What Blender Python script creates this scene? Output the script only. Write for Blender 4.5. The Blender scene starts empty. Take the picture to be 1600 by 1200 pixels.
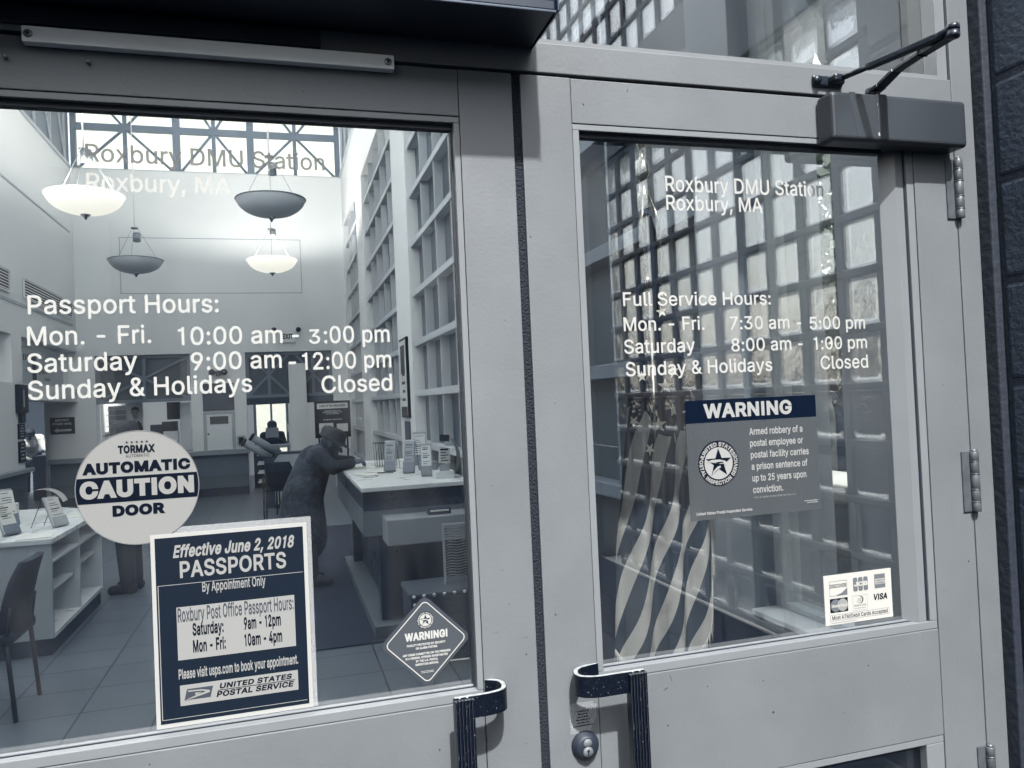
import bpy, bmesh, math, random
from mathutils import Vector, Matrix
random.seed(7)
S = bpy.context.scene
COL = S.collection
R = math.radians

# ------------------------------------------------------------------ camera
cam = bpy.data.cameras.new("camera")
cam_o = bpy.data.objects.new("camera", cam)
COL.objects.link(cam_o)
S.camera = cam_o
cam.sensor_fit = 'HORIZONTAL'
cam.sensor_width = 36.0
cam.lens = 36.0 * 1224.08 / 1600.0
cam.clip_start = 0.02
cam.clip_end = 600
_rx, _ry, _rz = -0.01919563, 0.28719717, -0.04432093
_P = Matrix.Rotation(_rx, 3, 'X')
_R = Matrix.Rotation(_rz, 3, 'Z')
_B = Matrix(((1, 0, 0), (0, 0, -1), (0, 1, 0)))
_Y = Matrix.Rotation(_ry, 3, 'Z')
_W2C = _R @ _P @ _B @ _Y                      # world -> (right, down, forward)
_M = _W2C.transposed() @ Matrix(((1, 0, 0), (0, -1, 0), (0, 0, -1)))
cam_o.matrix_world = Matrix.Translation((0, -1.24, 1.59)) @ _M.to_4x4()

# ------------------------------------------------------------------ light
SUN_EL, SUN_X = 54.2, 0.057
world = bpy.data.worlds.new("World")
S.world = world
world.use_nodes = True
wn = world.node_tree
sky = wn.nodes.new('ShaderNodeTexSky')
sky.sky_type = 'NISHITA'
sky.sun_disc = False
sky.sun_elevation = R(SUN_EL)
sky.sun_rotation = R(183)
sky.air_density = 1.7
sky.dust_density = 2.5
hs = wn.nodes.new('ShaderNodeHueSaturation')
hs.inputs['Saturation'].default_value = 0.36
wn.links.new(sky.outputs[0], hs.inputs['Color'])
wn.links.new(hs.outputs[0], wn.nodes['Background'].inputs[0])
wn.nodes['Background'].inputs[1].default_value = 0.15

sun = bpy.data.lights.new("sun", 'SUN')
sun.energy = 3.2
sun.angle = R(1.4)
sun.color = (1.0, 0.98, 0.94)
sun_o = bpy.data.objects.new("sun", sun)
COL.objects.link(sun_o)
sun_o.rotation_euler = Vector((SUN_X, 1.0, -math.tan(R(SUN_EL)))).to_track_quat('-Z', 'Y').to_euler()

S.view_settings.view_transform = 'Standard'
S.view_settings.look = 'None'
S.view_settings.exposure = 1.75
S.view_settings.gamma = 1.0
S.render.engine = 'CYCLES'
S.cycles.use_denoising = True
S.cycles.max_bounces = 14
S.cycles.transparent_max_bounces = 24
S.cycles.transmission_bounces = 12
S.cycles.glossy_bounces = 6
S.cycles.diffuse_bounces = 5
S.cycles.sample_clamp_indirect = 4.0
S.cycles.caustics_reflective = False
S.cycles.caustics_refractive = False

# ------------------------------------------------------------------ materials
def lin(r, g, b):
    f = lambda c: (c / 255 / 12.92) if c / 255 <= 0.04045 else ((c / 255 + 0.055) / 1.055) ** 2.4
    return (f(r), f(g), f(b), 1.0)

def mat(name, col, rough=0.5, metal=0.0, var=0.0, vscale=6.0, bump=0.0, bscale=60.0, spec=0.5, stretch=None, emit=None):
    m = bpy.data.materials.new(name)
    m.use_nodes = True
    nt = m.node_tree
    b = nt.nodes['Principled BSDF']
    if len(col) == 3:
        col = (*col, 1)
    b.inputs['Base Color'].default_value = col
    b.inputs['Roughness'].default_value = rough
    b.inputs['Metallic'].default_value = metal
    b.inputs['Specular IOR Level'].default_value = spec
    if emit:
        b.inputs['Emission Color'].default_value = (*emit[0], 1)
        b.inputs['Emission Strength'].default_value = emit[1]
    if var or bump:
        tc = nt.nodes.new('ShaderNodeTexCoord')
        mp = nt.nodes.new('ShaderNodeMapping')
        if stretch:
            mp.inputs['Scale'].default_value = stretch
        nt.links.new(tc.outputs['Object'], mp.inputs[0])
    if var:
        nz = nt.nodes.new('ShaderNodeTexNoise')
        nz.inputs['Scale'].default_value = vscale
        nz.inputs['Detail'].default_value = 6
        nz.inputs['Roughness'].default_value = 0.62
        nt.links.new(mp.outputs[0], nz.inputs['Vector'])
        rp = nt.nodes.new('ShaderNodeValToRGB')
        rp.color_ramp.elements[0].position = 0.3
        rp.color_ramp.elements[1].position = 0.72
        rp.color_ramp.elements[0].color = tuple(c * (1 - var) for c in col[:3]) + (1,)
        rp.color_ramp.elements[1].color = tuple(min(1, c * (1 + var * 0.6)) for c in col[:3]) + (1,)
        nt.links.new(nz.outputs['Fac'], rp.inputs[0])
        nt.links.new(rp.outputs[0], b.inputs['Base Color'])
        rr = nt.nodes.new('ShaderNodeMapRange')
        rr.inputs['To Min'].default_value = max(0, rough - 0.12)
        rr.inputs['To Max'].default_value = min(1, rough + 0.12)
        nt.links.new(nz.outputs['Fac'], rr.inputs['Value'])
        nt.links.new(rr.outputs[0], b.inputs['Roughness'])
    if bump:
        nb = nt.nodes.new('ShaderNodeTexNoise')
        nb.inputs['Scale'].default_value = bscale
        nb.inputs['Detail'].default_value = 5
        nt.links.new(mp.outputs[0], nb.inputs['Vector'])
        bp = nt.nodes.new('ShaderNodeBump')
        bp.inputs['Strength'].default_value = bump
        bp.inputs['Distance'].default_value = 0.01
        nt.links.new(nb.outputs['Fac'], bp.inputs['Height'])
        nt.links.new(bp.outputs[0], b.inputs['Normal'])
    return m

def glass_mat(name, tint, refl_ior, smudge=0.0):
    m = bpy.data.materials.new(name)
    m.use_nodes = True
    nt = m.node_tree
    nt.nodes.remove(nt.nodes['Principled BSDF'])
    out = nt.nodes['Material Output']
    tr = nt.nodes.new('ShaderNodeBsdfTransparent')
    tr.inputs[0].default_value = (*tint, 1)
    gl = nt.nodes.new('ShaderNodeBsdfGlossy')
    gl.inputs['Roughness'].default_value = 0.0
    gl.inputs['Color'].default_value = (1, 1, 1, 1)
    fr = nt.nodes.new('ShaderNodeFresnel')
    fr.inputs[0].default_value = refl_ior
    mx = nt.nodes.new('ShaderNodeMixShader')
    ge = nt.nodes.new('ShaderNodeNewGeometry')
    mb_ = nt.nodes.new('ShaderNodeMath')
    mb_.operation = 'MULTIPLY'
    mb_.use_clamp = True
    iv = nt.nodes.new('ShaderNodeMath')
    iv.operation = 'SUBTRACT'
    iv.inputs[0].default_value = 1.0
    nt.links.new(ge.outputs['Backfacing'], iv.inputs[1])
    nt.links.new(fr.outputs[0], mb_.inputs[0])
    nt.links.new(iv.outputs[0], mb_.inputs[1])
    nt.links.new(mb_.outputs[0], mx.inputs[0])
    nt.links.new(tr.outputs[0], mx.inputs[1])
    nt.links.new(gl.outputs[0], mx.inputs[2])
    last = mx
    if smudge:
        df = nt.nodes.new('ShaderNodeBsdfDiffuse')
        df.inputs[0].default_value = (0.75, 0.77, 0.78, 1)
        tc = nt.nodes.new('ShaderNodeTexCoord')
        nz = nt.nodes.new('ShaderNodeTexNoise')
        nz.inputs['Scale'].default_value = 9
        nz.inputs['Detail'].default_value = 7
        mpg = nt.nodes.new('ShaderNodeMapping')
        mpg.inputs['Scale'].default_value = (1.6, 1.0, 0.45)
        mpg.inputs['Rotation'].default_value = (0, 0.5, 0)
        nt.links.new(tc.outputs['Object'], mpg.inputs[0])
        nt.links.new(mpg.outputs[0], nz.inputs['Vector'])
        mr = nt.nodes.new('ShaderNodeMapRange')
        mr.inputs['From Min'].default_value = 0.45
        mr.inputs['From Max'].default_value = 0.85
        mr.inputs['To Min'].default_value = smudge * 0.35
        mr.inputs['To Max'].default_value = smudge * 4
        nt.links.new(nz.outputs['Fac'], mr.inputs['Value'])
        m2 = nt.nodes.new('ShaderNodeMixShader')
        nt.links.new(mr.outputs[0], m2.inputs[0])
        nt.links.new(mx.outputs[0], m2.inputs[1])
        nt.links.new(df.outputs[0], m2.inputs[2])
        last = m2
    nt.links.new(last.outputs[0], out.inputs[0])
    return m

def film_mat(name, col, op):
    """translucent printed film: op = opacity"""
    m = bpy.data.materials.new(name)
    m.use_nodes = True
    nt = m.node_tree
    b = nt.nodes['Principled BSDF']
    b.inputs['Base Color'].default_value = (*col[:3], 1)
    b.inputs['Roughness'].default_value = 0.35
    b.inputs['Specular IOR Level'].default_value = 0.12
    b.inputs['Alpha'].default_value = op
    return m

NAVY = (0.0010, 0.0032, 0.0090)
M = {}
M['paint'] = mat('grey_door_paint', (0.1120, 0.1225, 0.1340), 0.42, var=0.13, vscale=3.2, bump=0.05, bscale=150)
M['bead'] = mat('pale_bead_paint', (0.1400, 0.1520, 0.1640), 0.35, var=0.05, vscale=9)
M['gasket'] = mat('black_rubber', (0.003, 0.007, 0.016), 0.6, bump=0.1, bscale=220)
M['brush'] = mat('weatherstrip_pile', (0.002, 0.006, 0.014), 0.9, bump=0.9, bscale=260)
M['operator'] = mat('dark_anodised', (0.008, 0.015, 0.029), 0.4, metal=0.2, var=0.2, vscale=4)
M['alu'] = mat('brushed_aluminium', (0.8000, 0.8200, 0.8300), 0.38, metal=0.1, var=0.12, vscale=30, stretch=(0.06, 1, 1))
M['steel'] = mat('worn_steel', (0.2280, 0.2508, 0.2736), 0.35, metal=0.7, var=0.25, vscale=25)
M['darksteel'] = mat('dark_steel', (0.006, 0.011, 0.021), 0.38, metal=0.3, var=0.2, vscale=30)
M['closer'] = mat('closer_cover', (0.0213, 0.0258, 0.0327), 0.34, var=0.10, vscale=5, bump=0.02, bscale=200)
M['scuff'] = mat('scuffed_metal', (0.3192, 0.3420, 0.3648), 0.4, metal=0.4, var=0.5, vscale=60)
M['cmu'] = mat('painted_block', (0.0130, 0.0240, 0.0430), 0.8, var=0.4, vscale=11, bump=0.35, bscale=90)
M['mortar'] = mat('painted_mortar', (0.009, 0.016, 0.028), 0.85, bump=0.5, bscale=80)
M['gbmortar'] = mat('glass_block_mortar', (0.0456, 0.0570, 0.0722), 0.8, var=0.3, vscale=20)
M['caulk'] = mat('dark_caulk', (0.005, 0.010, 0.020), 0.8, bump=0.3, bscale=60)
M['white'] = mat('white_vinyl', (0.3100, 0.3150, 0.3100), 0.5, spec=0.12)
M['paper'] = mat('white_paper', (0.60, 0.61, 0.60), 0.6)
M['navy'] = mat('navy_print', NAVY, 0.45, spec=0.12)
M['greyprint'] = mat('grey_print', (0.0426, 0.0494, 0.0585), 0.5, spec=0.12)
M['midprint'] = mat('mid_grey_print', (0.1140, 0.1193, 0.1246), 0.5, spec=0.12)
M['lightprint'] = mat('light_grey_print', (0.1900, 0.1946, 0.1946), 0.5, spec=0.12)
M['disc'] = mat('sticker_disc', (0.1786, 0.1832, 0.1824), 0.45, var=0.04, vscale=300, spec=0.12)
M['glass'] = glass_mat('door_glass', (0.92, 0.92, 0.90), 2.9, 0.004)
M['clear'] = glass_mat('clear_glass', (0.9, 0.91, 0.9), 1.5)
M['film'] = film_mat('grey_film', (0.0532, 0.0608, 0.0684), 0.74)
M['filmdark'] = film_mat('navy_film', (0.0012, 0.0042, 0.0125), 0.99)
M['tapefilm'] = film_mat('clear_tape', (0.7, 0.72, 0.74), 0.14)
# interior
M['wall'] = mat('white_wall', (0.6900, 0.7150, 0.7350), 0.7, var=0.03, vscale=1.2)
M['wainscot'] = mat('grey_wainscot', (0.092, 0.122, 0.165), 0.6, var=0.18, vscale=40)
M['ledge'] = mat('grey_ledge', (0.22, 0.255, 0.295), 0.5)
M['base'] = mat('dark_base', (0.012, 0.025, 0.055), 0.6)
M['muntin'] = mat('white_muntin', (0.4200, 0.4550, 0.4900), 0.5)
M['shadewall'] = mat('shaded_end_wall', (0.2000, 0.2250, 0.2600), 0.7, var=0.04, vscale=1.5)  # darker copy of the white wall: dimmer light near the doors painted in
M['extpaper'] = mat('notice_paper', (0.2736, 0.2782, 0.2736), 0.6, spec=0.12)
M['frost'] = mat('grey_window_panel', (0.0500, 0.0680, 0.0940), 0.4, var=0.12, vscale=1.5)
M['frame'] = mat('grey_frame', (0.1300, 0.1650, 0.2150), 0.5)
M['lightlam'] = mat('white_laminate', (0.64, 0.68, 0.71), 0.3, var=0.02)
M['lam'] = mat('grey_laminate', (0.33, 0.37, 0.41), 0.4, var=0.04)
M['darklam'] = mat('dark_laminate', (0.007, 0.018, 0.044), 0.3, var=0.15, vscale=3)
M['matt'] = mat('dark_floor_mat', (0.006, 0.015, 0.037), 0.95, bump=0.6, bscale=300)
M['darkcloth'] = mat('dark_cloth', (0.006, 0.015, 0.037), 0.9, var=0.4, vscale=14, bump=0.2, bscale=90)
M['coat'] = mat('charcoal_coat', (0.0340, 0.0480, 0.0740), 0.9, var=0.75, vscale=22, bump=0.4, bscale=40)
M['trouser'] = mat('dark_trousers', (0.006, 0.015, 0.036), 0.9, var=0.3, vscale=10)
M['tee'] = mat('white_tee', (0.62, 0.63, 0.63), 0.9)
M['skin'] = mat('skin', (0.04, 0.055, 0.085), 0.55)
M['skinlight'] = mat('print_skin', (0.2200, 0.2400, 0.2700), 0.6)
M['hair'] = mat('black_hair', (0.003, 0.008, 0.02), 0.7)
M['eye'] = mat('eye_white', (0.5, 0.5, 0.5), 0.3)
M['bowl'] = mat('unlit_glass_bowl', (0.50, 0.535, 0.57), 0.35)
M['bowllit'] = mat('lit_glass_bowl', (0.8, 0.79, 0.75), 0.4, emit=((1.0, 0.975, 0.89), 0.36))
M['chrome'] = mat('polished_metal', (0.5, 0.53, 0.56), 0.15, metal=1.0)
M['wire'] = mat('pale_cable', (0.55, 0.56, 0.56), 0.4)
M['concrete'] = mat('concrete', (0.42, 0.43, 0.42), 0.85, var=0.22, vscale=5, bump=0.3, bscale=30)
M['pave'] = mat('pavement', (0.0060, 0.0090, 0.0150), 0.95, var=0.2, vscale=2, bump=0.3, bscale=20, spec=0.0)
M['asphalt'] = mat('asphalt', (0.0100, 0.0130, 0.0190), 0.95, var=0.2, vscale=3, spec=0.0)
M['leaf'] = mat('leaf', (0.06, 0.085, 0.075), 0.7, var=0.3, vscale=1)
M['leaf2'] = mat('leaf_pale', (0.10, 0.13, 0.12), 0.7, var=0.3, vscale=1)
M['bark'] = mat('bark', (0.07, 0.075, 0.085), 0.9, bump=0.5, bscale=30)
M['brick'] = mat('dark_brick', (0.0220, 0.0340, 0.0560), 0.9, spec=0.0, var=0.25, vscale=5)
M['winpane'] = mat('dark_window', (0.02, 0.03, 0.05), 0.1)
M['hinge'] = mat('dull_hinge_steel', (0.085, 0.097, 0.112), 0.42, metal=0.35, var=0.3, vscale=40)
M['core'] = mat('dull_lock_core', (0.10, 0.112, 0.125), 0.6, metal=0.1)
M['collar'] = mat('dark_lock_collar', (0.008, 0.013, 0.023), 0.55)
M['shirt'] = mat('dark_plaid_shirt', (0.012, 0.020, 0.037), 0.9, var=0.85, vscale=30)
M['counterface'] = mat('counter_face', (0.13, 0.155, 0.185), 0.4, var=0.08)
M['shelfwhite'] = mat('counter_shelf', (0.25, 0.28, 0.315), 0.35, var=0.05)
M['gold'] = mat('gilt_metal', (0.2000, 0.2000, 0.1900), 0.25, metal=0.9)
M['flagwhite'] = mat('flag_white_stripe', (0.30, 0.315, 0.33), 0.75, bump=0.12, bscale=300)

def flag_mat():
    """stripes from a cloth coordinate stored on the mesh: 'stripe' runs across the stripes, 'canton' marks the navy field"""
    m = bpy.data.materials.new('flag_cloth')
    m.use_nodes = True
    nt = m.node_tree
    b = nt.nodes['Principled BSDF']
    b.inputs['Roughness'].default_value = 0.8
    b.inputs['Specular IOR Level'].default_value = 0.1
    at = nt.nodes.new('ShaderNodeAttribute'); at.attribute_name = 'stripe'
    fr = nt.nodes.new('ShaderNodeMath'); fr.operation = 'FRACT'
    nt.links.new(at.outputs['Fac'], fr.inputs[0])
    gt = nt.nodes.new('ShaderNodeMath'); gt.operation = 'GREATER_THAN'; gt.inputs[1].default_value = 0.52
    nt.links.new(fr.outputs[0], gt.inputs[0])
    mx = nt.nodes.new('ShaderNodeMix'); mx.data_type = 'RGBA'
    mx.inputs[6].default_value = (0.032, 0.046, 0.072, 1)
    mx.inputs[7].default_value = (0.29, 0.305, 0.325, 1)
    nt.links.new(gt.outputs[0], mx.inputs[0])
    ac = nt.nodes.new('ShaderNodeAttribute'); ac.attribute_name = 'canton'
    g2 = nt.nodes.new('ShaderNodeMath'); g2.operation = 'GREATER_THAN'; g2.inputs[1].default_value = 0.0
    nt.links.new(ac.outputs['Fac'], g2.inputs[0])
    m2 = nt.nodes.new('ShaderNodeMix'); m2.data_type = 'RGBA'
    m2.inputs[7].default_value = (0.006, 0.014, 0.034, 1)
    nt.links.new(mx.outputs[2], m2.inputs[6])
    nt.links.new(g2.outputs[0], m2.inputs[0])
    nt.links.new(m2.outputs[2], b.inputs['Base Color'])
    return m
M['flag'] = flag_mat()

def vinyl_mat(name, col, see):
    """thin vinyl: lets a little of what is behind it through"""
    m = bpy.data.materials.new(name)
    m.use_nodes = True
    nt = m.node_tree
    b = nt.nodes['Principled BSDF']
    b.inputs['Base Color'].default_value = (*col, 1)
    b.inputs['Roughness'].default_value = 0.55
    b.inputs['Specular IOR Level'].default_value = 0.12
    tr = nt.nodes.new('ShaderNodeBsdfTransparent')
    mx = nt.nodes.new('ShaderNodeMixShader')
    mx.inputs[0].default_value = see
    nt.links.new(b.outputs[0], mx.inputs[1])
    nt.links.new(tr.outputs[0], mx.inputs[2])
    nt.links.new(mx.outputs[0], nt.nodes['Material Output'].inputs[0])
    return m
M['vinyl'] = vinyl_mat('white_window_vinyl', (0.325, 0.33, 0.322), 0.10)

def speckled(name, col, spot, rough):
    """worn dark coating with bright pinhead wear specks"""
    m = mat(name, col, rough, bump=0.08, bscale=140)
    nt = m.node_tree
    b = nt.nodes['Principled BSDF']
    tc = nt.nodes.new('ShaderNodeTexCoord')
    nz = nt.nodes.new('ShaderNodeTexNoise')
    nz.inputs['Scale'].default_value = 420
    nz.inputs['Detail'].default_value = 3
    nt.links.new(tc.outputs['Object'], nz.inputs['Vector'])
    rp = nt.nodes.new('ShaderNodeValToRGB')
    rp.color_ramp.elements[0].position = 0.68
    rp.color_ramp.elements[1].position = 0.73
    rp.color_ramp.elements[0].color = (*col, 1)
    rp.color_ramp.elements[1].color = (*spot, 1)
    nt.links.new(nz.outputs['Fac'], rp.inputs[0])
    nt.links.new(rp.outputs[0], b.inputs['Base Color'])
    return m
M['handle'] = speckled('black_worn_handle', (0.0008, 0.0025, 0.0075), (0.16, 0.175, 0.19), 0.36)
M['sunedge'] = mat('painted_sun_edge', (0.30, 0.32, 0.335), 0.4, metal=0.1, var=0.5, vscale=90)  # sun highlight of the handle arm tops, put into the colour

# tiled floor: procedural brick joints
def tile_mat():
    m = bpy.data.materials.new('floor_tile')
    m.use_nodes = True
    nt = m.node_tree
    b = nt.nodes['Principled BSDF']
    tc = nt.nodes.new('ShaderNodeTexCoord')
    mp = nt.nodes.new('ShaderNodeMapping')
    mp.inputs['Location'].default_value = (0.29, 0.12, 0)
    br = nt.nodes.new('ShaderNodeTexBrick')
    br.offset = 0.0
    br.squash = 1.0
    br.inputs['Scale'].default_value = 1.0
    br.inputs['Brick Width'].default_value = 0.405
    br.inputs['Row Height'].default_value = 0.405
    br.inputs['Mortar Size'].default_value = 0.006
    br.inputs['Mortar Smooth'].default_value = 0.1
    br.inputs['Color1'].default_value = (0.092, 0.116, 0.148, 1)
    br.inputs['Color2'].default_value = (0.080, 0.102, 0.132, 1)
    br.inputs['Mortar'].default_value = (0.012, 0.024, 0.05, 1)
    nt.links.new(tc.outputs['Object'], mp.inputs[0])
    nt.links.new(mp.outputs[0], br.inputs['Vector'])
    nz = nt.nodes.new('ShaderNodeTexNoise')
    nz.inputs['Scale'].default_value = 3.0
    nz.inputs['Detail'].default_value = 8
    nt.links.new(tc.outputs['Object'], nz.inputs['Vector'])
    mr = nt.nodes.new('ShaderNodeMapRange')
    mr.inputs['To Min'].default_value = 0.78
    mr.inputs['To Max'].default_value = 1.2
    nt.links.new(nz.outputs['Fac'], mr.inputs['Value'])
    mx = nt.nodes.new('ShaderNodeVectorMath')
    mx.operation = 'SCALE'
    nt.links.new(br.outputs['Color'], mx.inputs[0])
    nt.links.new(mr.outputs[0], mx.inputs['Scale'])
    nt.links.new(mx.outputs[0], b.inputs['Base Color'])
    b.inputs['Roughness'].default_value = 0.38
    bp = nt.nodes.new('ShaderNodeBump')
    bp.inputs['Strength'].default_value = 0.4
    bp.inputs['Distance'].default_value = 0.004
    bp.invert = True
    nt.links.new(br.outputs['Fac'], bp.inputs['Height'])
    nt.links.new(bp.outputs[0], b.inputs['Normal'])
    return m
M['tile'] = tile_mat()

def block_glass():
    m = bpy.data.materials.new('wavy_block_glass')
    m.use_nodes = True
    nt = m.node_tree
    nt.nodes.remove(nt.nodes['Principled BSDF'])
    out = nt.nodes['Material Output']
    g = nt.nodes.new('ShaderNodeBsdfGlass')
    g.inputs['Color'].default_value = (0.90, 0.915, 0.92, 1)
    g.inputs['Roughness'].default_value = 0.0
    g.inputs['IOR'].default_value = 1.3
    tc = nt.nodes.new('ShaderNodeTexCoord')
    nz = nt.nodes.new('ShaderNodeTexNoise')
    nz.inputs['Scale'].default_value = 16
    nz.inputs['Detail'].default_value = 3
    nt.links.new(tc.outputs['Object'], nz.inputs['Vector'])
    bp = nt.nodes.new('ShaderNodeBump')
    bp.inputs['Strength'].default_value = 0.32
    bp.inputs['Distance'].default_value = 0.02
    nt.links.new(nz.outputs['Fac'], bp.inputs['Height'])
    nt.links.new(bp.outputs[0], g.inputs['Normal'])
    tr = nt.nodes.new('ShaderNodeBsdfTransparent')
    tr.inputs[0].default_value = (0.80, 0.815, 0.82, 1)
    mx = nt.nodes.new('ShaderNodeMixShader')
    mx.inputs[0].default_value = 0.4
    nt.links.new(g.outputs[0], mx.inputs[1])
    nt.links.new(tr.outputs[0], mx.inputs[2])
    nt.links.new(mx.outputs[0], out.inputs[0])
    return m
M['blockglass'] = block_glass()

# ------------------------------------------------------------------ object helpers
def tag(o, label=None, cat=None, group=None, kind=None):
    if label: o['label'] = label
    if cat: o['category'] = cat
    if group: o['group'] = group
    if kind: o['kind'] = kind
    return o

def thing(name, label, cat, loc=(0, 0, 0), rz=0.0, group=None):
    o = bpy.data.objects.new(name, None)
    o.empty_display_size = 0.1
    COL.objects.link(o)
    o.location = loc
    o.rotation_euler = (0, 0, rz)
    return tag(o, label, cat, group)

def origin(o):
    p = Vector((0, 0, 0))
    while o is not None:
        p += Vector(o.location)
        o = o.parent
    return p

class MB:
    """collects shapes into one mesh"""
    def __init__(self):
        self.bm = bmesh.new()
        self.mi = 0
    def _mark(self, faces):
        for f in faces:
            f.material_index = self.mi
    def box(self, x0, x1, y0, y1, z0, z1, bev=0.0, seg=2):
        r = bmesh.ops.create_cube(self.bm, size=1)
        vs = r['verts']
        for v in vs:
            v.co = Vector((x0 + (v.co.x + .5) * (x1 - x0), y0 + (v.co.y + .5) * (y1 - y0), z0 + (v.co.z + .5) * (z1 - z0)))
        fs = set(f for v in vs for f in v.link_faces)
        self._mark(fs)
        if bev:
            es = list(set(e for v in vs for e in v.link_edges))
            bmesh.ops.bevel(self.bm, geom=es, offset=bev, segments=seg, affect='EDGES', profile=0.5, material=self.mi)
        return self
    def obox(self, c, sx, sy, sz, rot=None, bev=0.0, seg=2):
        """oriented box: rot = Matrix 3x3"""
        r = bmesh.ops.create_cube(self.bm, size=1)
        vs = r['verts']
        m = rot or Matrix.Identity(3)
        for v in vs:
            v.co = Vector(c) + m @ Vector((v.co.x * sx, v.co.y * sy, v.co.z * sz))
        self._mark(set(f for v in vs for f in v.link_faces))
        if bev:
            es = list(set(e for v in vs for e in v.link_edges))
            bmesh.ops.bevel(self.bm, geom=es, offset=bev, segments=seg, affect='EDGES', profile=0.5, material=self.mi)
        return self
    def bar(self, a, b, w, d, up=(0, 0, 1), bev=0.0):
        """rectangular bar from a to b; w across, d along 'up'"""
        a, b = Vector(a), Vector(b)
        z = (b - a)
        L = z.length
        z = z.normalized()
        u = Vector(up)
        u = (u - z * u.dot(z))
        if u.length < 1e-5:
            u = Vector((1, 0, 0))
            u = u - z * u.dot(z)
        u.normalize()
        s = u.cross(z)
        m = Matrix((s, u, z)).transposed()
        return self.obox((a + b) / 2, w, d, L, m, bev)
    def prism(self, pts, axis, a0, a1):
        """extrude a 2D polygon along axis (0,1,2) from a0 to a1; pts in the two other axes in order"""
        def mk(p, a):
            q = [0, 0, 0]
            o = [i for i in (0, 1, 2) if i != axis]
            q[o[0]], q[o[1]], q[axis] = p[0], p[1], a
            return self.bm.verts.new(q)
        A = [mk(p, a0) for p in pts]
        Bv = [mk(p, a1) for p in pts]
        fs = []
        n = len(pts)
        try:
            fs.append(self.bm.faces.new(A))
            fs.append(self.bm.faces.new(list(reversed(Bv))))
        except ValueError:
            pass
        for i in range(n):
            fs.append(self.bm.faces.new((A[i], Bv[i], Bv[(i + 1) % n], A[(i + 1) % n])))
        self._mark(fs)
        bmesh.ops.recalc_face_normals(self.bm, faces=fs)
        return self
    def ring(self, pts, ipts, axis, a0, a1):
        """frame: outer polygon pts minus inner polygon ipts (same count), extruded"""
        o = [i for i in (0, 1, 2) if i != axis]
        def mk(p, a):
            q = [0, 0, 0]
            q[o[0]], q[o[1]], q[axis] = p[0], p[1], a
            return self.bm.verts.new(q)
        A = [mk(p, a0) for p in pts]; Bv = [mk(p, a1) for p in pts]
        C = [mk(p, a0) for p in ipts]; D = [mk(p, a1) for p in ipts]
        n = len(pts); fs = []
        for i in range(n):
            j = (i + 1) % n
            fs += [self.bm.faces.new((A[i], A[j], C[j], C[i])), self.bm.faces.new((Bv[i], D[i], D[j], Bv[j])),
                   self.bm.faces.new((A[i], Bv[i], Bv[j], A[j])), self.bm.faces.new((C[i], C[j], D[j], D[i]))]
        self._mark(fs)
        bmesh.ops.recalc_face_normals(self.bm, faces=fs)
        return self
    def tube(self, path, r, n=10, caps=True):
        path = [Vector(p) for p in path]
        rs = r if isinstance(r, (list, tuple)) else [r] * len(path)
        rings = []
        t0 = (path[1] - path[0]).normalized()
        u = Vector((0, 0, 1)) if abs(t0.z) < 0.9 else Vector((1, 0, 0))
        u = (u - t0 * u.dot(t0)).normalized()
        for i, p in enumerate(path):
            if i == 0: t = path[1] - path[0]
            elif i == len(path) - 1: t = path[-1] - path[-2]
            else: t = (path[i + 1] - path[i]).normalized() + (path[i] - path[i - 1]).normalized()
            t.normalize()
            u = (u - t * u.dot(t)).normalized()
            v = t.cross(u)
            rings.append([self.bm.verts.new(p + (u * math.cos(2 * math.pi * k / n) + v * math.sin(2 * math.pi * k / n)) * rs[i]) for k in range(n)])
        fs = []
        for a, b in zip(rings, rings[1:]):
            for k in range(n):
                fs.append(self.bm.faces.new((a[k], a[(k + 1) % n], b[(k + 1) % n], b[k])))
        if caps:
            fs.append(self.bm.faces.new(list(reversed(rings[0]))))
            fs.append(self.bm.faces.new(rings[-1]))
        for f in fs: f.smooth = True
        self._mark(fs)
        return self
    def lathe(self, prof, c, n=32, axis='Z', close=False):
        """prof: (radius, height) list"""
        c = Vector(c)
        rings = []
        for (r, h) in prof:
            ring = []
            for k in range(n):
                a = 2 * math.pi * k / n
                if axis == 'Z': q = Vector((r * math.cos(a), r * math.sin(a), h))
                elif axis == 'Y': q = Vector((r * math.cos(a), h, r * math.sin(a)))
                else: q = Vector((h, r * math.cos(a), r * math.sin(a)))
                ring.append(self.bm.verts.new(c + q))
            rings.append(ring)
        fs = []
        for a, b in zip(rings, rings[1:]):
            for k in range(n):
                fs.append(self.bm.faces.new((a[k], a[(k + 1) % n], b[(k + 1) % n], b[k])))
        fs.append(self.bm.faces.new(rings[0])); fs.append(self.bm.faces.new(rings[-1]))
        for f in fs: f.smooth = True
        self._mark(fs)
        bmesh.ops.recalc_face_normals(self.bm, faces=fs)
        return self
    def ball(self, c, r, sx=1, sy=1, sz=1, seg=16):
        g = bmesh.ops.create_uvsphere(self.bm, u_segments=seg, v_segments=max(6, seg // 2), radius=r)
        for v in g['verts']:
            v.co = Vector((v.co.x * sx, v.co.y * sy, v.co.z * sz)) + Vector(c)
        fs = set(f for v in g['verts'] for f in v.link_faces)
        for f in fs: f.smooth = True
        self._mark(fs)
        return self
    def quad(self, a, b, c, d):
        f = self.bm.faces.new([self.bm.verts.new(p) for p in (a, b, c, d)])
        f.material_index = self.mi
        return self
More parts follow.
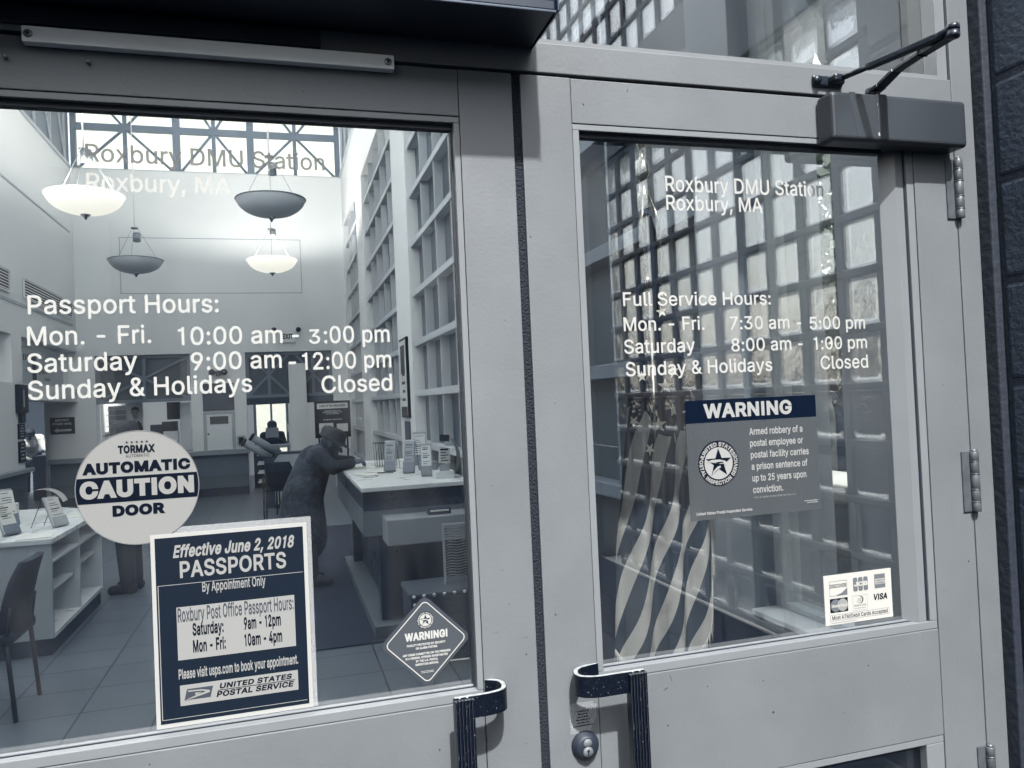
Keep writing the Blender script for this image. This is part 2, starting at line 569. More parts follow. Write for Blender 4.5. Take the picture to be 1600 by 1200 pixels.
    def build(self, name, m, parent=None, local=False, smooth=None):
        me = bpy.data.meshes.new(name)
        if parent is not None and not local:
            off = origin(parent)
            for v in self.bm.verts: v.co -= off
        self.bm.to_mesh(me)
        self.bm.free()
        for x in (m if isinstance(m, (list, tuple)) else [m]):
            me.materials.append(x)
        if smooth is not None:
            me.polygons.foreach_set('use_smooth', [smooth] * len(me.polygons))
        o = bpy.data.objects.new(name, me)
        COL.objects.link(o)
        if parent is not None: o.parent = parent
        return o

def rrect(x0, x1, z0, z1, r, n=4):
    pts = []
    for cx, cz, a0 in ((x1 - r, z1 - r, 0), (x0 + r, z1 - r, 90), (x0 + r, z0 + r, 180), (x1 - r, z0 + r, 270)):
        for k in range(n + 1):
            a = R(a0 + 90 * k / n)
            pts.append((cx + r * math.cos(a), cz + r * math.sin(a)))
    return pts

def circ(cx, cz, r, n=40):
    return [(cx + r * math.cos(2 * math.pi * k / n), cz + r * math.sin(2 * math.pi * k / n)) for k in range(n)]

def starpts(cx, cz, r, rot=90, inner=0.382):
    return [(cx + (r if k % 2 == 0 else r * inner) * math.cos(R(rot + 36 * k)), cz + (r if k % 2 == 0 else r * inner) * math.sin(R(rot + 36 * k))) for k in range(10)]

# ------------------------------------------------------------------ lettering (embedded glyph outlines)
GLYPH_ORDER = "ABCDEFGHIJKLMNOPQRSTUVWXYZabcdefghijklmnopqrstuvwxyz0123456789:.,-&!/' "
GLYPH_OUTLINES = [
    [480, [[39,0,16,0,78,170,140,339,201,509,226,509,251,509,276,509,338,339,401,170,463,0,440,0,418,0,395,0,359,101,323,202,287,302,281,321,273,344,264,372,255,400,245,435,232,478,236,478,241,478,245,478,233,435,222,399,213,371,204,343,196,320,191,302,155,202,120,101,85,0,62,0],[197,142,110,142,110,161,110,180,110,199,197,199,283,199,370,199,370,180,370,161,370,142,283,142]]],
    [456, [[122,0,60,0,60,170,60,339,60,509,120,509,181,509,241,509,276,509,306,503,329,491,352,479,369,462,381,442,392,422,398,399,398,374,398,352,394,334,387,320,379,306,369,294,356,286,344,277,330,271,315,267,315,265,315,264,315,262,331,261,347,255,363,245,379,235,392,221,402,203,413,185,418,163,418,136,418,111,412,87,400,67,388,46,370,30,344,18,319,6,287,0,247,0,184,0],[125,115,125,57,165,57,205,57,245,57,284,57,313,65,330,80,347,95,355,114,355,137,355,154,351,170,342,184,334,198,321,209,306,218,290,227,271,231,248,231,207,231,166,231,125,231,125,173],[125,341,125,285,162,285,200,285,238,285,257,285,273,289,288,296,303,303,315,313,323,326,332,339,336,355,336,372,336,395,328,414,313,429,297,444,273,452,240,452,202,452,163,452,125,452,125,396]]],
    [510, [[293,-7,267,-7,223,-7,184,4,150,25,116,46,89,76,70,115,50,154,40,201,40,254,40,308,50,354,70,393,89,432,116,462,150,484,184,505,223,516,267,516,293,516,317,512,340,504,363,497,384,486,402,471,420,457,436,439,448,418,460,398,468,374,473,348,451,348,430,348,408,348,404,366,398,381,389,395,381,408,370,419,357,428,345,438,331,444,315,449,300,454,284,456,267,456,236,456,208,448,184,432,159,417,139,394,125,364,111,334,103,297,103,254,103,211,111,175,125,145,140,115,159,92,184,76,209,61,236,53,267,53,284,53,300,55,315,60,331,65,345,71,357,81,370,90,381,101,389,114,398,128,404,143,408,160,430,160,451,160,473,160,469,135,460,111,448,91,436,70,421,52,402,38,384,23,363,12,341,5,318,-3]]],
    [502, [[271,0,219,0,178,0,137,0,96,0,96,19,96,38,96,57,136,57,175,57,215,57,256,57,291,65,318,81,345,97,366,119,379,149,392,179,399,214,399,255,399,296,392,331,379,361,366,390,346,412,320,428,293,444,260,452,221,452,178,452,136,452,93,452,93,471,93,490,93,509,137,509,181,509,225,509,275,509,317,499,353,478,388,458,415,429,433,391,452,353,462,308,462,255,462,202,452,157,433,119,414,81,387,51,351,31,314,10],[103,509,125,509,125,339,125,170,125,0,103,0,82,0,60,0,60,170,60,339,60,509,82,509]]],
    [419, [[165,0,60,0,60,170,60,339,60,509,164,509,268,509,372,509,372,490,372,471,372,452,290,452,207,452,125,452,125,396,125,341,125,286,202,286,278,286,355,286,355,267,355,248,355,229,278,229,202,229,125,229,125,172,125,114,125,57,208,57,292,57,375,57,375,38,375,19,375,0,270,0]]],
    [410, [[82,0,60,0,60,170,60,339,60,509,163,509,266,509,369,509,369,490,369,471,369,452,288,452,206,452,125,452,125,394,125,336,125,278,198,278,272,278,346,278,346,259,346,240,346,221,272,221,198,221,125,221,125,147,125,74,125,0,103,0]]],
    [520, [[309,-7,269,-7,223,-7,184,4,149,25,115,46,88,77,69,116,50,155,40,201,40,254,40,308,50,354,69,393,88,432,115,462,149,484,183,505,221,516,265,516,292,516,317,512,340,504,364,496,385,484,403,469,422,454,437,437,449,416,461,396,470,373,474,349,452,349,430,349,408,349,403,365,396,380,387,393,379,406,368,417,356,427,344,436,330,444,315,448,300,453,283,456,265,456,235,456,208,448,183,432,159,417,139,394,125,364,111,334,103,297,103,254,103,211,111,175,125,145,140,115,159,92,184,76,209,61,237,53,269,53,297,53,323,59,345,71,367,83,384,101,396,123,409,146,415,172,415,202,421,201,428,200,434,199,384,199,333,199,283,199,283,218,283,237,283,256,348,256,413,256,478,256,478,237,478,219,478,200,478,158,469,122,451,91,433,60,408,36,377,19,345,2]]],
    [517, [[82,0,60,0,60,170,60,339,60,509,82,509,103,509,125,509,125,435,125,362,125,289,214,289,303,289,392,289,392,362,392,435,392,509,414,509,435,509,457,509,457,339,457,170,457,0,435,0,414,0,392,0,392,77,392,155,392,232,303,232,214,232,125,232,125,155,125,77,125,0,103,0]]],
    [300, [[111,0,31,0,31,19,31,38,31,57,60,57,89,57,118,57,118,189,118,320,118,452,89,452,60,452,31,452,31,471,31,490,31,509,111,509,190,509,269,509,269,490,269,471,269,452,240,452,212,452,183,452,183,320,183,189,183,57,212,57,240,57,269,57,269,38,269,19,269,0,190,0]]],
    [396, [[230,-7,185,-7,140,-7,104,6,75,33,47,59,33,97,33,145,33,155,33,164,33,173,55,173,76,173,98,173,98,164,98,155,98,145,98,114,106,91,122,74,137,58,159,50,185,50,211,50,232,58,248,74,264,91,272,114,272,145,272,267,272,388,272,509,293,509,315,509,336,509,336,388,336,267,336,145,336,97,322,59,294,33,266,6]]],
    [467, [[146,189,104,145,104,169,104,193,104,216,116,232,128,247,139,261,151,275,162,290,174,303,187,317,199,331,212,344,262,399,313,454,364,509,392,509,420,509,448,509,376,431,304,353,231,276,230,276,229,276,228,276,187,233],[82,0,60,0,60,170,60,339,60,509,82,509,103,509,125,509,125,451,125,392,125,334,124,298,124,261,124,225,124,214,124,204,125,193,125,129,125,64,125,0,103,0],[398,0,372,0,311,86,249,173,188,259,201,276,215,293,228,309,302,206,375,103,449,0,423,0]]],
    [393, [[160,0,60,0,60,170,60,339,60,509,82,509,103,509,125,509,125,358,125,208,125,57,203,57,282,57,361,57,361,38,361,19,361,0,261,0]]],
    [628, [[81,0,60,0,60,170,60,339,60,509,91,509,121,509,152,509,193,402,235,294,277,187,280,180,284,170,287,159,291,148,295,136,299,123,303,110,307,97,311,84,315,71,319,59,322,49,317,49,312,49,307,49,310,59,314,70,318,83,322,95,326,108,330,121,334,134,338,147,342,158,346,170,349,179,352,187,394,294,435,402,476,509,507,509,537,509,568,509,568,339,568,170,568,0,547,0,525,0,504,0,504,97,504,194,504,291,504,302,504,314,504,327,505,340,505,354,505,369,505,383,506,398,506,413,506,428,507,443,507,457,509,457,511,457,513,457,508,441,503,426,498,409,492,393,487,378,482,363,477,348,472,334,467,322,463,309,459,299,456,291,418,194,380,97,342,0,323,0,305,0,286,0,248,97,209,194,170,291,167,299,163,309,159,321,155,333,150,346,145,361,140,376,135,391,129,408,124,424,118,441,112,457,114,457,117,457,119,457,119,444,120,431,120,416,120,401,121,387,121,372,121,357,121,342,122,328,122,315,122,302,122,291,122,194,122,97,122,0,101,0]]],
    [523, [[82,0,60,0,60,170,60,339,60,509,85,509,111,509,136,509,205,400,274,291,343,183,349,174,355,164,363,151,370,138,379,123,388,107,396,90,405,73,414,55,411,55,408,54,405,54,403,72,401,90,401,108,400,126,399,142,399,157,399,172,399,185,399,195,399,300,399,404,399,509,420,509,442,509,463,509,463,339,463,170,463,0,438,0,412,0,387,0,325,97,264,193,202,290,194,303,186,316,177,331,169,345,159,362,148,381,137,400,123,424,108,452,111,453,115,453,119,454,120,428,121,405,122,384,123,362,124,344,124,328,125,312,125,300,125,291,125,194,125,97,125,0,103,0]]],
    [533, [[311,-7,267,-7,223,-7,184,4,150,25,116,46,90,76,70,115,50,154,40,201,40,254,40,308,50,354,70,393,90,432,116,462,150,484,184,505,223,516,267,516,311,516,350,505,384,484,418,462,444,432,464,393,483,354,493,308,493,254,493,201,483,154,464,115,444,76,418,46,384,25,350,4],[236,53,267,53,297,53,325,61,349,76,374,91,394,114,408,144,423,174,430,211,430,254,430,298,423,335,408,365,394,395,374,417,349,433,325,448,297,456,267,456,236,456,209,448,184,433,159,417,140,394,125,364,111,334,103,297,103,254,103,211,111,174,125,144,140,114,159,92,184,76,209,61]]],
    [445, [[82,0,60,0,60,170,60,339,60,509,118,509,177,509,235,509,274,509,307,502,332,487,358,473,377,454,390,430,402,405,409,378,409,348,409,317,402,290,390,265,377,241,358,222,332,207,307,193,274,186,235,186,193,186,151,186,109,186,109,205,109,224,109,242,150,242,191,242,233,242,259,242,281,247,297,256,313,265,325,278,333,294,341,310,344,328,344,348,344,368,341,386,333,402,325,417,313,430,297,439,280,448,259,452,232,452,196,452,160,452,125,452,125,301,125,151,125,0,103,0]]],
    [533, [[274,121,245,159,268,159,290,159,313,159,332,134,351,109,369,85,374,78,379,71,384,65,412,27,440,-10,468,-48,446,-48,423,-48,401,-48,382,-23,364,2,346,27,341,33,336,39,331,46,302,84],[311,-7,267,-7,223,-7,184,4,150,25,116,46,90,76,70,115,50,154,40,201,40,254,40,308,50,354,70,393,90,432,116,462,150,484,184,505,223,516,267,516,311,516,350,505,384,484,418,462,444,432,464,393,483,354,493,308,493,254,493,201,483,154,464,115,444,76,418,46,384,25,350,4],[236,53,267,53,297,53,325,61,349,76,374,91,394,114,408,144,423,174,430,211,430,254,430,298,423,335,408,365,394,395,374,417,349,433,325,448,297,456,267,456,236,456,209,448,184,433,159,417,140,394,125,364,111,334,103,297,103,254,103,211,111,174,125,144,140,114,159,92,184,76,209,61]]],
    [449, [[82,0,60,0,60,170,60,339,60,509,119,509,177,509,236,509,275,509,307,502,333,489,359,475,378,457,390,433,403,410,409,382,409,352,409,321,403,295,390,271,378,248,359,230,333,217,307,204,275,198,236,198,189,198,143,198,96,198,96,217,96,236,96,255,142,255,188,255,234,255,260,255,281,259,298,267,314,275,326,286,334,300,341,315,345,332,345,352,345,372,341,390,334,405,326,420,314,431,298,440,281,448,259,452,233,452,197,452,161,452,125,452,125,301,125,151,125,0,103,0],[378,0,353,0,312,76,271,153,230,229,254,229,279,229,303,229,344,153,386,76,428,0,403,0]]],
    [447, [[263,-9,224,-9,187,-9,155,-3,128,9,100,21,79,38,64,60,49,82,40,107,38,137,60,137,82,137,104,137,106,117,112,101,123,88,134,75,149,65,166,59,184,52,203,49,224,49,247,49,268,53,286,60,304,68,319,78,329,92,340,105,346,121,346,139,346,155,341,169,332,179,323,189,311,198,296,205,281,211,264,217,245,222,224,228,204,234,184,239,142,251,109,268,86,289,63,311,52,339,52,372,52,401,60,426,75,448,90,469,111,486,138,498,164,510,194,516,227,516,261,516,290,510,316,498,342,486,362,469,377,449,392,428,400,404,401,378,380,378,358,378,337,378,335,403,323,423,302,437,281,451,256,459,225,459,203,459,184,455,167,448,151,441,138,431,129,418,120,406,115,391,115,376,115,358,120,344,131,334,142,323,154,314,169,308,184,302,199,297,212,293,230,289,247,284,264,279,279,275,295,270,312,264,328,257,344,248,359,238,373,227,385,214,395,198,404,181,408,162,408,139,408,111,401,86,386,64,372,41,351,24,323,11,296,-2]]],
    [449, [[85,452,32,452,32,471,32,490,32,509,160,509,288,509,417,509,417,490,417,471,417,452,363,452,310,452,257,452,257,301,257,151,257,0,235,0,214,0,193,0,193,151,193,301,193,452,139,452]]],
    [517, [[299,-8,259,-8,219,-8,184,0,154,15,124,31,101,53,85,80,68,107,60,138,60,173,60,285,60,397,60,509,81,509,103,509,124,509,124,399,124,288,124,178,124,154,130,132,141,113,152,94,167,79,187,68,207,57,231,52,259,52,287,52,311,57,331,68,351,79,366,94,377,113,387,132,393,154,393,178,393,288,393,399,393,509,414,509,436,509,457,509,457,397,457,285,457,173,457,138,449,107,433,80,416,53,393,31,363,15,334,0]]],
    [480, [[229,0,204,0,141,170,79,339,16,509,39,509,62,509,84,509,120,408,156,307,192,206,198,189,206,166,215,137,224,109,235,73,248,31,243,31,239,31,235,31,247,74,258,110,267,138,276,166,284,189,290,206,325,307,360,408,395,509,417,509,440,509,463,509,401,339,340,170,278,0,253,0]]],
    [686, [[180,0,155,0,109,170,63,339,16,509,38,509,60,509,82,509,109,404,136,300,163,196,168,179,172,163,175,145,179,128,183,111,187,94,190,76,194,58,197,40,194,40,192,40,189,40,193,58,196,76,200,94,203,111,207,128,211,145,215,163,220,179,224,196,251,300,279,404,306,509,331,509,355,509,380,509,407,404,434,300,462,196,466,179,470,163,474,145,478,128,482,111,486,94,490,76,494,58,497,40,494,40,491,40,488,40,492,58,495,76,499,94,502,111,506,128,510,145,515,163,519,179,523,196,550,300,576,404,603,509,625,509,647,509,670,509,623,339,577,170,530,0,505,0,480,0,455,0,426,108,397,215,368,323,362,344,357,367,351,391,346,416,341,444,336,475,341,475,345,475,350,475,345,445,340,419,335,395,330,371,324,347,318,323,289,215,260,108,230,0,205,0]]],
    [474, [[43,0,18,0,84,95,151,190,217,284,217,268,217,252,217,236,155,327,92,418,29,509,54,509,79,509,104,509,129,473,153,437,178,400,188,385,197,372,204,361,211,350,217,340,223,329,229,318,236,306,243,292,240,292,236,292,232,292,239,306,246,318,252,329,258,339,264,350,272,361,279,372,288,385,298,400,323,437,348,473,374,509,398,509,422,509,446,509,384,419,321,329,259,239,259,255,259,271,259,287,324,191,390,96,456,0,431,0,406,0,382,0,352,43,322,86,292,129,283,143,275,155,268,165,262,175,256,185,250,195,244,206,238,217,230,231,235,231,240,231,244,231,238,218,231,207,225,196,219,186,213,176,206,166,199,155,191,143,182,129,152,86,122,43,91,0,67,0]]],
    [472, [[225,0,203,0,203,69,203,139,203,208,141,308,79,409,16,509,41,509,66,509,91,509,125,454,159,399,192,344,203,326,213,309,222,292,231,275,240,255,250,230,241,230,232,230,224,230,233,255,242,276,251,293,260,310,270,327,280,344,314,399,347,454,381,509,406,509,430,509,455,509,393,409,330,308,268,208,268,139,268,69,268,0,247,0]]],
    [438, [[161,0,42,0,42,15,42,31,42,46,119,159,196,272,273,385,284,400,295,415,306,431,318,446,329,461,341,476,343,469,346,461,348,454,327,453,306,453,285,452,264,452,244,452,223,452,162,452,101,452,40,452,40,471,40,490,40,509,159,509,278,509,397,509,397,493,397,477,397,462,321,351,245,240,169,129,158,113,146,97,134,81,122,65,110,49,97,33,95,40,93,47,90,54,111,55,132,56,152,57,173,57,193,57,214,57,276,57,338,57,399,57,399,38,399,19,399,0,280,0]]],
    [389, [[182,-9,160,-9,136,-9,114,-4,94,5,75,14,59,27,48,45,36,62,30,83,30,108,30,130,35,147,43,161,52,175,63,185,78,193,92,201,108,207,125,211,143,215,160,218,178,220,201,223,219,225,234,227,248,228,258,231,265,235,272,239,276,245,276,255,276,255,276,256,276,257,276,272,273,286,267,297,261,308,252,316,240,322,228,328,213,331,196,331,178,331,162,328,149,322,136,317,126,309,118,301,110,292,104,283,100,274,80,280,61,285,41,291,50,314,62,332,79,346,95,360,113,369,133,375,153,381,173,384,194,384,208,384,223,383,239,379,255,376,271,370,286,360,301,351,313,338,322,320,332,303,337,280,337,251,337,168,337,84,337,0,317,0,297,0,277,0,277,17,277,35,277,52,275,52,274,52,272,52,268,43,261,34,252,25,243,15,230,7,215,1,200,-5],[155,45,170,45,193,45,212,50,228,59,243,68,255,79,263,93,271,107,276,122,276,138,276,155,276,173,276,190,273,187,268,184,259,182,251,180,242,178,231,176,221,174,210,172,200,171,190,170,182,169,175,168,161,166,147,163,134,159,121,154,111,148,103,139,96,131,92,119,92,105,92,92,95,81,102,72,109,63,118,57,130,52,142,48]]],
    [424, [[261,-8,229,-8,206,-8,187,-4,172,4,158,12,146,21,138,31,129,42,123,51,118,59,116,59,114,59,112,59,112,39,112,20,112,0,92,0,72,0,53,0,53,170,53,339,53,509,73,509,93,509,114,509,114,446,114,382,114,319,115,319,117,319,118,319,123,327,129,336,137,346,145,356,157,365,171,373,186,381,205,384,229,384,261,384,289,376,313,361,337,345,356,322,370,293,383,263,390,229,390,189,390,149,383,114,370,84,356,55,337,32,313,16,289,0],[197,47,220,47,244,47,263,53,279,66,295,78,308,95,316,117,324,138,328,162,328,189,328,216,324,240,316,261,308,282,296,299,280,311,264,324,244,330,220,330,197,330,177,324,161,312,145,300,133,284,125,263,117,242,113,217,113,189,113,161,117,136,125,115,133,94,146,77,162,65,178,53]]],
    [396, [[226,-8,207,-8,173,-8,143,0,117,16,91,33,71,56,56,85,41,114,34,149,34,187,34,227,41,262,56,291,71,321,91,343,117,360,143,376,173,384,207,384,226,384,243,382,260,377,276,372,292,365,305,356,319,347,330,335,340,322,350,309,357,294,362,277,342,272,322,267,303,262,300,272,296,281,290,289,285,297,278,305,270,311,262,317,253,322,242,325,232,328,220,330,207,330,182,330,161,323,145,310,129,297,116,280,108,258,100,237,96,213,96,187,96,162,100,139,108,117,116,96,129,79,145,66,161,53,182,46,207,46,220,46,232,48,243,52,253,55,263,60,271,66,279,72,286,80,292,89,297,97,301,107,304,117,324,112,343,107,363,102,358,85,351,70,341,56,332,43,320,31,306,21,293,12,277,4,261,-1,244,-6]]],
    [424, [[219,-8,195,-8,164,-8,136,0,111,16,87,32,68,55,55,84,41,114,34,149,34,189,34,229,41,263,55,293,69,322,88,345,112,361,136,376,164,384,196,384,219,384,238,381,253,373,268,365,279,356,287,346,296,336,302,327,306,319,308,319,309,319,311,319,311,382,311,446,311,509,331,509,351,509,372,509,372,339,372,170,372,0,352,0,332,0,313,0,313,20,313,39,313,59,311,59,309,59,307,59,302,51,295,42,287,31,278,21,267,12,252,4,238,-4],[181,47,205,47,227,47,247,53,263,65,279,77,291,94,299,115,308,136,312,161,312,189,312,217,308,242,300,263,292,284,279,300,263,312,247,324,228,330,205,330,181,330,161,324,145,311,129,299,116,282,108,261,100,240,96,216,96,189,96,162,100,138,109,117,117,95,129,78,145,66,161,53]]],
    [404, [[238,-8,212,-8,175,-8,143,0,117,16,90,33,70,56,56,85,41,114,34,148,34,187,34,226,41,260,55,290,69,319,89,343,115,359,141,376,171,384,205,384,226,384,246,381,266,374,285,367,303,356,319,341,335,326,348,306,357,282,366,258,371,228,371,194,371,186,371,178,371,169,272,169,174,169,75,169,75,187,75,204,75,221,163,221,250,221,338,221,329,215,319,208,310,202,310,227,306,249,298,269,290,288,278,303,263,314,247,325,228,330,205,330,182,330,163,325,146,313,130,302,118,288,109,270,100,251,96,232,96,211,96,200,96,189,96,178,96,150,101,126,110,106,120,87,134,72,151,61,168,51,189,46,212,46,228,46,241,48,254,53,266,57,277,64,285,73,294,82,301,93,306,105,325,101,345,96,365,91,359,71,349,54,335,39,321,24,303,13,283,4,262,-4]]],
    [254, [[154,379,228,379,228,362,228,344,228,327,154,327,80,327,6,327,6,344,6,362,6,379,80,379],[101,0,81,0,81,144,81,288,81,432,81,453,86,471,96,486,106,500,119,511,135,519,152,526,169,530,187,530,201,530,213,529,222,527,232,525,238,523,243,521,238,503,233,486,227,468,224,470,220,471,215,472,210,473,203,474,195,474,176,474,163,469,154,460,146,451,142,437,142,419,142,279,142,140,142,0,121,0]]],
    [425, [[238,-151,207,-151,179,-151,155,-147,134,-140,113,-132,96,-123,82,-110,69,-98,58,-84,51,-69,67,-60,84,-50,101,-41,107,-49,113,-57,122,-66,130,-75,141,-82,154,-88,168,-94,186,-97,207,-97,238,-97,263,-90,282,-75,302,-60,311,-37,311,-6,311,19,311,44,311,68,310,68,308,68,306,68,301,60,295,51,287,41,278,32,267,23,252,16,238,8,219,5,195,5,164,5,137,12,113,27,88,41,69,62,55,90,41,118,34,152,34,191,34,230,41,264,55,293,69,322,88,345,112,361,137,376,165,384,196,384,220,384,239,381,253,373,268,365,280,356,288,346,297,336,303,327,308,319,309,319,311,319,313,319,313,339,313,359,313,379,333,379,353,379,372,379,372,250,372,121,372,-9,372,-42,365,-69,350,-90,335,-111,316,-126,291,-136,266,-146],[181,59,205,59,228,59,248,64,264,75,280,86,292,101,300,121,308,141,312,165,312,193,312,220,308,243,300,264,292,284,280,301,264,312,248,324,228,330,205,330,181,330,161,324,145,312,129,299,117,283,109,262,100,242,96,219,96,193,96,166,100,143,109,123,117,103,129,87,145,76,162,65]]],
    [410, [[114,249,114,227,114,151,114,76,114,0,93,0,73,0,53,0,53,170,53,339,53,509,73,509,93,509,114,509,114,435,114,361,114,287,110,287,106,287,102,287,114,322,131,347,152,362,174,377,199,384,227,384,253,384,276,379,295,369,315,358,330,342,341,321,352,299,357,273,357,240,357,160,357,80,357,0,337,0,316,0,296,0,296,78,296,157,296,235,296,265,288,288,273,304,258,321,237,329,210,329,192,329,175,325,161,317,146,309,135,298,126,283,118,267]]],
    [167, [[73,0,53,0,53,126,53,253,53,379,73,379,93,379,114,379,114,253,114,126,114,0,93,0],[95,443,84,443,72,443,62,447,54,455,45,462,41,472,41,483,41,494,45,504,54,512,62,520,72,524,84,524,95,524,106,520,114,512,122,504,126,494,126,483,126,472,122,462,114,455,106,447]]],
    [167, [[53,243,53,379,73,379,93,379,114,379,114,243,114,106,114,-30,114,-53,110,-73,102,-90,93,-107,81,-120,65,-129,48,-138,28,-143,4,-143,-1,-143,-5,-143,-10,-143,-10,-124,-10,-105,-10,-87,-6,-87,-2,-87,2,-87,20,-87,32,-82,40,-72,49,-62,53,-48,53,-29,53,107],[95,443,83,443,72,443,62,447,53,455,45,462,41,472,41,483,41,494,45,504,53,512,62,520,72,524,83,524,95,524,105,520,114,512,122,504,126,494,126,483,126,472,122,462,114,455,105,447]]],
    [381, [[132,158,110,137,110,162,110,187,110,212,113,212,117,212,121,212,175,268,230,323,284,379,310,379,335,379,360,379,301,319,243,259,184,199,182,199,179,199,177,199,155,178],[73,0,53,0,53,170,53,339,53,509,73,509,93,509,114,509,114,339,114,170,114,0,93,0],[320,0,294,0,245,62,197,124,148,186,162,200,177,214,191,229,252,152,312,76,372,0,346,0]]],
    [189, [[147,-2,139,-2,110,-2,88,5,74,20,60,35,53,57,53,84,53,226,53,367,53,509,73,509,93,509,114,509,114,372,114,235,114,99,114,81,116,69,120,62,125,55,133,52,146,52,152,52,157,52,160,53,164,53,167,54,170,54,173,37,177,20,181,3,175,1,169,0,162,-1,154,-2]]],
    [610, [[73,0,53,0,53,126,53,253,53,379,72,379,92,379,112,379,112,351,112,323,112,295,111,295,109,295,108,295,113,316,121,332,132,346,144,359,157,369,172,376,187,383,203,386,219,386,247,386,270,378,287,361,305,344,316,322,321,295,318,295,315,295,312,295,317,313,325,329,337,343,349,357,364,367,381,375,398,382,416,386,437,386,459,386,479,381,497,372,515,362,530,348,541,328,551,309,557,285,557,255,557,170,557,85,557,0,536,0,516,0,496,0,496,85,496,169,496,254,496,281,488,301,473,313,457,325,439,330,419,330,402,330,387,327,374,320,362,313,352,303,345,290,339,278,335,263,335,247,335,165,335,82,335,0,315,0,295,0,274,0,274,87,274,173,274,260,274,281,267,298,253,311,239,324,221,330,199,330,185,330,171,327,158,320,144,313,134,303,126,289,118,276,114,258,114,238,114,159,114,79,114,0,93,0]]],
    [410, [[114,249,114,227,114,151,114,76,114,0,93,0,73,0,53,0,53,126,53,253,53,379,72,379,92,379,112,379,112,349,112,318,112,287,109,287,106,287,102,287,114,322,131,347,152,362,174,377,199,384,227,384,253,384,276,379,295,369,314,358,330,342,341,321,352,299,357,273,357,240,357,160,357,80,357,0,337,0,316,0,296,0,296,78,296,157,296,235,296,265,288,288,273,304,258,321,237,329,210,329,192,329,175,325,161,317,146,309,135,298,126,283,118,267]]],
    [415, [[242,-8,207,-8,173,-8,143,0,117,16,91,33,71,56,56,85,41,114,34,149,34,187,34,227,41,262,56,291,71,321,91,343,117,360,143,376,173,384,207,384,242,384,273,376,299,360,325,343,345,321,359,291,374,262,381,227,381,187,381,149,374,114,359,85,345,56,325,33,299,16,273,0],[182,46,207,46,233,46,254,53,270,66,287,79,299,96,307,117,315,139,319,162,319,187,319,213,315,236,307,258,299,280,287,297,270,310,254,323,233,330,207,330,182,330,161,323,145,310,129,297,116,280,108,258,100,237,96,213,96,187,96,162,100,139,108,117,116,96,129,79,145,66,161,53]]],
    [424, [[73,-143,53,-143,53,31,53,205,53,379,72,379,92,379,112,379,112,359,112,339,112,319,114,319,116,319,118,319,123,327,129,336,137,346,145,356,157,365,171,373,186,381,205,384,229,384,261,384,289,376,313,361,337,345,356,322,370,293,383,263,390,229,390,189,390,149,383,114,370,84,356,55,337,32,313,16,289,0,261,-8,229,-8,206,-8,187,-4,173,4,158,12,146,21,138,31,130,42,123,51,118,59,117,59,115,59,114,59,114,-8,114,-76,114,-143,93,-143],[197,47,220,47,244,47,263,53,279,66,295,78,308,95,316,117,324,138,328,162,328,189,328,216,324,240,316,261,308,282,296,299,280,311,264,324,244,330,220,330,197,330,177,324,161,312,145,300,133,284,125,263,117,242,113,217,113,189,113,161,117,136,125,115,133,94,146,77,162,65,178,53]]],
    [424, [[372,31,372,-143,351,-143,331,-143,311,-143,311,-76,311,-8,311,59,309,59,308,59,306,59,302,51,295,42,287,31,278,21,267,12,252,4,238,-4,219,-8,195,-8,164,-8,136,0,111,16,87,32,68,55,55,84,41,114,34,149,34,189,34,229,41,263,55,293,69,322,88,345,112,361,136,376,164,384,196,384,219,384,238,381,253,373,268,365,279,356,287,346,296,336,302,327,307,319,309,319,311,319,313,319,313,339,313,359,313,379,332,379,352,379,372,379,372,205],[181,47,205,47,227,47,247,53,263,65,279,77,291,94,299,115,308,136,312,161,312,189,312,217,308,242,300,263,292,284,279,300,263,312,247,324,228,330,205,330,181,330,161,324,145,311,129,299,116,282,108,261,100,240,96,216,96,189,96,162,100,138,109,117,117,95,129,78,145,66,161,53]]],
    [259, [[73,0,53,0,53,126,53,253,53,379,72,379,92,379,112,379,112,360,112,340,112,321,113,321,114,321,115,321,122,340,135,355,152,367,170,379,190,385,213,385,218,385,223,385,229,384,235,384,240,384,243,384,243,363,243,343,243,322,242,323,237,323,230,324,223,325,215,326,207,326,189,326,173,322,159,315,145,307,134,297,126,284,118,270,114,255,114,237,114,158,114,79,114,0,93,0]]],
    [365, [[211,-8,182,-8,156,-8,133,-4,112,3,92,11,75,23,62,38,49,53,40,72,36,94,55,98,74,102,94,107,99,86,109,70,124,60,139,50,158,45,181,45,208,45,229,51,244,62,260,74,268,87,268,103,268,116,263,127,254,136,245,144,231,151,212,155,191,160,170,165,149,170,115,178,89,191,72,208,55,225,47,247,47,274,47,296,53,315,65,332,77,348,94,361,115,370,136,380,160,384,187,384,213,384,235,380,254,372,272,365,287,353,299,339,310,325,319,309,324,290,305,286,287,281,268,277,263,292,255,304,243,316,230,327,212,333,187,333,165,333,146,327,131,317,116,306,109,293,109,277,109,263,114,252,124,243,134,235,150,228,172,223,191,218,210,214,229,209,264,201,290,188,306,171,323,154,331,133,331,107,331,84,325,64,312,47,300,30,282,16,260,6,237,-3]]],
    [227, [[138,379,204,379,204,362,204,344,204,327,138,327,72,327,6,327,6,344,6,362,6,379,72,379],[65,345,65,471,85,471,106,471,126,471,126,347,126,222,126,98,126,81,129,69,136,61,143,54,154,50,170,50,174,50,179,50,185,51,191,52,197,53,202,54,206,36,209,19,213,2,207,0,200,-2,192,-3,184,-4,176,-4,168,-4,136,-4,110,4,92,21,74,38,65,62,65,93,65,219]]],
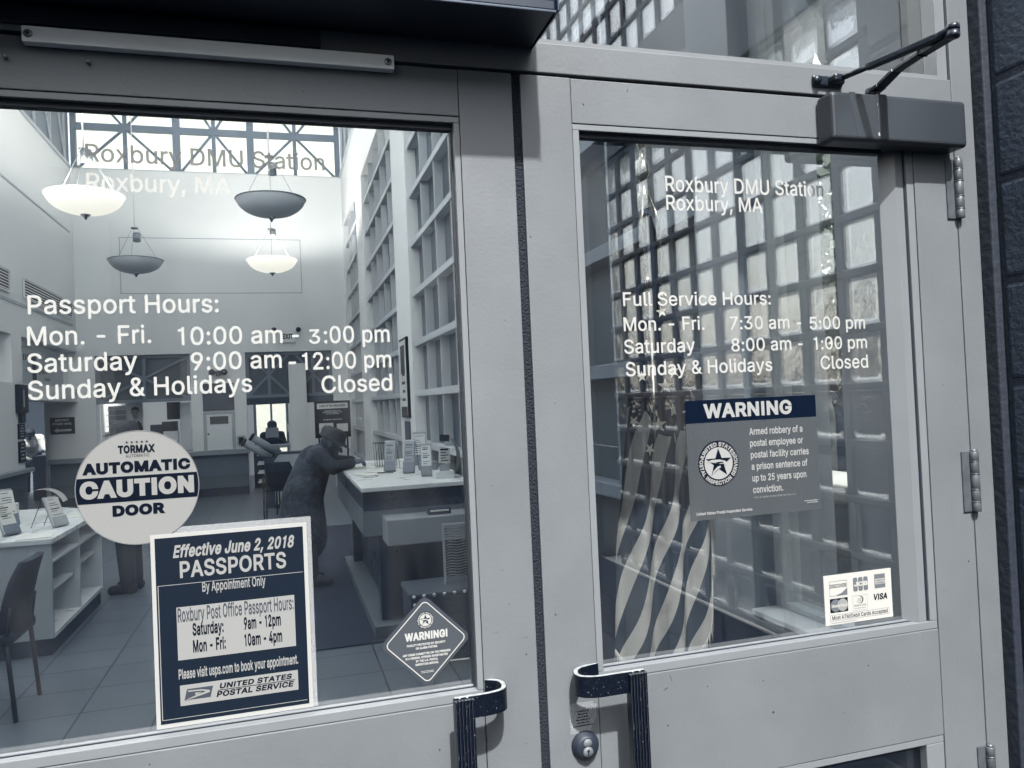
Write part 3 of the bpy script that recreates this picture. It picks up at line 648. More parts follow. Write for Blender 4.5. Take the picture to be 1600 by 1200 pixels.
    [410, [[211,-5,182,-5,157,-5,134,0,115,11,95,21,80,37,69,59,58,80,53,107,53,139,53,219,53,299,53,379,73,379,93,379,114,379,114,301,114,222,114,144,114,114,121,91,137,75,152,58,173,50,200,50,218,50,235,54,249,62,264,70,275,81,283,97,292,112,296,131,296,153,296,228,296,304,296,379,316,379,337,379,357,379,357,253,357,126,357,0,337,0,318,0,298,0,298,31,298,61,298,92,301,92,304,92,307,92,295,57,279,32,257,17,235,2]]],
    [389, [[184,0,163,0,114,126,66,253,17,379,40,379,62,379,84,379,111,305,138,230,165,155,174,132,181,110,187,87,193,64,199,42,206,21,198,21,191,21,184,21,191,42,197,64,203,87,209,110,216,132,224,155,251,230,278,305,305,379,327,379,349,379,371,379,323,253,275,126,226,0,205,0]]],
    [567, [[158,0,138,0,99,126,61,253,23,379,44,379,66,379,87,379,103,324,118,269,133,214,140,191,147,165,154,137,161,108,168,76,175,41,172,41,168,41,165,41,172,75,179,106,186,135,193,163,199,190,206,214,221,269,237,324,252,379,273,379,295,379,316,379,332,324,347,269,362,214,368,190,375,164,382,136,388,107,395,76,402,41,399,41,395,41,391,41,399,75,406,107,413,135,420,164,427,190,434,214,449,269,465,324,480,379,502,379,523,379,545,379,506,253,468,126,429,0,409,0,389,0,368,0,352,57,335,114,319,172,314,189,309,207,305,225,300,243,295,261,291,280,286,299,281,318,277,338,281,338,286,338,291,338,286,319,281,299,277,280,272,261,267,243,263,225,258,206,253,189,248,172,231,114,215,57,199,0,178,0]]],
    [379, [[44,0,21,0,71,73,121,145,171,218,171,202,171,187,171,171,124,240,76,310,29,379,52,379,76,379,100,379,116,355,132,330,147,306,160,287,170,270,179,253,188,237,198,221,207,206,197,206,186,206,175,206,185,221,194,237,202,253,211,270,221,287,233,306,249,330,266,355,282,379,305,379,328,379,352,379,304,309,256,239,209,169,209,184,209,199,209,214,258,143,308,71,358,0,334,0,310,0,287,0,268,28,249,57,231,85,219,103,209,120,200,136,191,152,182,167,173,182,183,182,194,182,205,182,195,167,186,152,178,136,170,120,160,103,148,85,129,57,110,28,91,0,68,0]]],
    [389, [[51,-140,47,-139,52,-121,57,-103,61,-86,65,-86,68,-87,71,-87,83,-90,94,-91,104,-89,114,-87,122,-82,130,-74,138,-66,145,-53,151,-36,155,-24,159,-13,163,-1,114,126,66,252,17,379,40,379,62,379,84,379,111,305,138,230,165,155,174,132,181,109,187,87,193,64,199,42,206,21,198,21,191,21,184,21,190,42,196,64,202,87,209,110,216,132,224,155,251,230,278,305,305,379,327,379,349,379,371,379,316,234,260,88,204,-58,196,-78,187,-94,177,-107,166,-120,153,-129,139,-136,125,-142,109,-145,91,-145,81,-145,72,-144,65,-143,57,-142]]],
    [380, [[141,0,42,0,42,15,42,30,42,46,112,137,183,228,254,320,254,321,254,322,254,323,185,323,117,323,48,323,48,342,48,361,48,379,143,379,238,379,333,379,333,363,333,347,333,331,264,241,195,150,126,60,126,59,126,58,126,56,197,56,268,56,339,56,339,38,339,19,339,0,240,0]]],
    [453, [[264,-7,227,-7,189,-7,157,3,130,24,103,45,83,74,69,113,55,152,48,199,48,254,48,309,55,356,69,395,83,434,104,464,130,484,157,505,189,516,227,516,264,516,296,505,323,484,350,464,370,434,384,395,398,356,405,309,405,254,405,199,398,152,384,113,370,74,350,45,323,24,297,3],[202,50,227,50,252,50,273,58,290,74,308,90,321,113,330,144,339,174,344,211,344,254,344,297,339,334,330,365,321,395,308,419,290,435,273,451,252,460,227,460,202,460,180,451,163,435,146,419,132,395,123,365,114,334,109,297,109,254,109,211,114,174,123,144,132,113,146,90,163,74,180,58]]],
    [453, [[181,0,76,0,76,18,76,36,76,55,181,55,286,55,391,55,391,36,391,18,391,0,286,0],[250,509,276,509,276,339,276,170,276,0,255,0,234,0,212,0,212,149,212,299,212,448,211,448,210,448,209,448,168,418,127,388,86,358,86,381,86,404,86,427,123,454,161,481,198,509,224,509]]],
    [453, [[172,0,64,0,64,16,64,32,64,47,121,108,177,168,234,229,254,249,270,267,282,282,295,298,304,313,311,327,317,341,320,356,320,371,320,390,316,405,308,419,299,432,288,442,273,449,259,456,242,460,224,460,204,460,187,456,172,447,158,439,147,428,139,413,131,399,127,382,127,362,107,362,86,362,66,362,66,392,72,419,86,442,100,465,119,483,143,496,167,509,194,516,225,516,255,516,282,509,306,497,329,484,348,467,361,445,374,424,381,399,381,372,381,354,378,335,371,318,364,300,353,280,336,259,319,237,296,211,267,180,229,140,191,100,153,60,153,59,153,58,153,57,231,57,310,57,389,57,389,38,389,19,389,0,281,0]]],
    [453, [[252,-7,218,-7,187,-7,158,-1,133,10,107,21,86,37,70,57,54,78,46,103,44,132,66,132,87,132,109,132,111,114,117,99,126,87,136,75,149,65,165,59,181,53,199,50,219,50,239,50,258,53,275,61,292,68,305,79,315,93,324,107,329,124,329,145,329,163,325,181,316,196,307,212,293,224,275,234,256,243,231,248,201,248,186,248,172,248,157,248,157,265,157,282,157,299,200,349,244,399,288,448,288,450,288,451,288,452,215,452,142,452,70,452,70,471,70,490,70,509,171,509,272,509,372,509,372,493,372,477,372,461,319,400,265,339,211,278,211,282,211,285,211,289,249,293,281,288,308,276,335,263,356,246,371,222,386,199,393,173,393,145,393,115,385,89,370,66,355,43,335,25,309,12,282,0]]],
    [453, [[164,105,40,105,40,123,40,141,40,158,109,275,178,392,247,509,268,509,289,509,311,509,243,394,176,280,109,166,109,165,109,164,109,163,210,163,312,163,413,163,413,144,413,125,413,105,289,105],[302,0,282,0,282,40,282,81,282,121,282,130,282,138,282,146,282,203,282,260,282,318,302,318,322,318,343,318,343,212,343,106,343,0,322,0]]],
    [453, [[254,-7,221,-7,191,-7,164,-1,140,11,116,23,97,39,83,60,69,81,61,104,60,130,81,130,101,130,122,130,124,115,129,101,138,89,147,77,159,67,173,60,188,53,204,50,221,50,242,50,260,55,276,64,292,74,305,87,314,104,323,121,328,141,328,162,328,184,323,204,314,221,304,238,291,252,275,262,258,272,239,277,218,277,201,277,184,274,167,268,151,263,138,255,128,246,108,248,88,250,67,253,77,338,86,423,96,509,186,509,276,509,366,509,366,490,366,471,366,452,294,452,222,452,151,452,145,402,139,352,134,301,135,301,135,301,136,301,147,311,161,319,178,325,194,331,211,334,229,334,253,334,274,329,294,321,313,313,331,301,345,285,359,270,371,252,379,231,387,210,391,188,391,163,391,130,384,101,369,76,354,50,334,30,309,15,283,1]]],
    [453, [[258,-7,226,-7,195,-7,167,0,142,15,118,29,98,49,84,74,71,100,64,129,64,162,64,186,69,212,80,239,91,266,110,300,137,340,176,396,214,453,252,509,276,509,299,509,322,509,265,426,208,344,151,261,149,261,147,261,145,261,150,271,157,280,165,288,174,296,184,302,196,307,207,312,221,314,235,314,266,314,293,308,316,295,339,282,357,263,370,240,382,216,389,189,389,157,389,125,382,97,368,73,354,48,334,28,310,14,286,0],[207,48,226,48,246,48,264,53,279,63,294,72,306,85,314,101,323,118,327,136,327,157,327,178,323,197,314,213,306,230,294,242,279,251,264,261,246,265,226,265,207,265,189,261,174,252,159,243,147,230,138,214,129,198,125,179,125,158,125,137,129,118,138,102,147,85,159,72,174,63,189,53]]],
    [453, [[120,0,97,0,172,149,248,299,323,448,323,450,323,451,323,452,236,452,149,452,62,452,62,471,62,490,62,509,172,509,281,509,391,509,391,489,391,469,391,449,315,299,240,150,165,0,142,0]]],
    [453, [[260,-7,226,-7,192,-7,162,-1,136,11,109,24,89,40,74,62,59,83,52,108,52,135,52,157,56,177,65,195,74,213,86,229,101,241,116,253,133,261,153,265,153,265,153,266,153,267,128,273,108,287,93,308,78,329,70,353,70,380,70,406,77,429,90,450,104,470,122,486,146,498,169,510,196,516,226,516,256,516,283,510,306,498,329,486,348,470,361,450,375,429,382,406,382,380,382,353,374,329,359,308,344,287,325,273,300,267,300,266,300,265,300,265,319,261,336,253,351,241,366,229,378,213,387,195,396,177,401,157,401,135,401,108,393,83,378,62,364,40,343,24,317,11,291,-1],[204,49,226,49,249,49,268,53,285,60,301,68,314,78,323,91,332,105,337,121,337,139,337,158,332,174,322,189,313,203,300,214,283,223,266,231,247,235,226,235,205,235,186,231,169,223,152,214,139,203,130,189,120,174,115,158,115,139,115,121,120,105,129,91,138,78,151,68,167,60,184,53],[208,290,226,290,244,290,260,293,274,300,288,307,299,318,307,330,315,343,319,358,319,376,319,393,315,407,308,420,300,433,289,443,275,449,261,456,245,460,226,460,208,460,191,456,177,449,163,443,152,433,145,420,137,407,133,393,133,376,133,358,137,343,145,330,152,318,163,307,178,300,192,293]]],
    [453, [[195,516,226,516,258,516,286,508,310,494,335,480,354,460,368,434,382,409,389,380,389,347,389,323,383,297,373,270,362,243,343,209,315,168,277,112,239,56,200,0,177,0,154,0,130,0,187,83,244,165,301,248,303,248,305,248,307,248,303,238,296,229,287,221,279,213,269,207,257,202,245,197,232,195,218,195,187,195,160,201,137,214,114,227,96,245,83,269,70,292,64,320,64,352,64,384,71,412,85,436,99,461,118,480,143,494,167,508],[246,460,226,460,207,460,189,456,174,446,159,437,147,424,138,407,130,391,125,372,125,352,125,330,130,312,138,295,147,279,159,266,174,257,189,248,207,243,226,243,246,243,263,248,279,257,294,266,306,279,314,295,323,311,327,330,327,350,327,372,323,391,314,407,306,424,294,437,279,446,264,456]]],
    [188, [[108,-4,95,-4,83,-4,72,0,63,9,54,18,50,28,50,41,50,54,54,65,63,73,72,82,83,87,95,87,108,87,119,82,128,73,137,65,141,54,141,41,141,28,137,18,128,9,119,0],[108,271,95,271,83,271,72,275,63,284,54,293,50,304,50,316,50,329,54,340,63,349,72,357,83,362,95,362,108,362,119,357,128,349,137,340,141,329,141,316,141,304,137,293,128,284,119,275]]],
    [188, [[108,-4,95,-4,83,-4,72,0,63,9,54,18,50,28,50,41,50,54,54,65,63,73,72,82,83,87,95,87,108,87,119,82,128,73,137,65,141,54,141,41,141,28,137,18,128,9,119,0]]],
    [188, [[53,-119,38,-119,48,-56,58,8,68,71,91,71,114,71,137,71,119,8,102,-56,84,-119,69,-119]]],
    [453, [[263,244,337,244,337,226,337,207,337,188,263,188,188,188,114,188,114,207,114,226,114,244,188,244]]],
    [448, [[221,-7,197,-7,163,-7,135,-1,110,12,86,24,67,41,54,62,41,83,34,107,34,133,34,155,39,174,47,189,56,205,69,220,85,235,101,249,119,263,140,279,166,298,191,316,216,335,223,340,230,346,237,352,244,359,250,366,255,375,259,384,262,394,262,405,262,421,256,434,245,445,235,456,220,461,201,461,189,461,178,458,168,453,158,448,151,441,145,431,140,422,137,411,137,399,137,386,140,374,145,363,151,352,159,340,169,327,179,315,190,300,204,284,282,189,360,95,438,0,413,0,389,0,364,0,300,77,236,154,171,231,152,255,135,275,121,293,107,310,95,327,87,344,79,361,75,379,75,398,75,421,81,441,91,458,101,475,116,489,134,499,153,509,175,513,200,513,225,513,247,509,266,499,284,489,298,476,308,459,319,443,324,424,324,404,324,389,321,375,315,362,309,348,302,336,291,325,281,314,269,303,256,293,222,268,188,243,154,217,133,202,119,188,110,174,101,161,97,147,97,131,97,115,101,100,109,87,117,75,129,65,143,57,158,50,174,46,193,46,213,46,233,51,251,59,270,68,286,80,301,95,316,111,328,130,336,151,345,173,349,197,349,224,368,224,388,224,408,224,408,192,404,165,397,144,389,122,381,105,371,92,361,79,352,69,345,62,341,57,337,52,333,47,316,29,296,16,271,7,246,-2]]],
    [196, [[87,160,67,160,66,277,65,393,63,509,86,509,109,509,132,509,131,393,129,277,128,160,108,160],[111,-4,98,-4,85,-4,75,0,66,9,57,18,52,28,52,41,52,53,57,64,66,73,75,82,85,86,98,86,111,86,121,82,130,73,139,64,143,53,143,41,143,28,139,18,130,9,121,0]]],
    [249, [[216,533,235,533,180,330,126,127,71,-76,52,-76,33,-76,14,-76,69,127,124,330,178,533,197,533]]],
    [206, [[95,318,78,318,75,381,73,445,70,509,92,509,114,509,136,509,133,445,131,381,128,318,112,318]]],
    [188, []],
]
GLYPHS = dict(zip(GLYPH_ORDER, GLYPH_OUTLINES))

def _glyph_lines(s, bold=0.0, shear=0.0, track=0.0):
    """2D curve object data for a string -> list of polylines (unit: font units / 1000)"""
    x = 0.0
    out = []
    for ch in s:
        adv, sp = GLYPHS.get(ch, GLYPHS[' '])
        for pts in sp:
            P = [(pts[i] / 1000, pts[i + 1] / 1000) for i in range(0, len(pts), 2)]
            n = len(P) // 3
            poly = []
            for i in range(n):
                p0, h0 = P[3 * i + 1], P[3 * i + 2]
                j = (i + 1) % n
                h1, p1 = P[3 * j], P[3 * j + 1]
                straight = abs((h0[0] - p0[0]) * (p1[1] - p0[1]) - (h0[1] - p0[1]) * (p1[0] - p0[0])) < 2e-4 and abs((h1[0] - p0[0]) * (p1[1] - p0[1]) - (h1[1] - p0[1]) * (p1[0] - p0[0])) < 2e-4
                for k in range(1 if straight else 4):
                    t = k / 4
                    a, b, c, d = (1 - t) ** 3, 3 * t * (1 - t) ** 2, 3 * t * t * (1 - t), t ** 3
                    poly.append((a * p0[0] + b * h0[0] + c * h1[0] + d * p1[0] + x, a * p0[1] + b * h0[1] + c * h1[1] + d * p1[1]))
            out.append(poly)
        x += adv / 1000 + track + bold * 0.9
    return out, x

def _clean(poly):
    out = []
    for p in poly:
        if not out or (abs(p[0] - out[-1][0]) + abs(p[1] - out[-1][1])) > 1.5e-3 * _SC: out.append(p)
    while len(out) > 2 and (abs(out[0][0] - out[-1][0]) + abs(out[0][1] - out[-1][1])) < 1.5e-3 * _SC: out.pop()
    return out
_SC = 1.0
def _embolden(poly, d):
    """push every outline point outwards by d (outer contours clockwise, counters the other way)"""
    n = len(poly)
    out = []
    for i in range(n):
        p, q, r = Vector(poly[i - 1]), Vector(poly[i]), Vector(poly[(i + 1) % n])
        a, b = (q - p).normalized(), (r - q).normalized()
        na, nb = Vector((-a.y, a.x)), Vector((-b.y, b.x))
        m = na + nb
        if m.length < 1e-4: m = na
        m.normalize()
        k = d / max(0.45, m.dot(na))
        out.append((q.x + m.x * k, q.y + m.y * k))
    return out
from mathutils.geometry import delaunay_2d_cdt
def _fill(polys, offset=0.0):
    """fill closed outlines, holes kept, by a constrained triangulation"""
    vs, es = [], []
    for poly in polys:
        poly = _clean(poly) if offset or max(abs(c) for p in poly for c in p) > 0.3 else poly
        if len(poly) < 3: continue
        if offset: poly = _embolden(poly, offset)
        b = len(vs)
        vs += [Vector((p[0], p[1])) for p in poly]
        es += [(b + i, b + (i + 1) % len(poly)) for i in range(len(poly))]
    r = delaunay_2d_cdt(vs, es, [], 0, 1e-7)
    P = [(v.x, v.y) for v in r[0]]
    keep = []
    E = [(vs[i].x, vs[i].y, vs[j].x, vs[j].y) for i, j in es]
    for f in r[2]:
        cx = sum(P[k][0] for k in f) / len(f); cy = sum(P[k][1] for k in f) / len(f)
        w = 0
        for (x0, y0, x1, y1) in E:
            if (y0 <= cy) != (y1 <= cy):
                if x0 + (cy - y0) * (x1 - x0) / (y1 - y0) > cx: w += 1 if y1 > y0 else -1
        if w: keep.append(tuple(f))
    return [(p[0], p[1], 0) for p in P], keep

def _straight(adv, *polys):
    return [adv, [[c for p in poly for c in p * 3] for poly in polys]]
# plain grotesque figure one and capital I
GLYPHS['I'] = _straight(200, [(69, 0), (69, 509), (131, 509), (131, 0)])
GLYPHS['1'] = _straight(400, [(205, 0), (205, 400), (105, 400), (105, 446), (165, 454), (200, 474), (218, 509), (264, 509), (264, 0)])

CAP = 0.517 / 0.744   # placeholder, measured below
_caps = [p[1] for poly in _glyph_lines('H')[0] for p in poly]
CAP = max(_caps)

_FILLED = {}
def _fill_glyphs(s, polys, bold):
    """fill letter by letter so that neighbours never merge"""
    vs, fs = [], []
    i = 0
    for ch in s:
        n = len(GLYPHS.get(ch, GLYPHS[' '])[1])
        g = polys[i:i + n]; i += n
        if not g: continue
        if (ch, bold) in _FILLED:
            x0, v, f = _FILLED[(ch, bold)]
        else:
            v, f = _fill(g, bold)
            x0 = g[0][0][0]
            _FILLED[(ch, bold)] = (x0, v, f)
        dx = g[0][0][0] - x0
        v = [(q[0] + dx, q[1], 0) for q in v]
        b = len(vs)
        vs += v; fs += [tuple(b + k for k in q) for q in f]
    return vs, fs

class Lettering(MB):
    """writing laid on a plane: default the xz plane facing -y, at depth y"""
    def line(self, s, x0, z, x1=None, cap=0.02, bold=0.0, shear=0.0, y=0.0, align='L', track=0.0, fn=None):
        polys, w = _glyph_lines(s, bold, shear, track)
        if not polys: return self
        vs, fs = _fill_glyphs(s, polys, bold)
        xs = [v[0] for v in vs]
        mn, mx = min(xs), max(xs)
        sc = cap / (CAP + 2 * bold)
        if x1 is None:
            sx = sc
            wid = (mx - mn) * sx
            if align == 'C': x0 = x0 - wid / 2
            elif align == 'R': x0 = x0 - wid
        else:
            sx = (x1 - x0) / (mx - mn)
        nv = []
        for v in vs:
            zz = v[1] * sc + bold * sc
            q = (x0 + (v[0] - mn) * sx + shear * zz, zz)
            if fn: nv.append(self.bm.verts.new(fn(q[0], z + q[1])))
            else: nv.append(self.bm.verts.new((q[0], y, z + q[1])))
        for f in fs:
            try:
                g = self.bm.faces.new([nv[i] for i in f])
                g.material_index = self.mi
            except ValueError:
                pass
        return self
    def arc(self, s, cx, cz, r, a_mid, cap, bold=0.02, y=0.0, flip=False, spread=1.0):
        polys, w = _glyph_lines(s, bold)
        vs, fs = _fill_glyphs(s, polys, bold)
        sc = cap / (CAP + 2 * bold)
        mn, mx = min(v[0] for v in vs), max(v[0] for v in vs)
        nv = []
        for v in vs:
            u = (v[0] - (mn + mx) / 2) * sc * spread
            h = v[1] * sc
            if flip:
                a = R(a_mid) + u / r
                rr = r + cap - h
            else:
                a = R(a_mid) - u / r
                rr = r + h
            nv.append(self.bm.verts.new((cx + rr * math.cos(a), y, cz + rr * math.sin(a))))
        for f in fs:
            try:
                g = self.bm.faces.new([nv[i] for i in f])
                g.material_index = self.mi
            except ValueError:
                pass
        return self
    def poly(self, pts, y=0.0):
        vs, fs = _fill([pts])
        nv = [self.bm.verts.new((v[0], y, v[1])) for v in vs]
        for f in fs:
            try:
                g = self.bm.faces.new([nv[i] for i in f]); g.material_index = self.mi
            except ValueError: pass
        return self
    def polys(self, pl, y=0.0):
        vs, fs = _fill(pl)
        nv = [self.bm.verts.new((v[0], y, v[1])) for v in vs]
        for f in fs:
            try:
                g = self.bm.faces.new([nv[i] for i in f]); g.material_index = self.mi
            except ValueError: pass
        return self
    def rect(self, x0, x1, z0, z1, y=0.0):
        return self.quad((x0, y, z0), (x1, y, z0), (x1, y, z1), (x0, y, z1))

def microprint(L, x0, x1, z, h, y, fn=None):
    """print too small to read: a row of tiny uneven dashes"""
    x = x0
    rnd = random.Random(int(x0 * 1e5) + int(z * 1e5))
    while x < x1 - h * 0.3:
        w = min(x1 - x, h * rnd.uniform(0.7, 2.6))
        k = rnd.uniform(0.75, 1.0)
        L.rect(x, x + w, z, z + h * k, y)
        x += w + h * rnd.uniform(0.25, 0.6)
    return L

# ================================================================== ground and outdoor setting
g = MB()
g.quad((-150, -150, -0.03), (150, -150, -0.03), (150, 150, -0.03), (-150, 150, -0.03))
tag(g.build('ground', M['asphalt']), kind='structure')
g = MB()
g.box(-6, 9, -7.5, 0.0, -0.12, -0.004)
g.box(1.42, 9, 0.0, 9, -0.12, -0.004)
tag(g.build('pavement', M['pave']), kind='structure')

# ================================================================== entrance frame
GL = 0.029           # outer face of the door glass
fr = thing('door_frame', 'grey painted aluminium door frame with glazed transom and a jamb beside the dark block wall', 'door frame', (0.4, 0, 0))
MB().box(1.3105, 1.362, -0.001, 0.12, 0, 3.0, 0.0015).build('jamb', M['paint'], fr)
b = MB().box(-0.95, 1.309, -0.0015, 0.12, 2.139, 2.190, 0.0015)
b.build('transom_bar', M['paint'], fr)
MB().box(1.312, 1.3195, 0.02, 0.09, 0.0, 2.136).build('door_stop', M['gasket'], fr)
MB().box(-0.95, 1.3095, 0.03, 0.1, 2.1365, 2.1385).build('header_gap', M['gasket'], fr)
MB().box(-0.95, 0.385, 0.0, 0.12, 2.192, 3.0).build('header_panel', M['operator'], fr)
MB().box(0.386, 0.42, 0.0, 0.12, 2.192, 3.0).build('mullion', M['paint'], fr)
MB().box(0.42, 1.309, 0.04, 0.046, 2.192, 2.97).build('transom_pane', M['glass'], fr)
b = MB().box(1.285, 1.309, 0.006, 0.039, 2.192, 2.97).box(0.42, 1.285, 0.006, 0.039, 2.192, 2.200)
b.build('glazing_bead', M['bead'], fr)
MB().box(-0.95, 1.362, 0.0, 0.12, 3.001, 3.08).build('head', M['paint'], fr)
MB().box(-0.6, 1.309, -0.02, 0.14, -0.003, 0.012, 0.004).build('threshold', M['alu'], fr)
MB().box(-0.95, -0.532, 0.0, 0.12, 0, 2.138, 0.0015).build('side_jamb', M['paint'], fr)

# ------------------------------------------------------------------ door leaves
def door_leaf(name, label, x0, x1, hinge_right):
    d = thing(name, label, 'door', (x0, 0, 0))
    T = 0.044
    if hinge_right:
        ls, rs = (x0, 0.4935), (1.2085, x1)
        gx0, gx1 = 0.506, 1.164
        ri = 0.4945, 1.2075
    else:
        ls, rs = (x0, -0.433), (0.2972, x1)
        gx0, gx1 = -0.421, 0.2865
        ri = -0.432, 0.2962
    P = M['paint']
    MB().box(ls[0], ls[1], 0, T, 0.012, 2.134, 0.0012).build('stile', P, d)
    MB().box(rs[0], rs[1], 0, T, 0.012, 2.134, 0.0012).build('stile', P, d)
    MB().box(ri[0], ri[1], 0.0006, T, 2.0565, 2.1335, 0.0012).build('top_rail', P, d)
    MB().box(ri[0], ri[1], 0.0006, T, 0.9035, 1.1075, 0.0012).build('middle_rail', P, d)
    MB().box(ri[0], ri[1], 0.0006, T, 0.013, 0.25, 0.0012).build('bottom_rail', P, d)
    # glazing beads round the two lights: slim lipped strips with a dark gasket line behind
    bd = MB()
    bd.box(ri[0], ri[1], 0.002, 0.020, 2.0455, 2.0555, 0.001)
    bd.box(ri[0], ri[1], 0.002, 0.018, 1.1085, 1.1235, 0.001)
    bd.box(ri[0], ri[1], 0.0205, GL - 0.0005, 1.1085, 1.1262, 0.0008)
    bd.box(ri[0], ri[1], 0.002, 0.018, 0.8895, 0.9025, 0.001)
    bd.box(ri[0], ri[1], 0.002, 0.018, 0.2505, 0.262, 0.001)
    bd.box(ri[0], gx0, 0.0012, GL - .0005, 1.124, 2.045, 0.0008)
    bd.box(ri[0], gx0, 0.0012, GL - .0005, 0.2625, 0.889, 0.0008)
    if hinge_right:
        bd.box(1.1905, ri[1], 0.002, 0.02, 1.124, 2.045, 0.0012)
        bd.prism([(1.1862, 0.007), (1.168, 0.006), (1.148, GL - 0.0004), (1.1862, GL - 0.0004)], 2, 1.124, 2.045)
        bd.box(1.166, ri[1], 0.002, 0.02, 0.2625, 0.889, 0.0012)
    else:
        bd.box(gx1, ri[1], 0.0012, GL - .0005, 1.124, 2.045, 0.0008)
        bd.box(gx1, ri[1], 0.0012, GL - .0005, 0.2625, 0.889, 0.0008)
    bd.build('glazing_bead', M['bead'], d)
    gk = MB()
    gk.box(gx0 + .0005, gx1 - (.02 if hinge_right else .0005), 0.012, GL - 0.0002, 2.037, 2.0454)
    gk.box(gx0 - .004, gx1, 0.0186, 0.0203, 1.1085, 1.1245)
    gk.box(gx0, gx1, 0.012, GL - .0002, 0.881, 0.8894)
    if hinge_right:
        gk.box(1.1864, 1.1902, 0.006, 0.022, 1.124, 2.045)
    else:
        gk.box(gx1 - 0.0028, gx1 - .0002, 0.016, GL - .0002, 1.127, 2.037)
    gk.build('gasket', M['gasket'], d)
    pane = MB().box(ri[0], ri[1], GL, GL + 0.006, 1.10, 2.055).build('glass_pane', M['glass'], d)
    MB().box(ri[0], ri[1], GL, GL + 0.006, 0.252, 0.895).build('lower_pane', M['glass'], d)
    return d, pane

left_door, left_pane = door_leaf('glass_door', 'left grey glazed entrance door carrying the passport hours lettering', -0.528, 0.3885, False)
right_door, right_pane = door_leaf('glass_door', 'right grey glazed entrance door carrying the full service hours lettering', 0.4035, 1.3085, True)
MB().box(0.3892, 0.4028, 0.004, 0.04, 0.012, 2.133).build('weatherstrip', M['brush'], left_door)
MB().box(0.3840, 0.4075, 0.0445, 0.06, 0.012, 2.133).build('meeting_stop', M['brush'], left_door)

# chips and scuffs in the paint
def chips(door, spots, seed):
    rnd = random.Random(seed)
    b = MB()
    for (x, z, s) in spots:
        n = rnd.randrange(5, 8)
        b.prism([(x + s * rnd.uniform(.45, 1.1) * math.cos(2 * math.pi * k / n), z + s * rnd.uniform(.5, 1.5) * math.sin(2 * math.pi * k / n)) for k in range(n)], 1, -0.0003, 0.0008)
    b.build('paint_chip', M['darksteel'], door)
chips(right_door, [(0.424, 1.229, .0016), (0.83, 1.005, .0019), (0.62, 1.015, .0012), (0.516, 2.09, .0013), (0.44, 1.58, .001), (1.25, 1.58, .0012), (1.225, 1.18, .0011), (1.29, 1.23, .0018), (0.41, 1.86, .0013), (0.98, 0.98, .001), (0.60, 2.12, .0011), (0.7, 1.07, .001), (1.04, 1.06, .0014)], 1)
chips(left_door, [(0.345, 1.255, .0011), (0.22, 1.04, .0013), (0.36, 1.72, .001), (-0.12, 1.05, .0012), (0.325, 1.45, .0009), (0.05, 2.08, .0012), (-0.2, 1.09, .001), (0.37, 1.17, .0016)], 2)

def scratches(door, spots, seed):
    rnd = random.Random(seed)
    b = MB()
    for (x, z, l) in spots:
        a = rnd.uniform(-.5, .5) + (1.57 if rnd.random() < .4 else 0)
        dx, dz = l * math.cos(a), l * math.sin(a)
        b.prism([(x, z), (x + dx * .5, z + dz * .5 - .0005), (x + dx, z + dz), (x + dx * .5, z + dz * .5 + .0002)], 1, -0.00025, 0.0006)
    b.build('scratch', M['greyprint'], door)
rs = random.Random(12)
scratches(right_door, [(rs.uniform(.425, .487), rs.uniform(.955, 1.03), rs.uniform(.004, .013)) for k in range(7)] + [(rs.uniform(.58, 1.15), rs.uniform(.93, 1.09), rs.uniform(.005, .014)) for k in range(3)], 4)
scratches(left_door, [(rs.uniform(.31, .38), rs.uniform(1.0, 1.5), rs.uniform(.005, .015)) for k in range(4)], 5)

# vinyl lettering, each block of writing a piece of its pane
TY = GL - 0.0006
def vinyl(pane, name, lines, m=None):
    L = Lettering()
    for (s, x0, z, x1, cap) in lines:
        L.line(s, x0, z, x1, cap, bold=0.010, y=TY)
    return L.build(name, m or M['vinyl'], pane)
vinyl(left_pane, 'station_lettering', [('Roxbury DMU Station', -0.262, 1.966, 0.080, 0.0265), ('Roxbury, MA', -0.262, 1.9235, -0.063, 0.0265)])
vinyl(left_pane, 'hours_lettering', [
    ('Passport Hours:', -0.343, 1.742, -0.086, 0.0275),
    ('Mon. - Fri.', -0.345, 1.697, -0.182, 0.0272), ('10:00 am', -0.145, 1.693, 0.006, 0.0272), ('-', 0.020, 1.692, 0.030, 0.0272), ('3', 0.0455, 1.691, 0.0625, 0.0225), (':00 pm', 0.0685, 1.691, 0.172, 0.0272),
    ('Saturday', -0.346, 1.658, -0.202, 0.0275), ('9:00 am', -0.128, 1.6545, 0.003, 0.0272), ('-12:00 pm', 0.0135, 1.650, 0.173, 0.0272),
    ('Sunday & Holidays', -0.346, 1.619, -0.042, 0.0275), ('Closed', 0.062, 1.6125, 0.173, 0.0272)])
vinyl(right_pane, 'station_lettering', [('Roxbury DMU Station', 0.680, 1.953, 1.018, 0.0285), ('Roxbury, MA', 0.680, 1.919, 0.880, 0.0275)])
vinyl(right_pane, 'hours_lettering', [
    ('Full Service Hours:', 0.586, 1.7455, 0.888, 0.0245),
    ('Mon. - Fri.', 0.585, 1.701, 0.745, 0.0245), ('7:30 am', 0.798, 1.700, 0.926, 0.0245), ('-', 0.942, 1.699, 0.952, 0.0245), ('5:00 pm', 0.971, 1.697, 1.098, 0.0245),
    ('Saturday', 0.584, 1.661, 0.724, 0.0250), ('8:00 am', 0.799, 1.6595, 0.928, 0.0245), ('-', 0.943, 1.659, 0.953, 0.0245), ('1:00 pm', 0.978, 1.6585, 1.100, 0.0245),
    ('Sunday & Holidays', 0.585, 1.621, 0.884, 0.0250), ('Closed', 0.991, 1.6205, 1.100, 0.0255)])

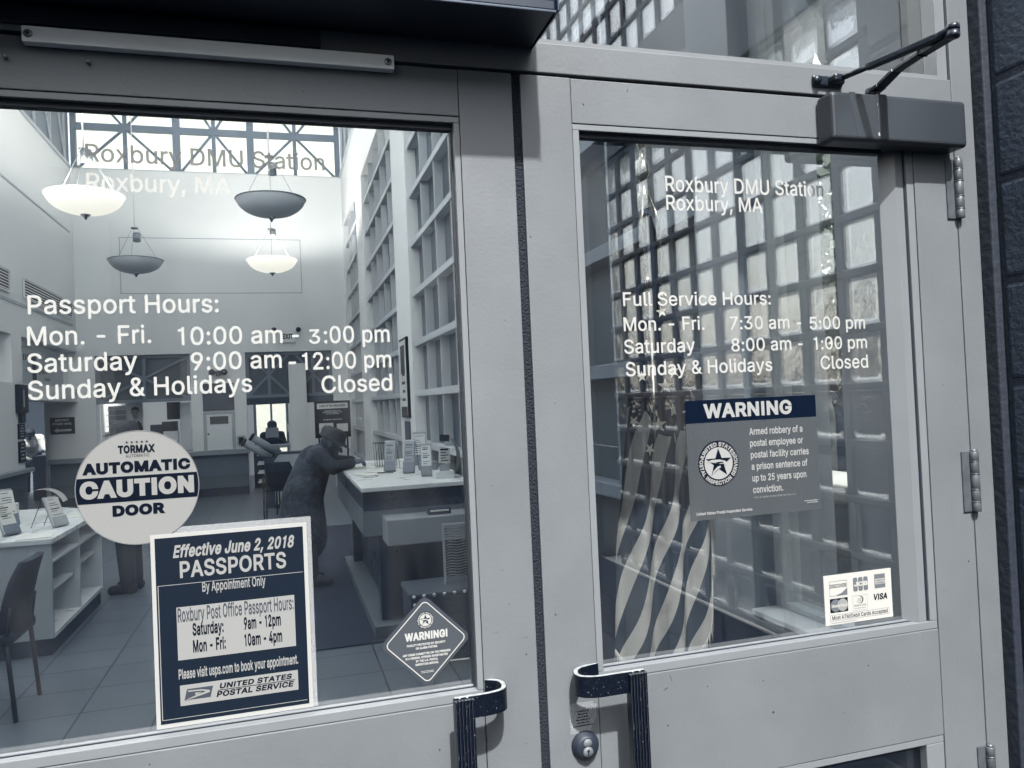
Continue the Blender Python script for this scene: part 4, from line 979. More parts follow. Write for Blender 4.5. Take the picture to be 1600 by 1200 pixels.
# ------------------------------------------------------------------ pull handles
def pull(parent_label, path, gx, top, name='pull_handle'):
    h = thing(name, parent_label, 'door handle', (gx, 0, 0.95))
    for (z0, z1) in ((top - 0.033, top), (0.80, 0.833)):
        a = MB()
        wd = 0.0042
        P = [Vector((x, y, 0)) for x, y in path]
        # smooth the strap
        Q = []
        for i in range(len(P) - 1):
            p0, p1, p2, p3 = P[max(0, i - 1)], P[i], P[i + 1], P[min(len(P) - 1, i + 2)]
            for k in range(5):
                t = k / 5
                Q.append(0.5 * ((2 * p1) + (p2 - p0) * t + (2 * p0 - 5 * p1 + 4 * p2 - p3) * t * t + (-p0 + 3 * p1 - 3 * p2 + p3) * t ** 3))
        Q.append(P[-1])
        Ls, Rs = [], []
        for i, q in enumerate(Q):
            d = (Q[min(i + 1, len(Q) - 1)] - Q[max(i - 1, 0)]).normalized()
            n = Vector((-d.y, d.x, 0))
            Ls.append(q + n * wd); Rs.append(q - n * wd)
        vs = []
        for l, r in zip(Ls, Rs):
            vs.append([a.bm.verts.new((l.x, l.y, z0)), a.bm.verts.new((l.x, l.y, z1)), a.bm.verts.new((r.x, r.y, z1)), a.bm.verts.new((r.x, r.y, z0))])
        for p, q in zip(vs, vs[1:]):
            for k in range(4):
                a.bm.faces.new((p[k], p[(k + 1) % 4], q[(k + 1) % 4], q[k]))
        a.bm.faces.new(vs[0]); a.bm.faces.new(list(reversed(vs[-1])))
        bmesh.ops.recalc_face_normals(a.bm, faces=a.bm.faces[:])
        arm = a.build('arm', M['handle'], h)
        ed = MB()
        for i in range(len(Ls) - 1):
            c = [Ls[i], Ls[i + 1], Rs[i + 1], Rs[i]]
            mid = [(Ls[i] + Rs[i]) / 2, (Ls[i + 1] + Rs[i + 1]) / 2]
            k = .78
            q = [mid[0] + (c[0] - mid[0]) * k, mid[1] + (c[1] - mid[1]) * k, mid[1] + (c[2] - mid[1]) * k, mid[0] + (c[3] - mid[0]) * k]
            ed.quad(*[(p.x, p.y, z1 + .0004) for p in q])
        ed.build('painted_highlight', M['sunedge'], arm)  # sun on the arm top drawn as a pale strip
    g = MB()
    # fluted vertical grip
    w, d = 0.031, 0.017
    prof = [(-w / 2, d / 2), (-w / 2, -d / 2 + .003)]
    nfl = 6
    for k in range(nfl):
        xa = -w / 2 + w * k / nfl
        xb = -w / 2 + w * (k + 1) / nfl
        prof += [(xa + .0006, -d / 2), (xb - .0016, -d / 2), (xb - .0011, -d / 2 + .0022), (xb - .0004, -d / 2 + .0022)]
    prof += [(w / 2, -d / 2 + .003), (w / 2, d / 2)]
    g.prism([(gx + x, -0.062 + y) for x, y in prof], 2, 0.79, top - 0.002)
    grip = g.build('grip', M['handle'], h)
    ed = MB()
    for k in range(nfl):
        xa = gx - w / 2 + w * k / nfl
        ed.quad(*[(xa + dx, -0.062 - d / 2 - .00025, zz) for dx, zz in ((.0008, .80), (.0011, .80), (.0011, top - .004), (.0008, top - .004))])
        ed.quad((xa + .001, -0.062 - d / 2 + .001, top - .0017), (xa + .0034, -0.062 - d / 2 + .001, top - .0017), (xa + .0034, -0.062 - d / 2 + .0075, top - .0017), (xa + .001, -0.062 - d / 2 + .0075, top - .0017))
    ed.build('painted_highlight', M['hinge'], grip)  # pale highlight lines painted along the flutes and grip top
    s = MB()
    for dx in (-0.006, 0.006):
        s.lathe([(0.0001, 0.0), (0.0035, 0.0), (0.0035, 0.0022), (0.0001, 0.0022)], (gx + dx, -0.058, top - 0.002), 10)
    s.build('screw', M['steel'], h)
    return h
pull('black fluted pull handle on the left entrance door, arm bent to the right', [(0.300, 0.002), (0.317, -0.010), (0.3215, -0.028), (0.314, -0.048), (0.292, -0.056), (0.262, -0.057), (0.236, -0.057)], 0.2495, 1.139)
pull('black fluted pull handle on the right entrance door above the lock cylinder', [(0.494, 0.002), (0.458, -0.008), (0.4445, -0.028), (0.4475, -0.046), (0.468, -0.056), (0.50, -0.057), (0.552, -0.057)], 0.5375, 1.139)

# lock cylinder
lk = thing('lock_cylinder', 'round dark lock cylinder with two key cores on the right door stile', 'lock', (0.4655, 0, 1.007))
MB().lathe([(0.0001, -0.013), (0.0165, -0.013), (0.0185, -0.0115), (0.0195, -0.0085), (0.0235, -0.004), (0.0245, 0.0005), (0.0001, 0.0005)], (0.4655, 0, 1.007), 40, 'Y').build('collar', M['collar'], lk)
MB().lathe([(0.0001, -0.0148), (0.0072, -0.0148), (0.0076, -0.0128), (0.0001, -0.0128)], (0.4655, 0, 1.0148), 24, 'Y').build('upper_core', M['core'], lk)
MB().lathe([(0.0001, -0.0155), (0.0086, -0.0155), (0.0092, -0.0128), (0.0001, -0.0128)], (0.4655, 0, 1.0008), 24, 'Y').build('lower_core', M['core'], lk)
kh = MB().box(0.4645, 0.4665, -0.0160, -0.0150, 0.9955, 1.003).lathe([(0.0001, -0.0161), (0.0023, -0.0161), (0.0023, -0.0150), (0.0001, -0.0150)], (0.4655, 0, 1.0035), 12, 'Y')
kh.build('keyhole', M['gasket'], lk)

# worn service sticker above the lock
st = thing('service_sticker', 'worn peeling silver service sticker with tiny print above the lock cylinder', 'sticker', (0.465, 0, 1.05))
pts = [(0.4475, 1.0790), (0.455, 1.0785), (0.470, 1.0780), (0.4835, 1.0772), (0.4845, 1.0735), (0.4895, 1.072), (0.4885, 1.058), (0.488, 1.051), (0.4835, 1.044), (0.479, 1.036), (0.4755, 1.029), (0.462, 1.0285), (0.445, 1.0275), (0.4405, 1.0295), (0.4405, 1.05), (0.4412, 1.066), (0.4415, 1.0755)]
MB().prism(pts, 1, -0.0004, 0.0002).build('foil', mat('silver_foil', (0.24, 0.255, 0.27), 0.42, metal=0.2, var=0.5, vscale=380), st)
L = Lettering()
for i, w in enumerate((0.010, 0.009, 0.010, 0.0125, 0.0105, 0.018)):
    microprint(L, 0.464 - w, 0.464 + w, 1.063 - i * 0.0048, 0.0022, -0.0008)
L.build('print', M['navy'], st)

# ------------------------------------------------------------------ hinges
def hinge(zc, label):
    h = thing('butt_hinge', label, 'hinge', (1.309, 0, zc), group='hinges on the right jamb')
    b = MB().box(1.2835, 1.3075, -0.0035, -0.0003, zc - 0.0595, zc + 0.0595, 0.0008)
    b.build('leaf', M['hinge'], h)
    k = MB()
    for (a, c) in ((-0.059, -0.041), (-0.0395, -0.016), (-0.0145, 0.0145), (0.016, 0.0395), (0.041, 0.059)):
        k.lathe([(0.0001, a), (0.0078, a), (0.0085, a + .001), (0.0085, c - .001), (0.0078, c), (0.0001, c)], (1.3095, -0.0072, zc), 18)
    k.build('knuckle', M['hinge'], h)
    p = MB()
    for z in (-0.040, -0.0152, 0.0152, 0.040):
        p.lathe([(0.0001, -0.0009), (0.0092, -0.0009), (0.0092, 0.0009), (0.0001, 0.0009)], (1.3095, -0.0072, zc + z), 18)
    p.lathe([(0.0001, 0.058), (0.0075, 0.058), (0.0055, 0.0635), (0.0001, 0.065)], (1.3095, -0.0072, zc), 18)
    p.build('washer_rings', M['hinge'], h)
hinge(1.969, 'top steel butt hinge on the right jamb, just under the door closer')
hinge(1.387, 'middle steel butt hinge on the right jamb, level with the warning film')
hinge(0.808, 'lowest steel butt hinge on the right jamb, at the bottom edge of the photo')

# ------------------------------------------------------------------ door closer
cl = thing('door_closer', 'dark grey door closer box with folded arm at the top of the right door', 'door closer', (1.14, 0, 2.085))
body = MB()
prof = rrect(-0.046, 0.0, 2.036, 2.1295, 0.006, 3)
body.box(0.986, 1.2965, -0.047, -0.0004, 2.0385, 2.1295, 0.0085, 4)
body.build('cover', M['closer'], cl)
sc = MB()
sc.prism([(1.0855, 2.050), (1.0885, 2.0495), (1.0892, 2.0525), (1.0868, 2.0575), (1.0852, 2.0540)], 1, -0.0474, -0.0469)
sc.prism([(1.0862, 2.107), (1.0872, 2.1065), (1.0870, 2.111), (1.0860, 2.1108)], 1, -0.0474, -0.0469)
for k in range(9):
    z = 2.062 + k * 0.0047
    sc.prism([(1.0866 + .0004 * math.sin(k * 3), z), (1.0872 + .0004 * math.sin(k * 3), z), (1.0870, z + .0017)], 1, -0.0474, -0.0469)
sc.build('paint_chip', M['white'], cl)
tp = MB().prism([(1.024, 2.1285), (1.0375, 2.1285), (1.051, 2.046), (1.0385, 2.046)], 1, -0.0473, -0.04705).prism([(1.0835, 2.1285), (1.1075, 2.1285), (1.1095, 2.046), (1.0875, 2.046)], 1, -0.0473, -0.04705)
tp.build('tape_residue', mat('tape_residue', (0.017, 0.022, 0.030), 0.55), cl)
# spindle, main arm out to the elbow, forearm back to the foot on the frame
E = Vector((1.087, -0.222, 2.166))
sp = MB().lathe([(0.0001, 0), (0.013, 0), (0.013, 0.02), (0.0001, 0.02)], (1.100, -0.022, 2.1285), 20)
sp.build('spindle', M['darksteel'], cl)
ma = MB()
path = [Vector((1.100, -0.014, 2.140)), Vector((1.100, -0.045, 2.146)), Vector((1.098, -0.085, 2.158)), Vector((1.0935, -0.15, 2.161)), E + Vector((0, 0, -0.006))]
for a, c, w0 in zip(path, path[1:], (0.024, 0.021, 0.018, 0.016)):
    ma.bar(a, c, w0, 0.0085, bev=0.002)
ma.lathe([(0.0001, -0.012), (0.0095, -0.012), (0.0105, -0.009), (0.0105, -0.001), (0.0001, -0.001)], E, 18)
ma.build('main_arm', M['darksteel'], cl)
fa = MB()
F0 = Vector((1.027, -0.022, 2.163))
d = (E - F0)
fa.tube([F0, F0 + d * 0.30], 0.0055, 10)
fa.bar(F0 + d * 0.26, F0 + d * 0.93, 0.0145, 0.0125, bev=0.003)
fa.bar(F0 + d * 0.88, E + Vector((0, -0.004, 0.004)), 0.017, 0.010, bev=0.003)
fa.lathe([(0.0001, 0.0), (0.0105, 0.0), (0.0105, 0.008), (0.0085, 0.0105), (0.0001, 0.0105)], E, 18)
fa.build('forearm', M['darksteel'], cl)
ft = MB()
ft.obox((1.012, -0.005, 2.163), 0.066, 0.008, 0.021, None, 0.004)
ft.obox((1.0215, -0.018, 2.163), 0.022, 0.024, 0.015, None, 0.004)
ft.build('foot_bracket', M['darksteel'], cl)
fs = MB()
for x in (0.987, 1.038):
    fs.lathe([(0.0001, -0.0015), (0.0068, -0.0015), (0.0082, 0.0035), (0.0001, 0.0035)], (x, -0.0125, 2.163), 18, 'Y')
    fs.obox((x, -0.0145, 2.163), 0.007, 0.0012, 0.0016, Matrix.Rotation(R(20), 3, 'Y'))
    fs.obox((x, -0.0146, 2.163), 0.0016, 0.0012, 0.007, Matrix.Rotation(R(20), 3, 'Y'))
fs.build('screw', [M['darksteel']], cl)

# ------------------------------------------------------------------ automatic door operator over the left door
op = thing('door_operator', 'long dark automatic door operator housing above the left door', 'door operator', (-0.3, 0, 2.25))
MB().box(-0.95, 0.424, -0.132, -0.001, 2.1765, 2.36, 0.004, 2).build('housing', M['operator'], op)
MB().prism([(-0.1335, 2.195), (-0.1365, 2.199), (-0.1365, 2.36), (-0.1335, 2.36)], 0, -0.95, 0.420).build('front_cover', M['operator'], op)
e = MB().box(0.4245, 0.4268, -0.138, -0.001, 2.1755, 2.36, 0.001)
for k in range(4):
    e.box(0.4268, 0.4280, -0.134, -0.004, 2.205 + k * 0.012, 2.211 + k * 0.012)
e.build('end_cap', mat('ribbed_end_cap', (0.03, 0.045, 0.07), 0.35, metal=0.3), op)
MB().box(-0.95, 0.424, -0.133, -0.1295, 2.1745, 2.1785, 0.001).build('lower_lip', mat('lip_edge', (0.05, 0.065, 0.09), 0.35, metal=0.4), op)
cp = tag(MB().box(-0.95, 0.079, -0.010, -0.0016, 2.147, 2.1745, 0.002).build('cover_plate', M['operator']), 'dark slotted cover plate between the operator housing and the metal strip', 'cover plate')

strip = thing('metal_strip', 'bright aluminium strip screwed across the header of the left door', 'metal strip', (-0.07, 0, 2.128))
MB().box(-0.3275, 0.1905, -0.018, -0.0022, 2.1178, 2.1402, 0.001).build('bar', M['alu'], strip)
for x in (-0.3195, 0.1815):
    s = MB().lathe([(0.0001, -0.0012), (0.0052, -0.0012), (0.0062, 0.0006), (0.0001, 0.0006)], (x, -0.0185, 2.1292), 20, 'Y')
    s.mi = 1
    s.obox((x, -0.0202, 2.1292), 0.006, 0.0012, 0.0014, Matrix.Rotation(R(12), 3, 'Y'))
    s.obox((x, -0.0203, 2.1292), 0.0014, 0.0012, 0.006, Matrix.Rotation(R(12), 3, 'Y'))
    s.build('screw', [M['steel'], M['gasket']], strip)
for i, (x, z, l) in enumerate(((-0.352, 2.0995, 'small loose screw stud at the far left under the metal strip'), (-0.2475, 2.1005, 'small screw stud below the left end of the metal strip'))):
    s = MB().lathe([(0.0001, -0.008), (0.0025, -0.008), (0.003, -0.004), (0.0018, 0.0005), (0.0001, 0.0005)], (x, 0, z), 12, 'Y')
    tag(s.build('screw_stud', M['steel']), l, 'screw')

# ================================================================== stickers and notices on the door glass
def seal(L_dark, L_light, cx, cz, r, y, small=False):
    """round badge: dark ring with writing, pale disc, star with a swooping bird head"""
    L_dark.poly(circ(cx, cz, r, 48), y)
    L_light.poly(circ(cx, cz, r * 0.70, 48), y - 0.0003)
    st = starpts(cx, cz + r * 0.01, r * 0.66, 90, 0.40)
    L_dark.poly(st, y - 0.0006)
    f = lambda u, v: (cx + u * r, cz + v * r)
    head = [f(-.62, .10), f(-.30, .17), f(.05, .16), f(.30, .10), f(.38, .04), f(.36, -.06), f(.30, -.09), f(.20, -.02), f(-.05, -.12), f(-.30, -.34), f(-.36, -.50), f(-.15, -.32), f(.10, -.18), f(.02, .0), f(-.25, .03)]
    L_light.poly(head, y - 0.0009)
    L_dark.poly([f(-.18, .05), f(.18, .07), f(.24, .02), f(.0, .0)], y - 0.0012)
    L_dark.poly([f(-.10, -.06), f(.16, -.02), f(-.02, -.14)], y - 0.0012)
    cap = r * 0.185
    for s, a, fl in (('UNITED STATES', 90, False), ('POSTAL INSPECTION SERVICE', 270, True)):
        L_light.arc(s, cx, cz, r * 0.755, a, cap, 0.035, y - 0.0004, fl, 0.97 if not fl else 0.83)
    if not small:
        for a in (163, 17):
            L_light.poly(starpts(cx + r * .85 * math.cos(R(a)), cz + r * .85 * math.sin(R(a)), r * 0.085), y - 0.0004)

SY = GL - 0.0010
# --- round caution sticker
cx, cz = -0.2065, 1.4845
rx = 0.0838
cs = thing('caution_sticker', 'round pale caution sticker with a dark band on the left door glass', 'sticker', (cx, SY, cz))
MB().prism(circ(cx, cz, rx, 72), 1, SY - 0.0003, SY + 0.0003).build('disc', M['disc'], cs)
MB().ring(circ(cx, cz, rx + .0003, 72), circ(cx, cz, rx - 0.0009, 72), 1, SY - 0.0007, SY - 0.0004).build('rim', M['midprint'], cs)
yb = SY - 0.0007
z0, z1 = cz - 0.0195, cz + 0.0175
hw = lambda z: math.sqrt((rx - .0011) ** 2 - (z - cz) ** 2)
arcL = [(cx - hw(z0 + (z1 - z0) * k / 8), z0 + (z1 - z0) * k / 8) for k in range(9)]
arcR = [(cx + hw(z1 - (z1 - z0) * k / 8), z1 - (z1 - z0) * k / 8) for k in range(9)]
L = Lettering()
L.poly(arcL + arcR, yb)
L.line('AUTOMATIC', cx - 0.0735, cz + 0.0225, cx + 0.0725, 0.0165, bold=0.055, y=yb)
L.line('DOOR', cx - 0.0355, cz - 0.0405, cx + 0.0355, 0.0160, bold=0.055, y=yb)
L.line('TORMAX', cx - 0.0255, cz + 0.0508, cx + 0.0245, 0.0118, bold=0.045, y=yb)
L.line('AUTOMATIC', cx - 0.0155, cz + 0.0447, cx + 0.0165, 0.0042, bold=0.0, y=yb)
for k in range(5):
    L.poly(starpts(cx - 0.0135 + k * 0.0068, cz + 0.0668, 0.0023), yb)
L.build('dark_print', M['navy'], cs)
L = Lettering()
L.line('CAUTION', cx - 0.0775, cz - 0.0128, cx + 0.0765, 0.0258, bold=0.055, y=yb - 0.0004)
L.build('pale_print', M['disc'], cs)

# --- passport notice taped under it
px0, px1, pz0, pz1 = -0.193, 0.0305, 1.1275, 1.4125
pn = thing('passport_notice', 'dark passport appointment notice with a white border taped to the left door glass', 'notice', (-0.08, SY, 1.27))
MB().box(-0.186, 0.0372, SY - 0.0001, SY + 0.0003, 1.128, 1.4215).build('tape_film', M['tapefilm'], pn)
MB().box(px0, px1, SY - 0.0010, SY - 0.0003, pz0, pz1).build('sheet', M['extpaper'], pn)
W = px1 - px0; H = pz1 - pz0
X = lambda u: px0 + u * W
Z = lambda v: pz1 - v * H
y1 = SY - 0.0014
D = Lettering()
D.rect(X(.026), X(.974), Z(.978), Z(.020), y1)
D.build('dark_ground', mat('navy_ground', (0.0046, 0.0087, 0.0167), 0.5, spec=0.12), pn)
y2 = y1 - 0.0004
Wt = Lettering()
Wt.line('Effective June 2, 2018', X(.135), Z(.128), X(.905), 0.0188, bold=0.032, shear=0.18, y=y2)
Wt.line('PASSPORTS', X(.175), Z(.235), X(.855), 0.0248, bold=0.022, y=y2)
Wt.line('By Appointment Only', X(.31), Z(.318), X(.715), 0.0150, bold=0.016, y=y2)
Wt.line('Please visit usps.com to book your appointment.', X(.145), Z(.758), X(.91), 0.0150, bold=0.022, y=y2)
Wt.rect(X(.035), X(.965), Z(.2675), Z(.2645), y2)
Wt.rect(X(.0355), X(.0405), Z(.955), Z(.2675), y2)
Wt.rect(X(.0355), X(.962), Z(.9585), Z(.9555), y2)
Wt.rect(X(.145), X(.90), Z(.660), Z(.385), y2)
Wt.rect(X(.150), X(.905), Z(.8960), Z(.7900), y2)
Wt.build('white_print', M['lightprint'], pn)
y3 = y2 - 0.0004
G = Lettering()
G.line('Roxbury Post Office Passport Hours:', X(.152), Z(.462), X(.893), 0.0205, bold=0.012, y=y3)
u0, u1, v0, v1 = .175, .355, .868, .812
f = lambda u, v: (X(u0 + (u1 - u0) * u), Z(v0 + (v1 - v0) * v))
G.poly([f(0, 0), f(.9, 0), f(1, 1), f(.1, 1)], y3)
G.build('grey_print', mat('notice_grey', (0.0342, 0.0410, 0.0532), 0.5, spec=0.12), pn)
K = Lettering()
K.line('Saturday:', X(.24), Z(.540), X(.435), 0.0185, bold=0.025, y=y3)
K.line('9am - 12pm', X(.565), Z(.540), X(.805), 0.0185, bold=0.025, y=y3)
K.line('Mon - Fri:', X(.24), Z(.628), X(.445), 0.0185, bold=0.025, y=y3)
K.line('10am - 4pm', X(.565), Z(.628), X(.81), 0.0185, bold=0.025, y=y3)
K.line('UNITED STATES', X(.395), Z(.832), X(.860), 0.0078, bold=0.03, shear=0.22, y=y3)
K.line('POSTAL SERVICE', X(.375), Z(.874), X(.868), 0.0082, bold=0.03, shear=0.22, y=y3)
K.rect(X(.385), X(.885), Z(.8412), Z(.8382), y3)
K.build('dark_print', M['navy'], pn)
E_ = Lettering()
y4 = y3 - 0.0004
E_.poly([f(.12, .86), f(.60, .82), f(.88, .66), f(.90, .48), f(.80, .40), f(.10, .0), f(.02, .0), f(.50, .42), f(.74, .56), f(.66, .66), f(.50, .70), f(.14, .74)], y4)
E_.poly([f(.36, .56), f(.62, .58), f(.40, .34)], y4)
E_.build('bird_emblem', M['lightprint'], pn)

# --- diamond alarm sticker
dc, dz = 0.2105, 1.2045
ds = thing('alarm_sticker', 'grey diamond shaped warning sticker in the lower corner of the left door glass', 'sticker', (dc, SY, dz))
def diamond(r, rad):
    pts = []
    for k in range(4):
        a = 90 * k
        cxx, czz = dc + (r - rad * 1.4142) * math.cos(R(a)), dz + (r - rad * 1.4142) * math.sin(R(a))
        for j in range(7):
            b = R(a - 45 + 90 * j / 6)
            pts.append((cxx + rad * math.cos(b), czz + rad * math.sin(b)))
    return pts
MB().prism(diamond(0.0745, 0.011), 1, SY - 0.0004, SY + 0.0002).build('edge_film', mat('sticker_edge', (0.0342, 0.0403, 0.0502), 0.45, spec=0.12), ds)
MB().prism(diamond(0.066, 0.0075), 1, SY - 0.0007, SY - 0.00045).build('ground', M['greyprint'], ds)
MB().ring(diamond(0.0672, 0.0085), diamond(0.0650, 0.0072), 1, SY - 0.0011, SY - 0.0008).build('border_line', M['white'], ds)
La, Ld = Lettering(), Lettering()
ys = SY - 0.0012
seal(Ld, La, dc, dz + 0.0345, 0.0138, ys, True)
La.line('WARNING!', dc - 0.0345, dz + 0.0035, dc + 0.0355, 0.0130, bold=0.045, y=ys)
for i, (s, w) in enumerate((('FACILITY PROTECTED BY SECURITY', .0315), ('OR ALARM SYSTEM', .0175), ('', 0), ('ANY CRIME COMMITTED ON THE PREMISES', .039), ('IS A FEDERAL OFFENSE INVESTIGATED', .0345), ('BY THE U.S. POSTAL', .018), ('INSPECTION SERVICE.', .019))):
    if s: La.line(s, dc - w, dz - 0.0055 - i * 0.0056 + (0.002 if i > 2 else 0), dc + w, 0.0036, bold=0.045, y=ys)
for i in range(2):
    microprint(La, dc - 0.0105, dc + 0.0105, dz - 0.0475 - i * 0.0022, 0.0010, ys)
Ld.build('dark_print', M['navy'], ds)
La.build('white_print', M['white'], ds)

# --- translucent robbery warning film on the right door
wx0, wx1, wz0, wz1 = 0.6975, 0.9745, 1.3555, 1.5725
wf = thing('warning_film', 'large translucent grey robbery warning film with a dark heading on the right door glass', 'notice', (0.836, SY, 1.46))
MB().box(wx0, wx1, SY - 0.0002, SY + 0.0003, wz0, wz1 - 0.0415).build('film', M['film'], wf)
MB().box(wx0, wx1, SY - 0.0002, SY + 0.0003, wz1 - 0.0413, wz1).build('heading_band', M['filmdark'], wf)
La, Ld = Lettering(), Lettering()
ys = SY - 0.0006
La.line('WARNING', wx0 + 0.0365, wz1 - 0.0335, wx0 + 0.2235, 0.0265, bold=0.034, y=ys)
for i, (s, w) in enumerate((('Armed robbery of a', .112), ('postal employee or', .112), ('postal facility carries', .1235), ('a prison sentence of', .1195), ('up to 25 years upon', .1155), ('conviction.', .0635))):
    La.line(s, wx0 + 0.1295 + i * 0.0004, wz1 - 0.0685 - i * 0.0215, wx0 + 0.1325 + w, 0.0128 if 'A' == s[0] else 0.0128, bold=0.018, y=ys)
La.line('TITLE 18, UNITED STATES CODE, SECTION 2114', wx0 + 0.1325, wz0 + 0.0315, wx0 + 0.223, 0.0026, bold=0.0, y=ys)
microprint(La, wx0 + 0.241, wx0 + 0.271, wz0 + 0.0175, 0.0018, ys)
microprint(La, wx0 + 0.247, wx0 + 0.271, wz0 + 0.0140, 0.0018, ys)
La.line('United States Postal Inspection Service', wx0 + 0.0125, wz0 + 0.0095, wx0 + 0.128, 0.0052, bold=0.03, y=ys)
seal(Ld, La, wx0 + 0.0625, wz0 + 0.101, 0.0415, ys)
La.build('white_print', mat('film_white', (0.2280, 0.2326, 0.2326), 0.5, spec=0.12), wf)
Ld.build('badge_print', M['navy'], wf)

# --- payment card notice
kx0, kx1, kz0, kz1 = 0.9715, 1.1265, 1.1345, 1.2285
kc = thing('card_notice', 'white notice with six payment card marks in the lower corner of the right door glass', 'notice', (1.05, SY, 1.18))
MB().box(kx0, kx1, SY - 0.0006, SY + 0.0003, kz0, kz1).build('sheet', mat('bright_paper', (0.3496, 0.3496, 0.3344), 0.5, spec=0.12), kc)
X = lambda u: kx0 + u * (kx1 - kx0)
Z = lambda v: kz1 - v * (kz1 - kz0)
y1 = SY - 0.0010; y2 = y1 - 0.0004; y3 = y2 - 0.0004
La, Lm, Ld, Lw = Lettering(), Lettering(), Lettering(), Lettering()
def outl(L, a, b, c, d, y, t=0.0006):
    L.rect(X(a), X(b), Z(c) - t, Z(c), y); L.rect(X(a), X(b), Z(d), Z(d) + t, y)
    L.rect(X(a), X(a) + t, Z(d), Z(c), y); L.rect(X(b) - t, X(b), Z(d), Z(c), y)
outl(Lm, .075, .335, .125, .425, y1)
Ld.line('DISCOVER', X(.085), Z(.262), X(.325), 0.0072, bold=0.012, y=y1)
Lm.poly([(X(.16), Z(.420)), (X(.25), Z(.375)), (X(.335), Z(.285)), (X(.335), Z(.420))], y1)
for k in range(3):
    Lm.poly(rrect(X(.425 + k * .077), X(.490 + k * .077), Z(.385), Z(.105), 0.003, 3), y1)
Lw.line('JCB', X(.435), Z(.285), X(.64), 0.0085, bold=0.05, y=y2)
Lm.rect(X(.745), X(.905), Z(.375), Z(.09), y1)
Lw.rect(X(.755), X(.895), Z(.295), Z(.185), y2)
Lm.line('AMERICAN', X(.765), Z(.232), X(.885), 0.0032, bold=0.03, y=y3)
Lm.line('EXPRESS', X(.765), Z(.282), X(.885), 0.0032, bold=0.03, y=y3)
Ld.rect(X(.075), X(.335), Z(.755), Z(.475), y1)
Lm.poly(circ(X(.155), Z(.615), 0.0118, 28), y2)
La.poly(circ(X(.255), Z(.615), 0.0118, 28), y2 - .0002)
Lw.line('MasterCard', X(.095), Z(.650), X(.315), 0.0058, bold=0.03, y=y3 - .0002)
outl(La, .405, .625, .47, .775, y1, 0.0005)
Ld.poly(circ(X(.522), Z(.560), 0.0068, 24), y1)
Lw.poly(circ(X(.508), Z(.560), 0.0062, 24), y2)
Ld.rect(X(.493), X(.499), Z(.595), Z(.525), y3); Ld.rect(X(.520), X(.526), Z(.595), Z(.525), y3)
Lm.line('Diners Club', X(.425), Z(.690), X(.605), 0.0040, bold=0.0, y=y1)
Lm.line('INTERNATIONAL', X(.43), Z(.738), X(.60), 0.0018, bold=0.0, y=y1)
Ld.line('VISA', X(.710), Z(.615), X(.925), 0.0118, bold=0.035, shear=0.15, y=y1)
Lm.rect(X(.065), X(.945), Z(.925), Z(.800), y1)
Lw.rect(X(.069), X(.941), Z(.920), Z(.805), y1 - .0002)
Ld.line('Most ATM/Debit Cards Accepted', X(.095), Z(.898), X(.918), 0.0074, bold=0.012, y=y2)
microprint(Lm, X(.075), X(.46), Z(.968), 0.0010, y1)
Ld.build('dark_print', M['navy'], kc)
Lm.build('grey_print', mat('card_grey', (0.0912, 0.1011, 0.1140), 0.5, spec=0.12), kc)
La.build('pale_print', M['lightprint'], kc)
Lw.build('white_print', mat('card_white', (0.3344, 0.3344, 0.3192), 0.5, spec=0.12), kc)

# ================================================================== block wall and glass-block screen on the right, outside
bw = thing('block_wall', 'dark painted concrete block wall beside the door hinges', 'wall', (1.45, -0.1, 0))
b = MB()
y_edge = -0.034
for r in range(25):
    z = -0.02 + 0.2 * r
    for (ya, yb) in ((-0.218, y_edge),):
        b.box(1.378, 1.56, ya, yb, z + 0.0045, z + 0.1955, 0.010, 3)
b.build('block_course', M['cmu'], bw)
MB().box(1.3815, 1.555, -0.216, -0.030, 0, 4.98).build('mortar_bed', M['mortar'], bw)
MB().box(1.3625, 1.395, -0.0285, 0.004, 0, 4.98, 0.003).build('caulk_joint', M['caulk'], bw)
b = MB()
for r in range(5):
    k = 0
    y = -0.222
    while y > -3.1:
        y2 = max(-3.12, y - (0.4 if (r + k) % 2 else 0.4))
        if y - y2 > 0.05: b.box(1.378, 1.56, y2 + 0.004, y - 0.004, 0.0 + r * 0.17, 0.166 + r * 0.17, 0.005, 1)
        y = y2; k += 1
b.build('base_course', M['cmu'], bw)

shade_wall = thing('block_wall', 'added dark block wall, unseen at the left, keeping sky light off the left door', 'wall', (-1.2, -0.5, 0))  # unseen wall added to shade the header and left door
b = MB()
for r in range(25):
    for k in range(3):
        b.box(-1.30, -1.02, -1.21 + k * .404, -0.814 + k * .404, -0.015 + 0.2 * r, 0.175 + 0.2 * r, 0.006, 1)
b.build('block_course', M['cmu'], shade_wall)
MB().box(-1.295, -1.026, -1.20, -0.004, 0, 4.97).build('mortar_bed', M['mortar'], shade_wall)

